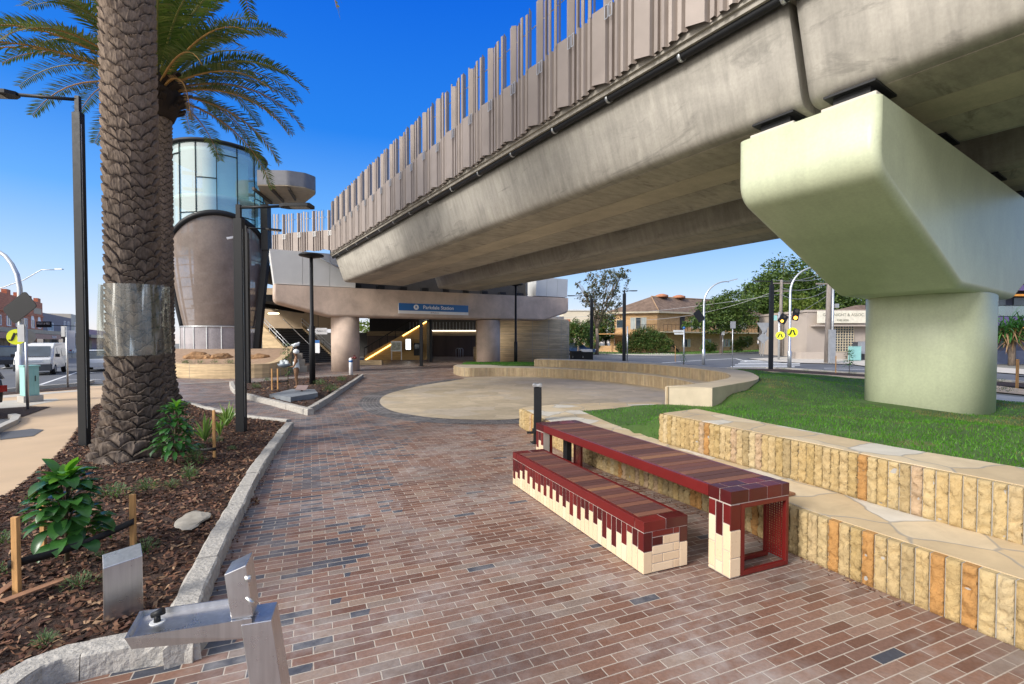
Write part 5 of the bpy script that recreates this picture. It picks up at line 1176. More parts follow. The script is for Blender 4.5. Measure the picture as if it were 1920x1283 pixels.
stair('entrance_stair', 'wide dark staircase with steel handrails rising left under the lift tower', (-18.9, 42.6, 0), (-.77, .63, 0), (.63, .77, 0), .168, .34, 20, 3.7, M('dark_step', (.055, .052, .05), .7), m_earth)
m_led = M('warm_led_strip', (.9, .7, .3), emit=((1, .62, .16), 3))
t = thing('platform_stair', 'yellow lit staircase rising to the right behind the left pier column', 'staircase', (-14, 50, 0))
a0, a1 = P(683, 668, 50), P(800, 603, 50); a0.z = .2
MB().loft([[a0 + Vector((0, dy, -.1)), Vector((a1.x, a1.y + dy, .1)), a1 + Vector((0, dy, 0)), a0 + Vector((0, dy, .35))] for dy in (0, 3.2)], True, True, False).build('side_wall', m_tim, t)
for f0, f1, off in ((.0, .48, -.15), (.62, 1.0, -.0)):
    q0 = a0.lerp(a1, f0) + ZA * off - Vector((0, .06, 0)); q1 = a0.lerp(a1, f1) + ZA * off - Vector((0, .06, 0)); MB().beam(q0, q1, .05, .09).build('led_strip', m_led, t)
MB().tube([a0 + ZA * 1.15, a1 + ZA * 1.1], .05, 6).build('handrail', m_black, t)
for k in range(9): q = a0.lerp(a1, k / 8); MB().beam(q + ZA * .2, q + ZA * 1.15, .05).build('baluster', m_black, t)
q0, q1 = P(683, 655, 48), P(683, 672, 48)
yt = P(735, 612, 66)
for (nm, lb, x0, y0, x1, y1, d, mt) in (('map_board', 'framed network map board on posts below the lit stair', 733, 640, 753, 659, 49, m_cop), ('ticket_screen', 'bright white information screen under the lit stair', 760, 635, 771, 657, 49, None), ('ticket_machine', 'dark ticket machine beside the front black column', 776, 643, 788, 667, 49, m_black)):
    a, b = P(x0, y1, d), P(x1, y0, d); t = thing(nm, lb, 'machine' if 'machine' in nm else 'board', ((a.x + b.x) / 2, d, .1)); MB().bx((a.x, d, a.z), (b.x, d + .18, b.z)).build('housing', m_black if nm != 'map_board' else m_steel, t)
    if nm == 'ticket_screen': MB().bx((a.x + .06, d - .01, a.z + .08), (b.x - .06, d - .003, b.z - .06)).build('screen', M('lit_screen', (.8, .8, .8), emit=((1, 1, .95), 1.6)), t)
    if nm == 'map_board':
        for k in (0, 1): MB().bx((a.x + .06 + k * .5, d - .01, a.z + .1), (a.x + .5 + k * .5, d - .003, b.z - .12)).build('map_sheet', M('map_paper', (.45, .48, .38), .6, 0, .4, 6) if k == 0 else bpy.data.materials['map_paper'], t)
        for xx in (a.x + .05, b.x - .05): MB().beam((xx, d + .1, .1), (xx, d + .1, a.z), .07).build('post', m_steel, t)
    if nm == 'ticket_machine': MB().bx((a.x + .1, d - .012, a.z + .7), (b.x - .1, d - .003, a.z + 1.15)).build('display', m_win, t); MB().bx((b.x + .02, d, a.z), (b.x + .12, d + .2, b.z + .4)).build('white_side', m_sw, t)
for k, x in enumerate((855, 860, 888)):
    p = P(x, 668, 56); t = thing('hoop_rail', 'stainless hoop rail before the brown wall, ' + ('left', 'middle', 'right')[k] + ' of three', 'rail', (p.x, 56, .2)); w_ = .5
    MB().tube([(p.x, 56, .2), (p.x, 56, 1.15), (p.x + .12, 56, 1.27), (p.x + w_ - .12, 56, 1.27), (p.x + w_, 56, 1.15), (p.x + w_, 56, .2)], .04, 8).build('hoop', m_steel, t)
p = P(900, 672, 50); t = thing('low_earth_wall', 'short rammed earth block wall left of the right pier column', 'wall', (p.x, 50, 0)); MB().box((p.x, 50, .75), (1.3, .8, 1.5)).build('block', m_earth, t, bevel=.02)
p = P(660, 672, 40); t = thing('low_earth_wall', 'low rammed earth kerb wall at the foot of the entrance stair', 'wall', (-12.5, 41.8, 0)); MB().box((-13.0, 41.4, .22), (3.6, .4, .44)).build('block', m_earth, t, bevel=.02)
# hanging platform signs
for x0, y0, x1, y1, d, lb in ((592, 615, 613, 627, 38, 'white hanging platform sign left of the left pier column'), (589, 638, 599, 662, 30, 'small blue topped timetable sign behind the round lamp post')):
    a, b = P(x0, y1, d), P(x1, y0, d); t = thing('information_sign', lb, 'sign', ((a.x + b.x) / 2, d, a.z)); MB().bx((a.x, d, a.z), (b.x, d + .06, b.z)).build('panel', m_sw, t)
    if d == 30: MB().bx((a.x, d - .012, b.z - .18), (b.x, d - .002, b.z)).build('header', m_blue, t); MB().beam((a.x - .04, d, 0), (a.x - .04, d, b.z), .06).build('post', m_black, t)
    else:
        MB().beam((a.x + .2, d, b.z), (a.x + .2, d, 5.3), .03).build('hanger', m_black, t)
        ftext('1', .3, upright(Vector((b.x - .15, d - .01, (a.z + b.z) / 2)), (1, 0, 0)), 'platform_number', m_lt, t); ftext('Platform', .16, upright(Vector((a.x + .36, d - .01, (a.z + b.z) / 2)), (1, 0, 0)), 'lettering', m_lt, t)
# round rammed earth building
DC = Vector((1.0, 46.0, 0)); t = thing('round_earth_building', 'round rammed earth walled building right of the far pier', 'building', DC)
MB().lathe(DC, [(4.45, 0), (4.45, 3.95), (4.3, 4.08), (4.0, 4.1), (3.9, 3.9), (.1, 3.9)], 64).build('wall', m_earth, t)
for k in range(9): a = R(-160 + k * 20); MB().box(DC + Vector((4.455 * math.cos(a), 4.455 * math.sin(a), 2)), (.012, .02, 4), a).build('wall_joint', m_mort, t)
for z in (1.35, 2.7): MB().loft([[DC + Vector((r * math.cos(a), r * math.sin(a), zz)) for r, zz in ((4.44, z), (4.462, z), (4.462, z + .02), (4.44, z + .02))] for a in [R(-180 + 7.5 * k) for k in range(25)]]).build('pour_line', m_mort, t)
MB().bx((.5, 49, 3.9), (5.3, 51, 4.6)).build('plant_room', M('plant_grey', (.16, .16, .17), .7), t)
mb = MB(); p = P(1075, 600, 47)
# black bins
for k, (x, s, lb) in enumerate(((1082, .75, 'left black bin enclosure with flat lid behind the curved seat'), (1101, .8, 'right black bin enclosure with white peaked lid behind the curved seat'))):
    p = P(x, 672, 34); t = thing('bin_enclosure', lb, 'bin', (p.x, 34, 0)); MB().bx((p.x - .42, 34, 0), (p.x + .36, 34.8, 1.3)).build('body', m_black, t, bevel=.02)
    MB().prism([(p.x - .43, 33.98), (p.x + .37, 33.98), (p.x + .37, 34.82), (p.x - .43, 34.82)], 1.302, (lambda x_, y_, c=p.x, kk=k: 1.36 + (.0 if kk == 0 else max(0, .16 - abs(x_ - c) * .1)))).build('lid', m_black if k == 0 else m_sw, t)
    ftext('i', .2, upright((p.x - .3, 33.99, .95), (1, 0, 0)), 'bin_symbol', m_sw, t); ftext('BIN', .1, upright((p.x + .15, 33.99, .6), (1, 0, 0)), 'lettering', m_sw, t) if False else None
# ---------------------------------------------------------------- lamp posts
def lamp_post(label, x, yb, yt, d, arm, w_=.2, armdir=None, group='black street lamp posts'):
    b = P(x, yb, d); b.z = gz(b.x, b.y); top = P(x, yt, d).z; t = thing('street_lamp', label, 'lamp post', b, group); ang = .3
    MB().loft([[b + Vector((i * w_ * .5, j * w_ * .35, z)) for i, j in ((-1, -1), (1, -1), (1, 1), (-1, 1))] for z in (0, top - .28)], True, True, False).build('pole', m_black, t, bevel=.008)
    MB().beam(b + Vector((w_ * .5 - .004, -.03, .4)), b + Vector((w_ * .5 - .004, -.03, top - .5)), .012, .012).build('seam', m_steel, t) if d < 13 else None
    MB().beam(b + ZA * (top - .3), b + ZA * (top + .02), w_ * .5, w_ * .4).build('spigot', m_black, t)
    q = b + ZA * (top - .04); ad = Vector(armdir if armdir else (1 if arm > 0 else -1, 0, 0)).normalized(); e = q + ad * abs(arm) + ZA * .03
    MB().tube([q, e], .032, 8).build('arm', m_black, t)
    s = ad.cross(ZA).normalized(); mb = MB(); hd = e + ad * .25
    mb.loft([[hd + ad * u + s * v * ww + ZA * zz for v, zz in ((-1, -.03), (1, -.03), (1, .035), (-1, .035))] for u, ww in ((-.32, .05), (-.2, .13), (.32, .15), (.36, .13))], True, True, False); h = mb.build('lamp_head', m_black, t)
    MB().box(hd + ad * .1 - ZA * .036, (.36, .2, .012), math.atan2(ad.y, ad.x)).build('lens', M('lamp_lens', (.35, .35, .34), .3) if 'lamp_lens' not in bpy.data.materials else bpy.data.materials['lamp_lens'], h)
    return t
lamp_post('tall black lamp post left of the nearest palm, its arm reaching off the left edge', 159, 830, 183, 8.9, -1.05, .155, (-1, -.12, 0))
lamp_post('tall black lamp post at the corner of the palm bed, camera bracket half way up', 453, 817, 386, 10.25, .95, .185, (1, .0, 0))
lamp_post('thinner black lamp post standing just behind the corner lamp post', 464, 722, 425, 22.4, .9, .26, (1, .6, 0))
b = P(437, 445, 10.25); t = thing('security_camera', 'small white camera on the side of the corner lamp post', 'camera', b); MB().beam(b + Vector((.02, 0, 0)), b + Vector((-.10, -.06, -.04)), .045).build('housing', m_sw, t); MB().beam(b + Vector((.12, 0, .02)), b, .02).build('bracket', m_black, t)
def round_lamp(label, x, yb, yt, d, zb=0):
    b = P(x, yb, d); b.z = zb; top = P(x, yt, d).z; t = thing('round_top_lamp', label, 'lamp post', b, 'round topped black lamp posts')
    MB().lathe(b, [(.13, 0), (.13, 2.7 if zb < .3 else 1.5), (.085, 2.75 if zb < .3 else 1.55), (.075, top - zb - .05)], 12).build('pole', m_black, t)
    MB().lathe(b + ZA * (top - zb - .06), [(.1, -.1), (.52, 0), (.54, .03), (.5, .08), (.1, .1)], 28).build('lamp_head', m_black, t)
    return t
round_lamp('round topped black lamp post in the statue bed before the white fascia', 586, 728, 478, 21.8)
round_lamp('round topped black lamp post beside the round earth building', 967, 684, 533, 35.5, .5)
for lb, x, yb, yt, d, ar in (('black street lamp behind the bins with arm pointing left', 1109, 672, 557, 44, -1.6), ('black street lamp left of the brick flats, arm to the right', 1170, 676, 547, 42, .5), ('black street lamp standing at the lawn edge left of the office', 1445, 693, 527, 34.8, -.7)):
    lamp_post(lb, x, yb, yt, d, ar, .27)
# ---------------------------------------------------------------- statue bed
sp = P(556, 738, 18.5); st = thing('statue', 'bronze bathing girl in white swimsuit holding a bowl of tiny houses, bird on head', 'statue', (sp.x, sp.y, .22))
m_bronze = M('patinated_bronze', (.24, .13, .07), .45, .35, .3, 5); m_enam = M('white_enamel', (.74, .78, .78), .35, 0, .08, 4); m_bowl = M('grey_blue_bowl', (.20, .24, .28), .5)
def skin(name, pts, edges, mat, parent, sub=2, rot=0, org=(0, 0, 0)):
    me = bpy.data.meshes.new(name); q = Matrix.Rotation(rot, 3, 'Z'); o0 = origin(parent); me.from_pydata([tuple(q @ Vector(p[:3]) + Vector(org) - o0) for p in pts], edges, [])
    o = bpy.data.objects.new(name, me); COL.objects.link(o); md = o.modifiers.new('s', 'SKIN'); md.use_smooth_shade = True; sl = me.skin_vertices[0] if me.skin_vertices else None
    if sl is None: bm = bmesh.new(); bm.from_mesh(me); bm.verts.layers.skin.verify(); bm.to_mesh(me); bm.free(); sl = me.skin_vertices[0]
    for i, p in enumerate(pts): sl.data[i].radius = (p[3], p[4] if len(p) > 4 else p[3]); sl.data[i].use_root = (i == 0)
    s = o.modifiers.new('d', 'SUBSURF'); s.levels = sub; s.render_levels = sub
    dg = bpy.context.evaluated_depsgraph_get(); nm = bpy.data.meshes.new_from_object(o.evaluated_get(dg)); bpy.data.objects.remove(o)
    nm.materials.clear(); nm.materials.append(mat); ob = bpy.data.objects.new(name, nm); COL.objects.link(ob); ob.parent = parent
    nm.polygons.foreach_set('use_smooth', [True] * len(nm.polygons)); return ob
B = (sp.x, sp.y, .22); RZ = R(200)        # faces left and slightly away; local +X is forward
body = [(0, 0, .72, .12, .14), (0, 0, .84, .10, .12), (.01, 0, .98, .09, .12), (.0, 0, 1.10, .085, .13), (0, 0, 1.18, .045), (.01, 0, 1.25, .045), (.02, 0, 1.34, .09, .085), (.02, 0, 1.42, .08),
        (0, .08, .66, .095), (.0, .085, .42, .062), (-.01, .09, .36, .055), (-.03, .09, .22, .05), (-.02, .09, .06, .032), (.07, .095, .025, .028),
        (0, -.08, .66, .095), (.02, -.085, .42, .062), (.01, -.09, .36, .055), (-.01, -.09, .22, .05), (.0, -.09, .06, .032), (.09, -.095, .025, .028),
        (0, .15, 1.10, .045), (.03, .19, .95, .04), (.08, .19, .84, .032), (.22, .14, .83, .025), (.30, .11, .84, .024), (0, -.15, 1.10, .045), (.03, -.19, .95, .04), (.08, -.19, .84, .032), (.22, -.14, .83, .025), (.30, -.11, .84, .024)]
ed = [(0, 1), (1, 2), (2, 3), (3, 4), (4, 5), (5, 6), (6, 7), (0, 8), (8, 9), (9, 10), (10, 11), (11, 12), (12, 13), (0, 14), (14, 15), (15, 16), (16, 17), (17, 18), (18, 19), (3, 20), (20, 21), (21, 22), (22, 23), (23, 24), (3, 25), (25, 26), (26, 27), (27, 28), (28, 29)]
skin('body', body, ed, m_bronze, st, 2, RZ, B)
suit = [(0, 0, .67, .14, .17), (0, 0, .84, .125, .145), (.01, 0, .98, .112, .138), (.02, 0, 1.08, .095, .12)]
skin('swimsuit', suit, [(0, 1), (1, 2), (2, 3)], m_enam, st, 2, RZ, B)
q = Matrix.Rotation(RZ, 3, 'Z'); W2 = lambda x, y, z: q @ Vector((x, y, z)) + Vector(B)
MB().sphere(W2(-.005, 0, 1.41), (.115, .115, .10), 14, 9).build('bathing_cap', m_enam, st)
for s in (-1, 1): MB().tube([W2(.05, s * .07, 1.0), W2(.03, s * .075, 1.14), W2(-.06, s * .06, 1.12), W2(-.09, s * .03, .95)], .014, 6).build('shoulder_strap', m_enam, st)
skin('bird', [(.0, 0, 1.64, .085), (.09, 0, 1.65, .065), (.17, 0, 1.68, .02), (-.07, 0, 1.70, .05), (-.10, 0, 1.76, .048), (-.155, 0, 1.75, .012)], [(0, 1), (1, 2), (0, 3), (3, 4), (4, 5)], m_enam, st, 2, RZ + R(12), B)
MB().tube([W2(0, 0, 1.5), W2(0, 0, 1.6)], .018, 6).build('bird_stem', m_bronze, st)
MB().lathe(W2(.42, 0, .80), [(.06, 0), (.2, .06), (.25, .15), (.23, .15), (.17, .08)], 20).build('bowl', m_bowl, st)
for k, (dx, dy, h) in enumerate(((.32, .08, .13), (.40, -.06, .16), (.50, .05, .12), (.36, -.12, .1), (.52, -.08, .14))):
    c = W2(dx, dy, .95); MB().prism([(c.x - .05, c.y - .05), (c.x + .05, c.y - .05), (c.x + .05, c.y + .05), (c.x - .05, c.y + .05)], c.z - .08, c.z + h * .6).add([c + Vector(v) for v in ((-.055, -.055, h * .6), (.055, -.055, h * .6), (.055, .055, h * .6), (-.055, .055, h * .6), (0, -.055, h), (0, .055, h))], [(0, 1, 4), (2, 3, 5), (1, 2, 5, 4), (3, 0, 4, 5)]).build('tiny_house', m_enam, st)
MB().prism([(p.x, p.y) for p in Gl([(505, 746), (545, 755), (596, 747), (590, 738), (548, 735)], .08)], .05, lambda x, y: .2 + .04 * (x - sp.x)).build('stone_plinth', M('bluestone', (.20, .22, .24), .7, 0, .15, 3, .2, 30), None)
o = bpy.data.objects['stone_plinth']; tag(o, 'grey bluestone slab under the bathing girl statue', 'plinth')
q0 = P(566, 741, 17.2); t = thing('plaque_stand', 'small tilted bronze plaque on a short black stand before the statue', 'plaque', (q0.x, q0.y, .1)); MB().beam((q0.x, q0.y, .05), (q0.x, q0.y, .32), .06).build('stand', m_black, t)
MB().box((q0.x, q0.y, .36), (.4, .26, .02), m=Matrix.Rotation(R(35), 3, 'X')).build('plaque', M('plaque_pink', (.42, .30, .26), .4, .2), t)
hp = P(658, 703, 29); hp.z = 0; t = thing('hydrant_post', 'white standpipe with blue band and red valve wheels before the left pier column', 'hydrant', hp)
MB().lathe(hp, [(.11, 0), (.11, 1.0), (.05, 1.05)], 14).build('pipe', m_sw, t); MB().lathe(hp + ZA * .78, [(.115, 0), (.115, .12)], 14).build('blue_band', m_blue, t)
MB().tube([hp + ZA * 1.0, hp + Vector((.25, -.05, 1.08))], .05, 8).tube([hp + Vector((.22, -.06, .95)), hp + Vector((.22, -.06, 1.2))], .02, 6).build('valve_pipe', m_red, t)
MB().lathe(hp + Vector((.22, -.06, 1.18)), [(.09, 0), (.09, .03)], 12).build('valve_wheel', m_red, t); MB().sphere(hp + Vector((.3, -.07, 1.05)), .08).build('valve_cap', m_red, t)
sb_ = P(540, 736, 19.5); sb_.z = .1
def sapling(label, b, H, seed, n=160, lf=.12):
    rg = random.Random(seed); t = thing('sapling', label, 'young tree', b); b = Vector(b); MB().tube([b, b + Vector((.02, 0, H * .6)), b + ZA * H], [.02, .015, .006], 6).build('trunk', m_stem, t); mb = MB()
    for k in range(n):
        z = H * rg.uniform(.3, 1.0); a = rg.uniform(0, 6.28); r = rg.uniform(.03, .34) * (1.1 - .5 * z / H); el = rg.uniform(-.6, .6); bigleaf(mb, b + Vector((math.cos(a) * r, math.sin(a) * r, z)), (math.cos(a), math.sin(a), el), lf * rg.uniform(.7, 1.2), lf * .45, droop=.6)
    mb.build('leaves', m_ground_cover if seed == 1 else m_leafg, t); return t
sapling('pale leaved sapling staked left of the bathing girl statue', sb_, 1.85, 1)
for dx, lb in ((-.35, 'left stake of the sapling beside the statue'), (-.12, 'right stake of the sapling beside the statue')): stake(lb, sb_ + Vector((dx, -.6, 0)), .85, .05)
strap('black strap around the sapling stakes beside the statue', sb_ + Vector((-.3, -.62, 0)), sb_ + Vector((.25, -.5, 0)), .45, .06)
# ---------------------------------------------------------------- trees
m_lfA = leaf_mat('ficus_leaves', [(.035, .065, .016), (.06, .11, .024), (.10, .16, .036), (.15, .21, .05)], .5, .25)
m_lfB = leaf_mat('gum_leaves', [(.07, .09, .05), (.10, .11, .06), (.14, .15, .09), (.17, .11, .07)], .5, .3)
m_lfC = leaf_mat('hedge_leaves', [(.04, .08, .02), (.065, .13, .028), (.10, .18, .038), (.17, .13, .04)], .55, .2)
m_lfD = leaf_mat('yellow_green_leaves', [(.10, .16, .03), (.16, .22, .04), (.22, .26, .06)], .5, .35)
def crown(name, mat, parent, blobs, n, size, seed, gap=.5, at=None):
    rg = np.random.default_rng(seed); vs = []; tot = sum(b[3] * b[4] * b[5] for b in blobs) ** 1.0; V_ = []
    for (x, y, z, rx, ry, rz) in blobs:
        m = int(n * rx * ry * rz / tot); c = rg.normal(size=(max(4, m // 22), 3)); c /= np.linalg.norm(c, axis=1)[:, None]; c *= (rg.random((len(c), 1)) ** .28)
        p = c[rg.integers(0, len(c), m)] + rg.normal(size=(m, 3)) * .13; V_.append(p * np.array([rx, ry, rz]) + np.array([x, y, z]))
    p = np.concatenate(V_); n = len(p); nrm = rg.normal(size=(n, 3)); nrm[:, 2] = np.abs(nrm[:, 2]) + .4; nrm /= np.linalg.norm(nrm, axis=1)[:, None]
    a = np.cross(nrm, rg.normal(size=(n, 3))); a /= np.linalg.norm(a, axis=1)[:, None]; b = np.cross(nrm, a); s = size * rg.uniform(.6, 1.4, (n, 1))
    v = np.stack([p - a * s, p + b * s * .5, p + a * s, p - b * s * .5], 1); o0 = origin(parent) if parent else Vector(at)
    v = v - np.array(o0)
    me = bpy.data.meshes.new(name); me.vertices.add(4 * n); me.vertices.foreach_set('co', v.ravel()); me.loops.add(4 * n); me.loops.foreach_set('vertex_index', np.arange(4 * n)); me.polygons.add(n); me.polygons.foreach_set('loop_start', np.arange(0, 4 * n, 4)); me.update(calc_edges=True); me.materials.append(mat)
    o = bpy.data.objects.new(name, me); COL.objects.link(o)
    if parent: o.parent = parent
    else: o.location = at
    return o
def tree(label, base, blobs, n, size, mat, seed, tr=.3, name='leafy_tree', trunks=None):
    t = thing(name, label, 'tree', base); b = Vector(base); rg = random.Random(seed); mb = MB(); top = max(q[2] for q in blobs)
    hub = b + ZA * (min(q[2] for q in blobs) - b.z) * .7
    mb.tube([b, b + Vector((.1, 0, (hub.z - b.z) * .5)), hub], [tr * 1.25, tr, tr * .85], 9)
    for (x, y, z, rx, ry, rz) in blobs:
        e = Vector((x, y, z)); mid = hub.lerp(e, .5) + Vector((rg.uniform(-.4, .4), rg.uniform(-.4, .4), .3)); mb.tube([hub, mid, e], [tr * .6, tr * .35, tr * .08], 6)
        for k in range(4): f = e + Vector((rg.uniform(-1, 1) * rx * .7, rg.uniform(-1, 1) * ry * .7, rg.uniform(-.3, .8) * rz)); mb.tube([mid, mid.lerp(f, .5) + ZA * .2, f], [tr * .25, tr * .14, .02], 5)
    mb.build('trunk', m_barkp, t); crown('crown', mat, t, blobs, n, size, seed); return t
def bp(x, y, d, rx, ry, rz): p = P(x, y, d); return (p.x, p.y, p.z, rx, ry, rz)
def gb(x, y): p = G(x, y); return p
def gd(x, d): p = P(x, 641, d); p.z = gz(p.x, d); return p
tree('big round dark green tree behind the office, tallest on the skyline', gd(1475, 82), [bp(1478, 520, 82, 4.2, 4, 3.4), bp(1445, 548, 82, 4.4, 4, 3.2), bp(1515, 548, 82, 4, 4, 3.2), bp(1425, 585, 80, 4.2, 4, 3.6), bp(1470, 570, 80, 4.5, 4, 4), bp(1500, 590, 82, 4, 4, 3.6), bp(1440, 610, 80, 3.5, 3, 2.8)], 26000, .26, m_lfA, 1, .5)
tree('dark spreading tree behind the office roof, right of the tallest tree', gd(1590, 95), [bp(1565, 560, 95, 4, 4, 3), bp(1595, 570, 95, 5, 4, 3.4), bp(1630, 585, 95, 5, 4, 3), bp(1545, 600, 92, 4, 3, 4)], 11000, .3, m_lfA, 2, .4)
tree('leaning dark tree before the right half of the brick flats', gd(1352, 62), [bp(1345, 580, 61, 2.6, 2.2, 1.5), bp(1375, 572, 61, 2.4, 2.2, 1.7), bp(1335, 605, 60, 2.6, 2, 1.2), bp(1380, 598, 61, 2.4, 2.2, 1.8), bp(1305, 606, 60, 1.5, 1.4, .8)], 11000, .16, m_lfA, 3, .22)
tree('pale yellow green tree behind the crossing signals', gd(1505, 70), [bp(1500, 575, 70, 2.6, 2, 1.6), bp(1520, 590, 70, 2.4, 2, 2), bp(1478, 590, 70, 2, 2, 1.8)], 5000, .2, m_lfD, 4, .16)
tree('small dark street tree with bare trunk left of the office', gd(1501, 60), [bp(1490, 612, 60, 1.6, 1.4, 1.4), bp(1508, 618, 60, 1.4, 1.3, 1.6)], 3500, .16, m_lfA, 5, .2)
tree('open gum tree with sparse leaves against the sky left of the brick flats', gd(1119, 60), [bp(1140, 520, 60, 2.2, 1.6, 1.1), bp(1112, 535, 60, 1.5, 1.3, 1.5), bp(1158, 535, 60, 1.4, 1.2, 1.6), bp(1100, 560, 60, 1.5, 1.3, .9), bp(1125, 566, 60, 1.8, 1.4, 1.6), bp(1150, 568, 60, 1.2, 1.1, 1.2), bp(1166, 514, 60, 1.1, .9, .8), bp(1130, 595, 60, 2.4, 1.6, 1.0), bp(1084, 534, 60, .8, .7, .5)], 3600, .15, m_lfB, 6, .2, 'gum_tree')
tree('small round dark tree right of the round earth building', gd(1083, 58), [bp(1082, 615, 58, 1.5, 1.3, 1.1), bp(1087, 630, 58, 1.5, 1.3, 1.2)], 4200, .13, m_lfC, 7, .12)
tree('dark bushy tree behind the brick fence near the gum tree', gd(1135, 70), [bp(1122, 620, 70, 2.2, 2, 1.8), bp(1142, 610, 70, 2.4, 2, 2.2), bp(1110, 628, 69, 1.6, 1.6, 1.2)], 5500, .18, m_lfC, 8, .2)
tree('light green leafy tree beyond the yellow lit stair', Vector((-17.5, 72, 0)), [(-17.5, 72, 4.6, 3.5, 3, 2.2), (-14.5, 72, 5.2, 3, 3, 2), (-20, 72, 3.6, 3, 3, 2)], 4500, .25, m_lfD, 9, .2)
# ---------------------------------------------------------------- brick flats
m_brk = wallbrick_mat('cream_orange_brick', [(.52, .31, .13), (.58, .36, .16), (.48, .28, .12), (.55, .34, .17)], (.46, .40, .32))
m_brkr = wallbrick_mat('red_brick', [(.60, .20, .09), (.66, .24, .11), (.54, .17, .08), (.62, .21, .10)], (.30, .22, .17))
t_ = NT('brown_roof_tiles'); sx = t_.n('ShaderNodeSeparateXYZ'); t_.l(t_.tc.outputs['Object'], sx.inputs[0]); fr = t_.math('DIVIDE', sx.outputs[2], .16); ff = t_.math('SUBTRACT', fr, t_.math('FLOOR', fr))
c = t_.mix(t_.ramp(t_.noise(2.2, detail=8), [(.35, 0.0), (.65, 1.0)]), (.13, .085, .06), (.23, .155, .11)); c = t_.mix(t_.math('MULTIPLY', t_.math('LESS_THAN', ff, .22), .55), c, (.05, .035, .03)); m_tile = t_.fin(c, .85)
m_trim = M('cream_timber_trim', (.58, .50, .36), .6); m_cream = M('cream_render', (.62, .55, .42), .8, 0, .06, .5); m_curt = M('pale_curtain', (.42, .46, .44), .8, 0, .2, 3, stretch=(6, 6, .2))
GZ = .55; H0 = P(1232, 655, 66); CX, CY = H0.x, H0.y
fl_ = thing('brick_flats', 'two storey cream brick flats with hipped brown tiled roof across the street', 'building', (CX, CY, GZ))
wl = (P(1152, 655, 68) - H0); wl.z = 0; Lw = wl.length; wl.normalize(); Rw = (P(1420, 655, 76) - H0); Rw.z = 0; Lr = Rw.length; Rw.normalize(); HC = Vector((CX, CY, GZ)); HE = 5.55
corner4 = [HC, HC + Rw * Lr, HC + Rw * Lr + wl * Lw, HC + wl * Lw]
MB().prism([(p.x, p.y) for p in corner4], GZ - .3, GZ + HE).build('walls', m_brk, fl_)
ev = .7; ec = [HC - Rw * ev - wl * ev, HC + Rw * (Lr + ev) - wl * ev, HC + Rw * (Lr + ev) + wl * (Lw + ev), HC - Rw * ev + wl * (Lw + ev)]
rid = [HC + Rw * (Lw / 2) + wl * Lw / 2 + ZA * (HE + 2.35), HC + Rw * (Lr - Lw / 2) + wl * Lw / 2 + ZA * (HE + 2.35)]
MB().add([p + ZA * (HE + .12) for p in ec] + rid, [(0, 1, 5, 4), (1, 2, 5), (2, 3, 4, 5), (3, 0, 4)]).build('roof', m_tile, fl_)
MB().prism([(p.x, p.y) for p in ec], GZ + HE - .12, GZ + HE + .11).build('eaves', m_trim, fl_)
for a in ec[:1]: MB().tube([a + ZA * (HE + .15), rid[0] + ZA * .04], .09, 6).build('hip_ridge', M('ridge_tile', (.34, .22, .13), .8), fl_)
MB().tube([rid[0] + ZA * .04, rid[1] + ZA * .04], .09, 6).build('hip_ridge', bpy.data.materials['ridge_tile'], fl_)
for f in (.13, .35): c = rid[0].lerp(rid[1], f) + ZA * .12; MB().lathe(c, [(.9, -.15), (.9, .15), (.3, .35)], 12).build('roof_vent', M('terracotta', (.40, .17, .09), .8) if f < .2 else bpy.data.materials['terracotta'], fl_)
def win(org, dx, nrm, u, z, w_, h, parent, n=3, curt=True, wn='window'):
    o = org + dx * u + ZA * z; f = MB()
    for (a, b, c_, d_) in ((0, 0, w_, .07), (0, h - .07, w_, .07)): f.beam(o + dx * a + ZA * (b + .035) + nrm * .03, o + dx * c_ + ZA * (b + .035) + nrm * .03, .08, .07, up=(0, 0, 1))
    for k in range(n + 1): u2 = w_ * k / n; f.beam(o + dx * u2 + nrm * .03, o + dx * u2 + ZA * h + nrm * .03, .07, .07, up=nrm)
    fo_ = f.build(wn, m_trim, parent)
    MB().add([o + nrm * .012, o + dx * w_ + nrm * .012, o + dx * w_ + ZA * h + nrm * .012, o + ZA * h + nrm * .012], [(0, 1, 2, 3)]).build('pane', m_win, fo_)
    if curt:
        for a, b in ((0, .36), (.66, 1)): MB().add([o + dx * w_ * a + nrm * .02, o + dx * w_ * b + nrm * .02, o + dx * w_ * b + ZA * h + nrm * .02, o + dx * w_ * a + ZA * h + nrm * .02], [(0, 1, 2, 3)]).build('curtain', m_curt, fo_)
    return fo_
nL_ = Vector((wl.y, -wl.x, 0)); nL_ = nL_ if nL_.y < 0 else -nL_; nR_ = Vector((Rw.y, -Rw.x, 0)); nR_ = nR_ if nR_.y < 0 else -nR_
dl = -wl; OL = HC + wl * Lw
win(OL, dl, nL_, Lw * .38, 3.2, Lw * .37, 1.7, fl_); win(OL, dl, nL_, Lw * .05, 3.4, .9, 1.2, fl_, 1, False)
for u in (.30, .55, .78): win(HC, Rw, nR_, Lr * u, 3.4, 2.0, 1.45, fl_, 3)
for u in (.22, .42, .62, .82): win(HC, Rw, nR_, Lr * u, .7, 1.7, 1.2, fl_, 3)
dp = HC + Rw * Lr * .20; MB().bx((0, 0, 0), (.95, .06, 2.1)).xf(frame(dp + nR_ * .06 + ZA * 2.95, Rw)).build('door', m_dark, fl_)
MB().loft([[q + ZA * 2.75, q + ZA * 2.9] + [] for q in (HC, HC)], False, False).build('sill_strip', m_trim, fl_) if False else None
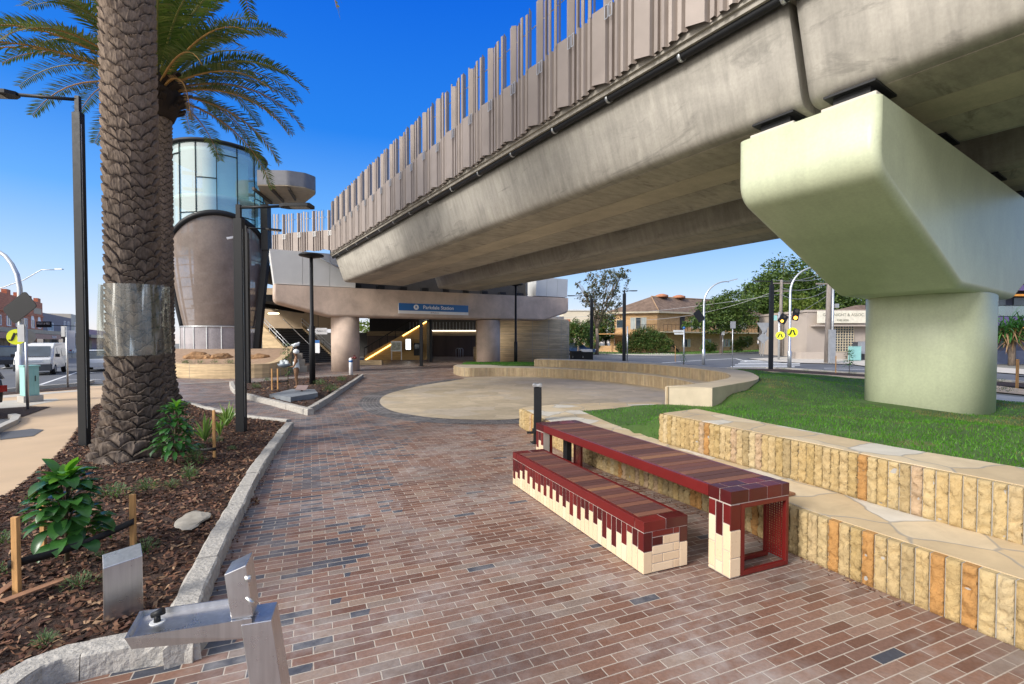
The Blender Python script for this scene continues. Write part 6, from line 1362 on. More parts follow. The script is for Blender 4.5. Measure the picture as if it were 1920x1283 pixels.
for o_, dx, L_, nn in ((OL, dl, Lw, nL_), (HC, Rw, Lr, nR_)):
    MB().prism([(v.x, v.y) for v in (o_ + dx * (L_ * .62 if dx is dl else 0), o_ + dx * L_, o_ + dx * L_ + nn * 1.2, o_ + dx * (L_ * .62 if dx is dl else 0) + nn * 1.2)], GZ + 2.72, GZ + 2.9).build('walkway_slab', m_trim, fl_)
    mb = MB(); a0 = L_ * .62 if dx is dl else 0
    for k in range(28 if dx is Rw else 8): mb.beam(o_ + dx * (a0 + (L_ - a0) * k / (28 if dx is Rw else 8)) + nn * 1.15 + ZA * 2.9, o_ + dx * (a0 + (L_ - a0) * k / (28 if dx is Rw else 8)) + nn * 1.15 + ZA * 3.8, .03)
    mb.beam(o_ + dx * a0 + nn * 1.15 + ZA * 3.82, o_ + dx * L_ + nn * 1.15 + ZA * 3.82, .04); mb.build('balustrade', m_black, fl_)
so = HC + nR_ * 1.5 + Rw * .2; mb = MB()
for k in range(14): mb.box(so + Rw * (k * .26 - 1.2) + ZA * (2.7 - k * .19), (.3, 1.0, .06), math.atan2(Rw.y, Rw.x))
mb.beam(so - Rw * 1.2 + ZA * 2.6, so + Rw * 2.3 + ZA * .15, .06, .2); mb.build('outside_stair', m_dark, fl_)
MB().bx((0, 0, 0), (5.5, 2.2, .12)).xf(frame(OL + nL_ * 2.4 - dl * 2.0 + ZA * 2.5, dl)).build('carport_roof', m_stake, fl_)
# brick fence with piers
ff_ = thing('brick_fence', 'low cream brick fence with tall piers in front of the flats', 'fence', P(1200, 655, 64))
fpx = [(1068, 660.5), (1090, 660.7), (1118, 661), (1148, 661.5), (1182, 662), (1212, 662.5), (1234, 662.8), (1258, 661.5), (1280, 660.5), (1303, 660), (1312, 659.7), (1340, 659), (1362, 658.6), (1385, 658), (1405, 657.5), (1430, 657.0), (1455, 656.4), (1480, 656)]
pts = [G(x, y) for x, y in fpx]
for i, p in enumerate(pts):
    if 5 < i < 7: pass
    MB().box(p + ZA * (.95 if i not in (5, 6) else .5), (.42, .42, 1.9 if i not in (5, 6) else 1.0), .2).build('pier', m_brk, ff_)
    if i < len(pts) - 1 and i != 9: MB().beam(p + ZA * .42, pts[i + 1] + ZA * .42, .22, .95 if i not in (10, 12) else 1.6).build('fence_panel', m_brk, ff_)
    if i < len(pts) - 1 and i not in (4, 5, 6, 9):
        mb = MB(); q = pts[i + 1]
        for k in range(1, 7): mb.beam(p.lerp(q, k / 7) + ZA * .9, p.lerp(q, k / 7) + ZA * 1.6, .04)
        mb.beam(p + ZA * 1.6, q + ZA * 1.6, .05); mb.build('railing', m_black, ff_)
t = thing('hedge', 'large rounded clipped hedge bulging over the brick fence', 'hedge', G(1216, 662)); crown('foliage', m_lfC, t, [bp(1195, 642, 63, 1.6, 1, 1.5), bp(1212, 635, 63, 1.9, 1, 1.6), bp(1232, 642, 63, 1.7, 1, 1.4), bp(1250, 648, 63, 1.0, .9, 1.0), bp(1180, 650, 63, 1, .8, 1)], 12000, .10, 12); MB().tube([G(1216, 662), P(1216, 640, 63)], .1, 6).build('stem', m_barkp, t)
for k, (x, y, lb) in enumerate(((1168, 652, 'left of the big hedge'), (1328, 650, 'right of the gate'), (1383, 648, 'at the right end of the fence'), (1110, 650, 'behind the fence near the gum tree'), (1398, 640, 'below the dark leaning tree'))):
    p = P(x, y, 64.5); t = thing('garden_bush', 'green garden bush over the brick fence ' + lb, 'bush', (p.x, p.y, .5)); crown('foliage', m_lfC, t, [(p.x, p.y, p.z, 1.0, .7, .8)], 1600, .1, 20 + k)
# pale house and further roofs beyond
t = thing('white_house', 'pale white rendered house behind the trees left of the flats', 'building', (11, 95, .7))
a, b = P(1056, 600, 100), P(1125, 583, 100); MB().bx((a.x, 100, .5), (b.x, 108, b.z)).bx((a.x - 5, 101, .5), (a.x + 3, 107, a.z - 1)).build('walls', m_cream, t); win(Vector((a.x + .8, 100, 0)), Vector((1, 0, 0)), Vector((0, -1, 0)), 0, 3.4, 2.4, 1.5, t, 2, False); win(Vector((a.x + 4.0, 100, 0)), Vector((1, 0, 0)), Vector((0, -1, 0)), 0, 3.4, 2.0, 1.8, t, 2, False)
MB().bx((a.x - .2, 99.8, b.z), (b.x + .2, 108.2, b.z + .25)).build('roof', m_white, t)
t = thing('red_roof_house', 'low house with red roof seen over the round earth building', 'building', (8, 84, .7)); a, b = P(1030, 612, 85), P(1066, 599, 85); MB().bx((a.x, 85, .5), (b.x, 92, a.z)).build('walls', m_brkr, t); MB().bx((a.x - .3, 84.7, a.z), (b.x + .3, 92, b.z)).build('roof', M('red_roof', (.38, .13, .06), .8), t)
# ---------------------------------------------------------------- office
of = thing('office_building', 'low grey beige rendered office with name board and glass block window at the street corner', 'building', P(1560, 660, 52)); m_off = M('taupe_render', (.42, .36, .31), .85, 0, .06, .6)
a, b = P(1512, 664, 52), P(1700, 585, 52); gb0 = .3
MB().bx((a.x, 52, 0), (b.x, 62, b.z)).build('walls', m_off, of); MB().bx((a.x - .12, 51.9, b.z - .02), (b.x, 62, b.z + .22)).build('parapet', m_off, of)
q0, q1 = P(1528, 610, 51.2), P(1700, 604, 51.2); MB().bx((q0.x, 51.1, q0.z - .12), (q1.x, 51.98, q0.z + .05)).build('awning_slab', m_off, of)
q0, q1 = P(1532, 606, 51.4), P(1626, 583, 51.4); bd = MB().bx((q0.x, 51.3, q0.z), (q1.x, 51.42, q1.z)).build('name_board', M('board_cream', (.72, .68, .56), .6), of); cx_ = (q0.x + q1.x) / 2; m_ol = M('board_letters', (.22, .22, .17), .6)
ftext('G.E. KNIGHT & ASSOC.', .44, upright((cx_ + .1, 51.285, q0.z + (q1.z - q0.z) * .66), (1, 0, 0)), 'lettering', m_ol, of); ftext('9580 8000', .3, upright((cx_, 51.285, q0.z + (q1.z - q0.z) * .22), (1, 0, 0)), 'lettering', m_ol, of)
q0, q1 = P(1560, 659, 51.9), P(1601, 611, 51.9); MB().bx((q0.x, 51.93, q0.z), (q1.x, 51.97, q1.z)).build('window', m_win, of); f = MB(); nx, nz = 8, 10
for k in range(nx + 1): x = q0.x + (q1.x - q0.x) * k / nx; f.bx((x - .035, 51.88, q0.z), (x + .035, 51.925, q1.z))
for k in range(nz + 1): z = q0.z + (q1.z - q0.z) * k / nz; f.bx((q0.x, 51.86, z - .035), (q1.x, 51.915, z + .035))
f.build('window_grid', m_trim, of)
q0 = P(1598, 585, 60); q1 = P(1640, 570, 60); MB().add([(q0.x - 2, 58, q0.z - .3), (q1.x + 8, 58, q0.z - .3), (q1.x + 8, 66, q0.z - .3), (q0.x - 2, 66, q0.z - .3), (q0.x + 2, 62, q1.z), (q1.x + 4, 62, q1.z)], [(0, 1, 5, 4), (1, 2, 5), (2, 3, 4, 5), (3, 0, 4)]).build('tiled_roof', m_tile, of)
t = thing('low_garden_wall', 'low curved rendered wall at the office corner', 'wall', P(1520, 672, 50)); pw = resample([(P(1489, 672, 51).x, 51.5), (P(1492, 672, 49.6).x, 49.7), (P(1530, 672, 49.2).x, 49.2), (P(1598, 673, 49.2).x, 49.2)], .5)
MB().loft([[p + ZA * .2, p + ZA * .95, q + ZA * .95, q + ZA * .2] for p, q in zip(pw, offs(pw, .3))], True, True, False).build('wall', m_off, t)
def cabinet(label, x0, y0, x1, y1, d, mat, dep=.5, base=True):
    a, b = P(x0, y1, d), P(x1, y0, d); t = thing('utility_cabinet', label, 'cabinet', ((a.x + b.x) / 2, d, a.z)); MB().bx((a.x, d, a.z), (b.x, d + dep, b.z)).build('body', mat, t, bevel=.01); MB().bx((a.x + .04, d - .012, a.z + .08), (b.x - .04, d - .002, b.z - .06)).build('door', mat, t, bevel=.004); MB().bx((a.x - .02, d - .03, b.z), (b.x + .02, d + dep + .02, b.z + .03)).build('lid', mat, t); return t
cabinet('turquoise utility cabinet before the office window', 1597, 650, 1615, 676, 46, m_cab); cabinet('tall dark grey utility cabinet right of the turquoise one', 1605, 642, 1622, 676, 47.5, M('dark_grey_cabinet', (.06, .065, .075), .5)); cabinet('pale grey utility cabinet half hidden by the green pier', 1615, 641, 1640, 664, 47, M('grey_cabinet', (.30, .32, .35), .5))
# ---------------------------------------------------------------- blue and orange building at the right edge
t = thing('blue_apartment_building', 'dark blue and purple apartment building with orange trim right of the green pier', 'building', (45, 46, 0)); m_pur = M('purple_render', (.10, .075, .19), .7); m_nav = M('navy_wall', (.035, .04, .07), .6); m_or = M('orange_trim', (.62, .26, .04), .6)
bx_ = P(1862, 650, 44).x
MB().bx((bx_, 46, 0), (bx_ + 26, 60, 10.5)).build('walls', m_nav, t); MB().bx((bx_, 45.2, 3.5), (bx_ + 26, 45.98, 4.4)).build('balcony_front', m_pur, t); MB().bx((bx_, 44.8, 6.8), (bx_ + 26, 45.98, 7.3)).build('balcony_front', m_pur, t)
for z in (6.3, 9.8): MB().bx((bx_ - .1, 45.0, z), (bx_ + 26, 46, z + .18)).build('orange_band', m_or, t)
MB().bx((bx_ - .1, 45.6, 3.4), (bx_ + .25, 45.99, 6.3)).build('orange_fin', m_or, t); MB().bx((bx_ + 3.2, 45.1, 2.9), (bx_ + 26, 45.9, 3.4)).build('orange_fin', m_or, t)
for k in range(5): MB().bx((bx_ + .8 + k * 3, 45.9, 4.5), (bx_ + 3 + k * 3, 45.98, 6.2)).build('window', m_win, t)
MB().bx((bx_ + .2, 45.1, 4.45), (bx_ + 20, 45.13, 5.4)).build('balcony_glass', m_gclear, t); MB().bx((bx_ + .2, 45.08, 5.4), (bx_ + 20, 45.16, 5.47)).build('balcony_rail', m_black, t)
MB().bx((bx_ - 3, 43.5, 0), (bx_ + 26, 43.8, 1.2)).build('front_wall', M('blue_grey_wall', (.13, .15, .22), .7), t)
p = P(1898, 640, 41); t = thing('cabbage_palm', 'bushy fan palm in front of the blue building right of the green pier', 'palm tree', (p.x, 41, 0)); MB().tube([(p.x, 41, 0), (p.x, 41, 2.6)], [.25, .2], 8).build('trunk', m_barkp, t); mb, md = MB(), MB(); rg = random.Random(3)
for k in range(420):
    a = rg.uniform(0, 6.28); el = rg.uniform(-.7, 1.3); L = rg.uniform(1.1, 2.2); bigleaf(mb if el > -.25 else md, (p.x + rg.uniform(-1.2, 1.2), 41 + rg.uniform(-.5, .5), rg.uniform(2.2, 3.4)), (math.cos(a) * math.cos(el), math.sin(a) * math.cos(el), math.sin(el)), L, .10, droop=1.2)
mb.build('crown', m_leafg, t); md.build('dry_skirt', m_frondd, t)
# ---------------------------------------------------------------- poles, signals and signs on the right
m_yel = M('fluorescent_yellow_sign', (.72, .80, .02), .5, 0, .03); m_amber = M('amber_lens', (.9, .35, .03), emit=((1, .32, .03), 4)); m_sgrey = M('sign_back_grey', (.36, .37, .38), .5, .4)
def signal(parent, c, face=1, tilt=0, lit=True, w_=.62, h=.95):
    m_ = Matrix.Translation(c) @ Matrix.Rotation(tilt, 4, 'Y'); s = -1 if face > 0 else 1
    MB().prism(round_poly([(-w_ / 2, -h / 2), (w_ / 2, -h / 2), (w_ / 2, h / 2), (-w_ / 2, h / 2)], .12, 3), 0, .03).xf(m_ @ Matrix.Rotation(R(90), 4, 'X')).build('target_board', m_black, parent)
    if face > 0:
        for k, z in enumerate((.25, -.25)): MB().lathe((0, 0, 0), [(.13, 0), (.13, .03)], 16).xf(m_ @ Matrix.Translation((0, -.05, z)) @ Matrix.Rotation(R(90), 4, 'X')).build('lens', m_amber if (lit and k == 1) else m_dark, parent)
    else: MB().box((0, .08, 0), (.06, .05, .9)).xf(m_).build('back_bracket', m_steel, parent)
def curved_pole(label, x, yb, d, H, reach, name='mast_arm_pole', zb=0.0, r=.085, head=True):
    b = P(x, yb, d); b.z = gz(b.x, d) if zb == 0 else zb; t = thing(name, label, 'pole', b); pts = [b, b + ZA * 1.3, b + ZA * 1.35, b + ZA * (H - 1.9)]; rr = [.14, .13, r, r]
    for k in range(1, 9): a = R(90) * k / 8; pts.append(b + Vector((math.copysign(1.9 * (1 - math.cos(a)), reach), 0, H - 1.9 + 1.9 * math.sin(a)))); rr.append(r * (1 - .05 * k))
    pts.append(b + Vector((reach, 0, H - .05))); rr.append(r * .45); MB().tube(pts, rr, 10).build('pole', m_steel, t)
    if head: MB().loft([[b + Vector((reach + s_ * u, v * ww, H - .02 + u * .25)) for v in (-1, 1) for s_ in (1,)] + [b + Vector((reach + u, -v * ww, H + .07 + u * .25)) for v in (-1, 1)] for u, ww in ((0, .08), (math.copysign(.7, reach), .13))], True, True, False).build('lamp_head', m_steel, t)
    return t, b
T1, b = curved_pole('silver curved lamp pole with a black signal board seen from behind', 1319, 682, 41, 7.1, 2.1); signal(T1, b + Vector((-.45, -.1, 4.15)), -1, R(-35))
T2, b = curved_pole('silver curved signal pole at the crossing with lit amber signal and round yellow sign', 1480, 692, 36, 7.6, 3.0); signal(T2, b + Vector((.35, -.12, 4.05)), 1, R(10), True, .5, .9)
def disc(parent, c, r, yaw=0, back=False):
    m_ = Matrix.Translation(c) @ Matrix.Rotation(yaw, 4, 'Z') @ Matrix.Rotation(R(90), 4, 'X')
    MB().lathe((0, 0, 0), [(r, 0), (r, .02)], 28).xf(m_).build('sign_disc', m_yel if not back else m_sgrey, parent)
    if not back:
        for s in (-1, 1): MB().beam((s * r * .12, r * .5, .03), (s * r * .42, -r * .35, .03), r * .26, .012, up=(0, 0, 1)).box((s * r * .5 - r * .06, -r * .42, .03), (r * .38, r * .16, .012)).xf(m_).build('leg_symbol', m_black, parent)
disc(T2, b + Vector((.12, -.12, 2.72)), .36, R(-20)); disc(T2, b + Vector((-.30, .05, 2.68)), .33, R(55), True)
b3 = P(1460, 672, 48); b3.z = .2; t = thing('signal_pole', 'second signal pole behind the curved one, tilted amber signal and small round yellow sign', 'pole', b3); MB().tube([b3, b3 + ZA * 4.8], .1, 8).build('pole', m_steel, t); signal(t, b3 + Vector((.30, -.15, 4.1)), 1, R(30), True, .8, .95); disc(t, b3 + Vector((.05, -.14, 2.45)), .4, R(-35)); MB().box(b3 + Vector((-.5, 0, 4.2)), (.45, .3, .5)).build('signal_back', m_cab, t)
def signpost(label, x, yb, yt, d, plate=None, mat=None, text=None, tmat=None, r=.035, zb=None):
    b = P(x, yb, d); b.z = gz(b.x, d) if zb is None else zb; top = P(x, yt, d).z; t = thing('sign_post', label, 'sign', b); MB().tube([b, (b.x, b.y, top)], r, 8).build('post', m_steel, t)
    if plate:
        ox, w_, h, kind = plate
        if kind == 'rect': MB().box((b.x + ox, b.y - .05, top - h / 2), (w_, .02, h)).build('plate', mat or m_sgrey, t)
        if text: ftext(text, h * .6, upright((b.x + ox, b.y - .065, top - h / 2), (1, 0, 0)), 'lettering', tmat or m_sw, t)
    return t, b, top
signpost('pale timber sign post beside the second black street lamp', 1176, 676, 612, 43, r=.06)
m_snavy = M('street_sign_white', (.6, .62, .62), .5); _, bb, tp_ = signpost('street name sign post with blue top before the hedge', 1282, 679, 617, 41, r=.06)
MB().box((bb.x - .45, bb.y - .02, tp_ - .18), (.95, .03, .17)).box((bb.x - .40, bb.y - .02, tp_ - .40), (.85, .03, .15)).build('name_blades', m_snavy, _); MB().sphere((bb.x, bb.y, tp_ + .08), .12).build('blue_cap', m_blue, _)
ftext('Como Pde', .12, upright((bb.x - .45, bb.y - .04, tp_ - .18), (1, 0, 0)), 'lettering', m_lt, _) if False else None
signpost('plain grey rectangular sign back on a thin post right of the leaning tree', 1373, 688, 603, 38, (0, .42, .55, 'rect')); signpost('small blue parking sign by the trunk of the leaning tree', 1355, 660, 621, 60, (0, .4, .5, 'rect'), m_sw)
t = thing('give_way_signs', 'backs of a triangle and a diamond sign on leaning posts beside the crossing', 'sign', P(1430, 668, 50)); q = P(1432, 617, 50); MB().prism([(-.75, .55), (.75, .55), (0, -.6)], 0, .03).xf(Matrix.Translation(q + ZA * .1) @ Matrix.Rotation(R(90), 4, 'X')).build('triangle_plate', m_sgrey, t)
MB().prism([(-.6, 0), (0, -.6), (.6, 0), (0, .6)], 0, .03).xf(Matrix.Translation(q + Vector((-.02, .06, -.95))) @ Matrix.Rotation(R(90), 4, 'X')).build('diamond_plate', m_sgrey, t); MB().tube([P(1430, 668, 50.1), P(1437, 617, 50.1)], .05, 6).tube([P(1426, 668, 50.3), P(1431, 612, 50.3)], .04, 6).build('posts', m_steel, t)
m_tpole = M('weathered_timber_pole', (.22, .19, .17), .9, 0, .3, 3, .5, 12, stretch=(5, 5, .5))
def tpole(label, x, yb, yt, d, w_=.17):
    b = P(x, yb, d); b.z = gz(b.x, d); top = P(x, yt, d).z; t = thing('utility_pole', label, 'utility pole', b); MB().tube([b, (b.x + .1, b.y, top)], [w_, w_ * .75], 10).build('pole', m_tpole, t)
    for k in (0, 1): MB().beam((b.x - 1.1, b.y, top - .4 - k * .9), (b.x + 1.3, b.y, top - .4 - k * .9), .1, .12).build('crossarm', m_tpole, t)
    return b, top
bA, tA = tpole('thick weathered timber utility pole before the office', 1551, 682, 505, 43, .26); bB, tB = tpole('thinner timber utility pole behind the crossing signals', 1462, 670, 525, 56, .2)
b = P(1560, 681, 42.5); t = thing('steel_service_pole', 'slim steel service pole with metal sleeve right of the thick timber pole', 'pole', (b.x, b.y, 0)); MB().tube([(b.x, b.y, 0), (b.x, b.y, P(1560, 525, 42.5).z)], .09, 8).build('pole', m_steel, t); MB().bx((b.x - .3, b.y - .2, .1), (b.x + .18, b.y + .1, 3.1)).build('sleeve', m_sgrey, t); MB().box((b.x + .3, b.y, 5.2), (.3, .3, .35)).build('junction_box', m_sgrey, t)
for k, (p, q, sag, lb) in enumerate(((bA + ZA * (tA - .2), bB + Vector((-1, 0, tB - .3)), .5, 'top'), (bA + Vector((.8, 0, tA - .3)), bB + Vector((1, 0, tB - .2)), .5, 'second'), (bA + ZA * (tA - 1.3), bB + ZA * (tB - 1.2), .5, 'third'), (bA + ZA * (tA - 1.9), bB + ZA * (tB - 2.0), .7, 'fourth'), (bB + ZA * (tB - 2.0), Vector((-10, 78, 6.0)), 1.2, 'long low'), (bB + ZA * (tB - 1.4), P(1180, 600, 64), 1.0, 'long upper'), (bA + ZA * (tA - 2.4), P(1420, 608, 80), .8, 'service'), (bA + ZA * (tA - .3), Vector((70, 30, 9)), 1.0, 'right hand'))):
    n = 14; mb = MB(); mb.tube([p.lerp(q, i / n) - ZA * sag * 4 * (i / n) * (1 - i / n) for i in range(n + 1)], .022, 5); o = mb.build('overhead_wire', m_sgrey, at=p); tag(o, lb + ' overhead wire near the timber utility poles', 'wire')
p = P(1592, 697, 30); p.z = .03; sapling('staked young tree with orange tinted leaves on the strip before the office', p, 1.5, 5, 120, .16); stake('thin brown stake left of the young tree before the office', P(1567, 697, 30.5) * 1.0 - ZA * .1, 1.1, .05); p = P(1281, 678, 40); p.z = 0
sapling('small roadside shrub at the foot of the street name post', p, 1.2, 6, 90, .14); stake('thin stake left of the shrub by the street name post', P(1266, 678, 40), 1.3, .05)
p = P(1907, 722, 21); p.z = 0; stake('tall pale stake at the right photo edge beyond the lawn', p, 1.25, .09); strap('black strap from the right edge stake', p, p + Vector((1.2, 0, 0)), .5)
for k, (x, y) in enumerate(((1875, 717), (1470, 694), (1510, 698), (1545, 700), (1600, 703), (1875, 733), (1890, 735))): tuft('low weed on the planted strip, ' + ('right of the pier', 'below the curved signal pole', 'between signal and timber poles', 'below the timber pole', 'near the young tree', 'on the path right of the pier', 'farther right on the path')[k], G(x, y, .03), .35, .22, 70, 200 + k)
# ---------------------------------------------------------------- vehicles
m_tyre = M('tyre_rubber', (.02, .02, .02), .8); m_rim = M('wheel_rim', (.45, .46, .47), .35, .8); m_hl = M('headlight_glass', (.7, .72, .7), .15, .3); m_tl = M('tail_light', (.45, .01, .01), .2)
def car(label, loc, heading, paint, kind='sedan', L=4.5, W=1.78, H=1.45, group=None):
    t = thing('parked_car' if kind != 'van' else 'van', label, 'van' if kind == 'van' else 'car', (0, 0, 0), group); hl, hw = L / 2, W / 2
    if kind == 'van': prof = [(hl, .35), (hl + .02, .75), (hl - .18, 1.05), (hl - .95, 1.72), (hl - 1.25, 1.93), (-hl + .15, 1.95), (-hl, 1.75), (-hl - .02, .4)]; gw = []
    else: prof = [(hl - .05, .28), (hl, .55), (hl - .12, .72), (hl - .95, .86), (-hl + .5, .90), (-hl + .05, .86), (-hl, .6), (-hl + .04, .3)]
    if kind == 'suv': prof = [(x, z * 1.12) for x, z in prof]
    secs = []
    for y, k, ky in ((-hw, .93, 1), (-hw * .9, 1, 1), (hw * .9, 1, 1), (hw, .93, 1)):
        secs.append([Vector((x * (k if abs(y) == hw else 1) , y * (.9 if (kind == 'van' and z > 1.2 and abs(y) >= hw) else 1), z * (1 if z < .5 else (.985 if abs(y) == hw else 1)))) for x, z in prof])
    MB().loft(secs, True, True, False).build('body', paint, t, bevel=.03)
    if kind != 'van':
        zr = H; zb = .86 if kind != 'suv' else .98; bx = {'sedan': (hl - 1.35, hl - 2.0, -hl + 1.15, -hl + .45), 'suv': (hl - 1.2, hl - 1.8, -hl + .4, -hl + .05), 'hatch': (hl - 1.2, hl - 1.9, -hl + .6, -hl + .1)}[kind]
        MB().loft([[Vector((bx[0], y * s, zb)), Vector((bx[1], y * s * .84, zr - .03)), Vector((bx[2], y * s * .84, zr - .03)), Vector((bx[3], y * s, zb))] for y, s in ((-hw * .93, 1), (hw * .93, 1))], True, True, False).build('glasshouse', m_win, t)
        MB().loft([[Vector((bx[1] + .05, y, zr - .035)), Vector((bx[1] - .1, y, zr + .01)), Vector((bx[2] + .1, y, zr + .01)), Vector((bx[2] - .05, y, zr - .035))] for y in (-hw * .8, hw * .8)], True, True, False).build('roof', paint, t)
        for s in (-1, 1):
            mb = MB()
            for x0, x1 in ((bx[0], bx[1]), (0, 0), (bx[3], bx[2])): mb.beam((x0, s * hw * .935, zb), (x1, s * hw * .79, zr - .02), .07, .05)
            mb.build('pillars', paint, t)
    else:
        MB().add([Vector(v) for v in ((hl - .22, -hw * .86, 1.12), (hl - .22, hw * .86, 1.12), (hl - .86, hw * .78, 1.72), (hl - .86, -hw * .78, 1.72))], [(0, 1, 2, 3)]).xf(Matrix.Translation((.03, 0, .03))).build('windscreen', m_win, t)
        for s in (-1, 1):
            y = s * (hw * .955 + .012)
            for x0, x1, x2, x3 in ((hl - .55, hl - 1.5, hl - 1.5, hl - 1.0), (hl - 1.7, hl - 2.8, hl - 2.8, hl - 1.7), (hl - 2.95, -hl + .3, -hl + .3, hl - 2.95)): MB().add([(x0, y + s * .012, 1.13), (x1, y + s * .012, 1.13), (x2, y - s * .055, 1.68), (x3, y - s * .055, 1.68)], [(0, 1, 2, 3)] if s < 0 else [(3, 2, 1, 0)]).build('side_window', m_win, t)
            MB().box((hl - .75, s * (hw + .12), 1.18), (.1, .2, .2)).build('mirror', m_black, t)
        MB().bx((hl - .15, -hw * .97, .28), (hl + .10, hw * .97, .68)).build('bumper', M('dark_bumper', (.05, .055, .06), .6), t, bevel=.03)
        MB().bx((hl - .02, -.45, .78), (hl + .035, .45, .92)).build('grille', m_steel, t)
    for s in (-1, 1):
        MB().box((hl - (.05 if kind != 'van' else .03), s * (hw - .25), .64 if kind != 'van' else .84), (.12, .36, .15 if kind != 'van' else .22)).build('headlight', m_hl, t)
        MB().box((-hl + .02, s * (hw - .18), .72 if kind != 'van' else 1.0), (.1, .3, .18 if kind != 'van' else .5)).build('tail_light', m_tl, t)
        for x in (hl - .85, -hl + .85):
            m_ = Matrix.Translation((x, s * (hw - .1), .32)) @ Matrix.Rotation(R(90), 4, 'X'); w_ = MB().lathe((0, 0, -.11), [(.2, 0), (.31, 0), (.32, .05), (.32, .18), (.31, .22), (.2, .22)], 20).xf(m_).build('wheel', m_tyre, t); MB().lathe((0, 0, -.116), [(.2, 0), (.2, .232)], 16).xf(m_).build('rim', m_rim, w_)
    MB().box((hl + (.02 if kind != 'van' else .105), 0, .45), (.02, .4, .11)).build('number_plate', m_sw, t)
    t.location = loc; t.rotation_euler = (0, 0, math.atan2(heading[1], heading[0])); return t
m_pw = M('white_car_paint', (.72, .72, .69), .3, .0, .03, coat=.5); m_pb = M('blue_car_paint', (.03, .07, .16), .3, .3, .05, coat=.5); m_pd = M('dark_car_paint', (.035, .035, .04), .3, .3, .05, coat=.5); m_ps = M('silver_car_paint', (.42, .43, .44), .3, .6, .05, coat=.5)
HD = -U
K = Vector((-27.7, 28.9, 0)); car('white passenger van driving towards the camera on the left street', K - HD * 2.4 - V * .85, HD, m_pw, 'van', 4.8, 1.7, 1.98)
for x, yb, paint, kd, lb in ((122, 666, m_pw, 'sedan', 'white sedan parked behind the van'), (141, 664, m_pb, 'sedan', 'blue sedan parked beyond the white one'), (16, 692, m_pd, 'suv', 'dark four wheel drive left of the white van'), (2, 682, m_pw, 'hatch', 'white car cut by the left edge beyond the dark one'), (184, 697, m_pw, 'hatch', 'white car glimpsed between the lamp post and the near palm')):
    p = G(x, yb, 0); car(lb, p + U * 2.0, U, paint, kd, H=1.7 if kd == 'suv' else 1.45)
p = Vector((-16.25, 12.4, 0)); car('dark car whose tail just enters at the left edge of the photo', p, (-1, 0), m_pd, 'suv', H=1.7)
p = gd(1500, 62); car('white car parked under the street tree left of the office', p, (-1, -.2), m_pw, 'suv', H=1.65)
p = gd(1075, 60) ; car('blue car parked behind the bins', p + Vector((.4, 0, 0)), (1, .2), m_pb, 'hatch')
# ---------------------------------------------------------------- left street: shops
CF = -19.0
def fac(x, y): a, b = ray(x, y); d = CF / (.828 * a + .561); return Vector((a * d, d, EYE + b * d))
def sfx(x): return fac(x, 640).dot(U)
def shop(label, s0, s1, z, mat, dep=12, name='shop_building'):
    t = thing(name, label, 'building', UV(s0, CF)); MB().prism([(v.x, v.y) for v in (UV(s0, CF), UV(s1, CF), UV(s1, CF - dep), UV(s0, CF - dep))], 0, z).build('walls', mat, t); return t
def fwin(t, s, z, w_, h, arch=False, mat=None, trim=True, c=CF):
    f = MB(); o = UV(s, c + .03, z)
    if trim:
        f.beam(o, o + U * w_, .1, .1).beam(o + ZA * h, o + U * w_ + ZA * h, .1, .1).beam(o, o + ZA * h, .1, .1, up=V).beam(o + U * w_, o + U * w_ + ZA * h, .1, .1, up=V).beam(o + U * w_ / 2, o + U * w_ / 2 + ZA * h, .07, .07, up=V)
        if arch: f.add([o + U * (w_ / 2 + w_ / 2 * math.cos(R(k * 18))) + ZA * (h + w_ / 2 * math.sin(R(k * 18))) for k in range(11)], [tuple(range(11))])
        fo_ = f.build('window', m_sw, t)
    else: fo_ = None
    pn = MB().add([o, o + U * w_, o + U * w_ + ZA * h, o + ZA * h], [(0, 1, 2, 3)]); pn.build('pane' if fo_ else 'shop_window', mat or m_win, fo_ or t)
sR0, sR1, sG1, sC1 = sfx(-190), sfx(81), sfx(134), sfx(149)
t1 = shop('two storey red brick shop with stepped parapet and white arched windows on the left street', sR0, sR1, 8.2, m_brkr); W_ = sR1 - sR0
m_dkaw = M('dark_awning', (.06, .055, .055), .6); m_caw = M('cream_awning', (.52, .40, .26), .7); m_glow = M('painted_shop_glow', (.35, .25, .15), .6, 0, .6, 1)  # warm pane colour stands in for lit shop interiors, no emission
for k in range(7): s = sR1 - 1.2 - k * 5.2; MB().prism([(v.x, v.y) for v in (UV(s - 1.6, CF + .02), UV(s, CF + .02), UV(s, CF - .5), UV(s - 1.6, CF - .5))], 8.2, 8.8).build('parapet_block', m_brkr, t1)
MB().prism([(v.x, v.y) for v in (UV(sR0, CF + .15), UV(sR1, CF + .15), UV(sR1, CF), UV(sR0, CF))], 5.9, 6.1).build('cornice', m_brkr, t1)
MB().prism([(v.x, v.y) for v in (UV(sR1 - 5.5, CF + .05), UV(sR1 - 1, CF + .05), UV(sR1 - 1, CF), UV(sR1 - 5.5, CF))], 6.3, 7.2).build('cream_tablet', m_caw, t1)
for k in range(9): fwin(t1, sR1 - 3.2 - k * 3.9, 4.1, 1.7, 1.2, k < 2)
MB().prism([(v.x, v.y) for v in (UV(sR0, CF + 3), UV(sR1, CF + 3), UV(sR1, CF + .01), UV(sR0, CF + .01))], 3.1, 3.6).build('awning', m_caw, t1)
MB().prism([(v.x, v.y) for v in (UV(sR0, CF + 3.06), UV(sR1 - 6, CF + 3.06), UV(sR1 - 6, CF + 3.01), UV(sR0, CF + 3.01))], 2.4, 3.05).build('red_fascia_sign', M('maroon_sign', (.18, .02, .03), .4), t1)
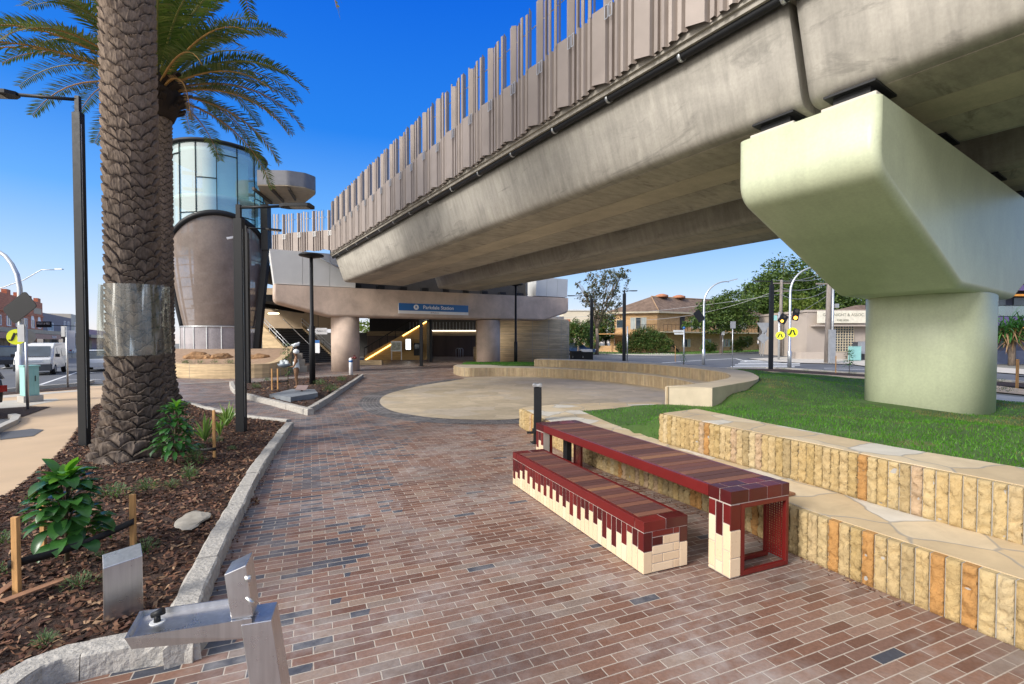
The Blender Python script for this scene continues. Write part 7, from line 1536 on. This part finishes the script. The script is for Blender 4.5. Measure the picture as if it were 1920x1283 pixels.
ftext('Bendigo Bank', .5, upright(UV(sR1 - 10.5, CF + 3.08, 2.72), U), 'lettering', m_sw, t1)
for k in range(8): fwin(t1, sR1 - 4 - k * 4.5, .3, 3.8, 2.4, mat=m_glow if k % 3 == 1 else m_win, trim=False)
t2 = shop('grey rendered two storey shop next to the red brick one', sR1 + .05, sG1, 6.7, M('grey_mauve_render', (.27, .23, .23), .8), 14)
fwin(t2, sR1 + 3, 3.9, 4.0, 1.3, mat=m_curt)
for k in range(2): fwin(t2, sG1 - 7 + k * 3.4, 3.9, 1.6, 2.0)
MB().prism([(v.x, v.y) for v in (UV(sR1, CF + 3), UV(sG1, CF + 3), UV(sG1, CF + .01), UV(sR1, CF + .01))], 3.05, 3.5).build('awning', m_dkaw, t2)
for k in range(6): fwin(t2, sR1 + 1 + k * 5, .3, 3.6, 2.3, mat=(m_glow, m_dark, m_win)[k % 3], trim=False)
t3 = shop('cream rendered shop beyond the grey one', sG1 + .05, sC1, 7.6, m_cream); t4 = shop('low pink and blue shopfront beyond, seen between post and palm', sC1 + .05, sC1 + 80, 5.0, M('pink_render', (.50, .30, .30), .8)); [fwin(t3, sG1 + 3 + k * 7, 4, 2, 2) for k in range(2)]
for tt, s0, s1, mt in ((t3, sG1, sC1, m_caw), (t4, sC1, sC1 + 80, m_pb)): MB().prism([(v.x, v.y) for v in (UV(s0, CF + 3), UV(s1, CF + 3), UV(s1, CF + .01), UV(s0, CF + .01))], 2.9, 3.5).build('awning', mt, tt); fwin(tt, s0 + 2, .3, 14, 2.3, mat=m_glow, trim=False)
q0, q1 = P(68, 614, 66), P(95, 603, 66); t = thing('shop_sign', 'black hanging shop sign reading fruit and veg under the red brick building', 'sign', q0); MB().bx((q0.x, 66, q0.z), (q1.x, 66.15, q1.z)).build('board', m_black, t)
ftext('FRUIT & VEG', .38, upright(((q0.x + q1.x) / 2, 65.985, q0.z + (q1.z - q0.z) * .63), (1, 0, 0)), 'lettering', m_sw, t, font_sc=.8); ftext('PARKDALE FRESH', .18, upright(((q0.x + q1.x) / 2, 65.985, q0.z + (q1.z - q0.z) * .2), (1, 0, 0)), 'lettering', m_sw, t) if False else None
MB().bx((q0.x + .1, 66.16, q0.z + .3), (q0.x + .2, 72, q0.z + .4)).build('bracket', m_black, t)
# left street furniture
b0 = G(41, 736); T0 = thing('mast_arm_pole', 'silver curved pole at the left edge with tilted black board and yellow crossing sign', 'pole', b0); d0 = b0.y
pts = [b0, b0 + ZA * 1.6, b0 + ZA * 1.62]; rr = [.17, .16, .11]
for x, y in ((39, 600), (37, 540), (32, 515), (22, 495), (10, 480), (-12, 466), (-60, 462)): pts.append(P(x, y, d0)); rr.append(.10 - .004 * len(rr))
MB().tube(pts, rr, 12).build('pole', m_steel, T0); signal(T0, P(38, 577, d0 - .3), -1, R(52), w_=.75, h=1.15); disc(T0, P(31, 632, d0 - .35), .30, R(20)); disc(T0, P(50, 632, d0 + .15), .28, R(60), True)
b = P(-30, 540, 40); tL = thing('street_light', 'distant thin street light arm against the sky above the shops', 'street light', (P(150, 640, 60).x, 60, 0)); pq = [P(-60, 560, 60), P(0, 541, 60), P(45, 525, 60), P(78, 506, 60), P(103, 506, 60)]; MB().tube(pq, .05, 6).build('arm', m_steel, tL); MB().box(P(111, 505, 60), (.9, .3, .12)).build('lamp_head', m_steel, tL); pz = P(-60, 560, 60); MB().tube([(pz.x, 60, 0), pz], .1, 6).build('pole', m_steel, tL)
pg = P(147, 650, 62); t = thing('utility_pole', 'timber utility pole just left of the nearest lamp post, beyond the cars', 'utility pole', (pg.x, 62, 0)); MB().tube([(pg.x, 62, 0), P(147, 560, 62)], .22, 8).build('pole', m_tpole, t)
a, b = G(47, 750, .1), G(73, 748, .1); t = thing('utility_cabinet', 'turquoise utility cabinet on a concrete base at the left roadside', 'cabinet', (a + b) / 2); w_ = (b - a).length; m_ = frame(a, (b - a)); zt_ = P(60, 688, a.y).z
MB().bx((-.05, -.06, -.1), (w_ + .1, .52, .12)).xf(m_).build('concrete_base', m_kerbc, t); MB().bx((0, 0, .12), (w_ + .02, .45, zt_ - .1)).xf(m_).build('body', m_cab, t, bevel=.01); MB().bx((w_ * .66, -.012, .2), (w_ - .01, -.002, zt_ - .18)).xf(m_).build('door', m_cab, t); MB().bx((-.03, -.03, zt_ - .1), (w_ + .05, .48, zt_ - .06)).xf(m_).build('lid', m_cab, t); MB().bx((w_ * .72, -.03, .6), (w_ * .78, -.01, .78)).xf(m_).build('handle', m_black, t)
signpost('galvanised post with plain sign back in front of the left turquoise cabinet', 52, 769, 609, 14.1, (-.09, .2, .5, 'rect'), zb=0); signpost('thin galvanised post with small sign back right of the van', 127, 728, 612, 20.8, (-.1, .16, .45, 'rect'), zb=0)
signpost('small blue and white parking sign among the parked cars', 135, 668, 620, 60, (0, 1.0, 2.4, 'rect'), m_sw, zb=0)
sheet('garden_strip', Gl([(-40, 790), (42, 783), (95, 764), (60, 763), (-10, 768), (-40, 776)]), m_mulch, .02); sheet('garden_strip', Gl([(-40, 745), (8, 737), (80, 731), (152, 725), (152, 730), (60, 737), (0, 742), (-40, 748)]), m_mulch, .02)
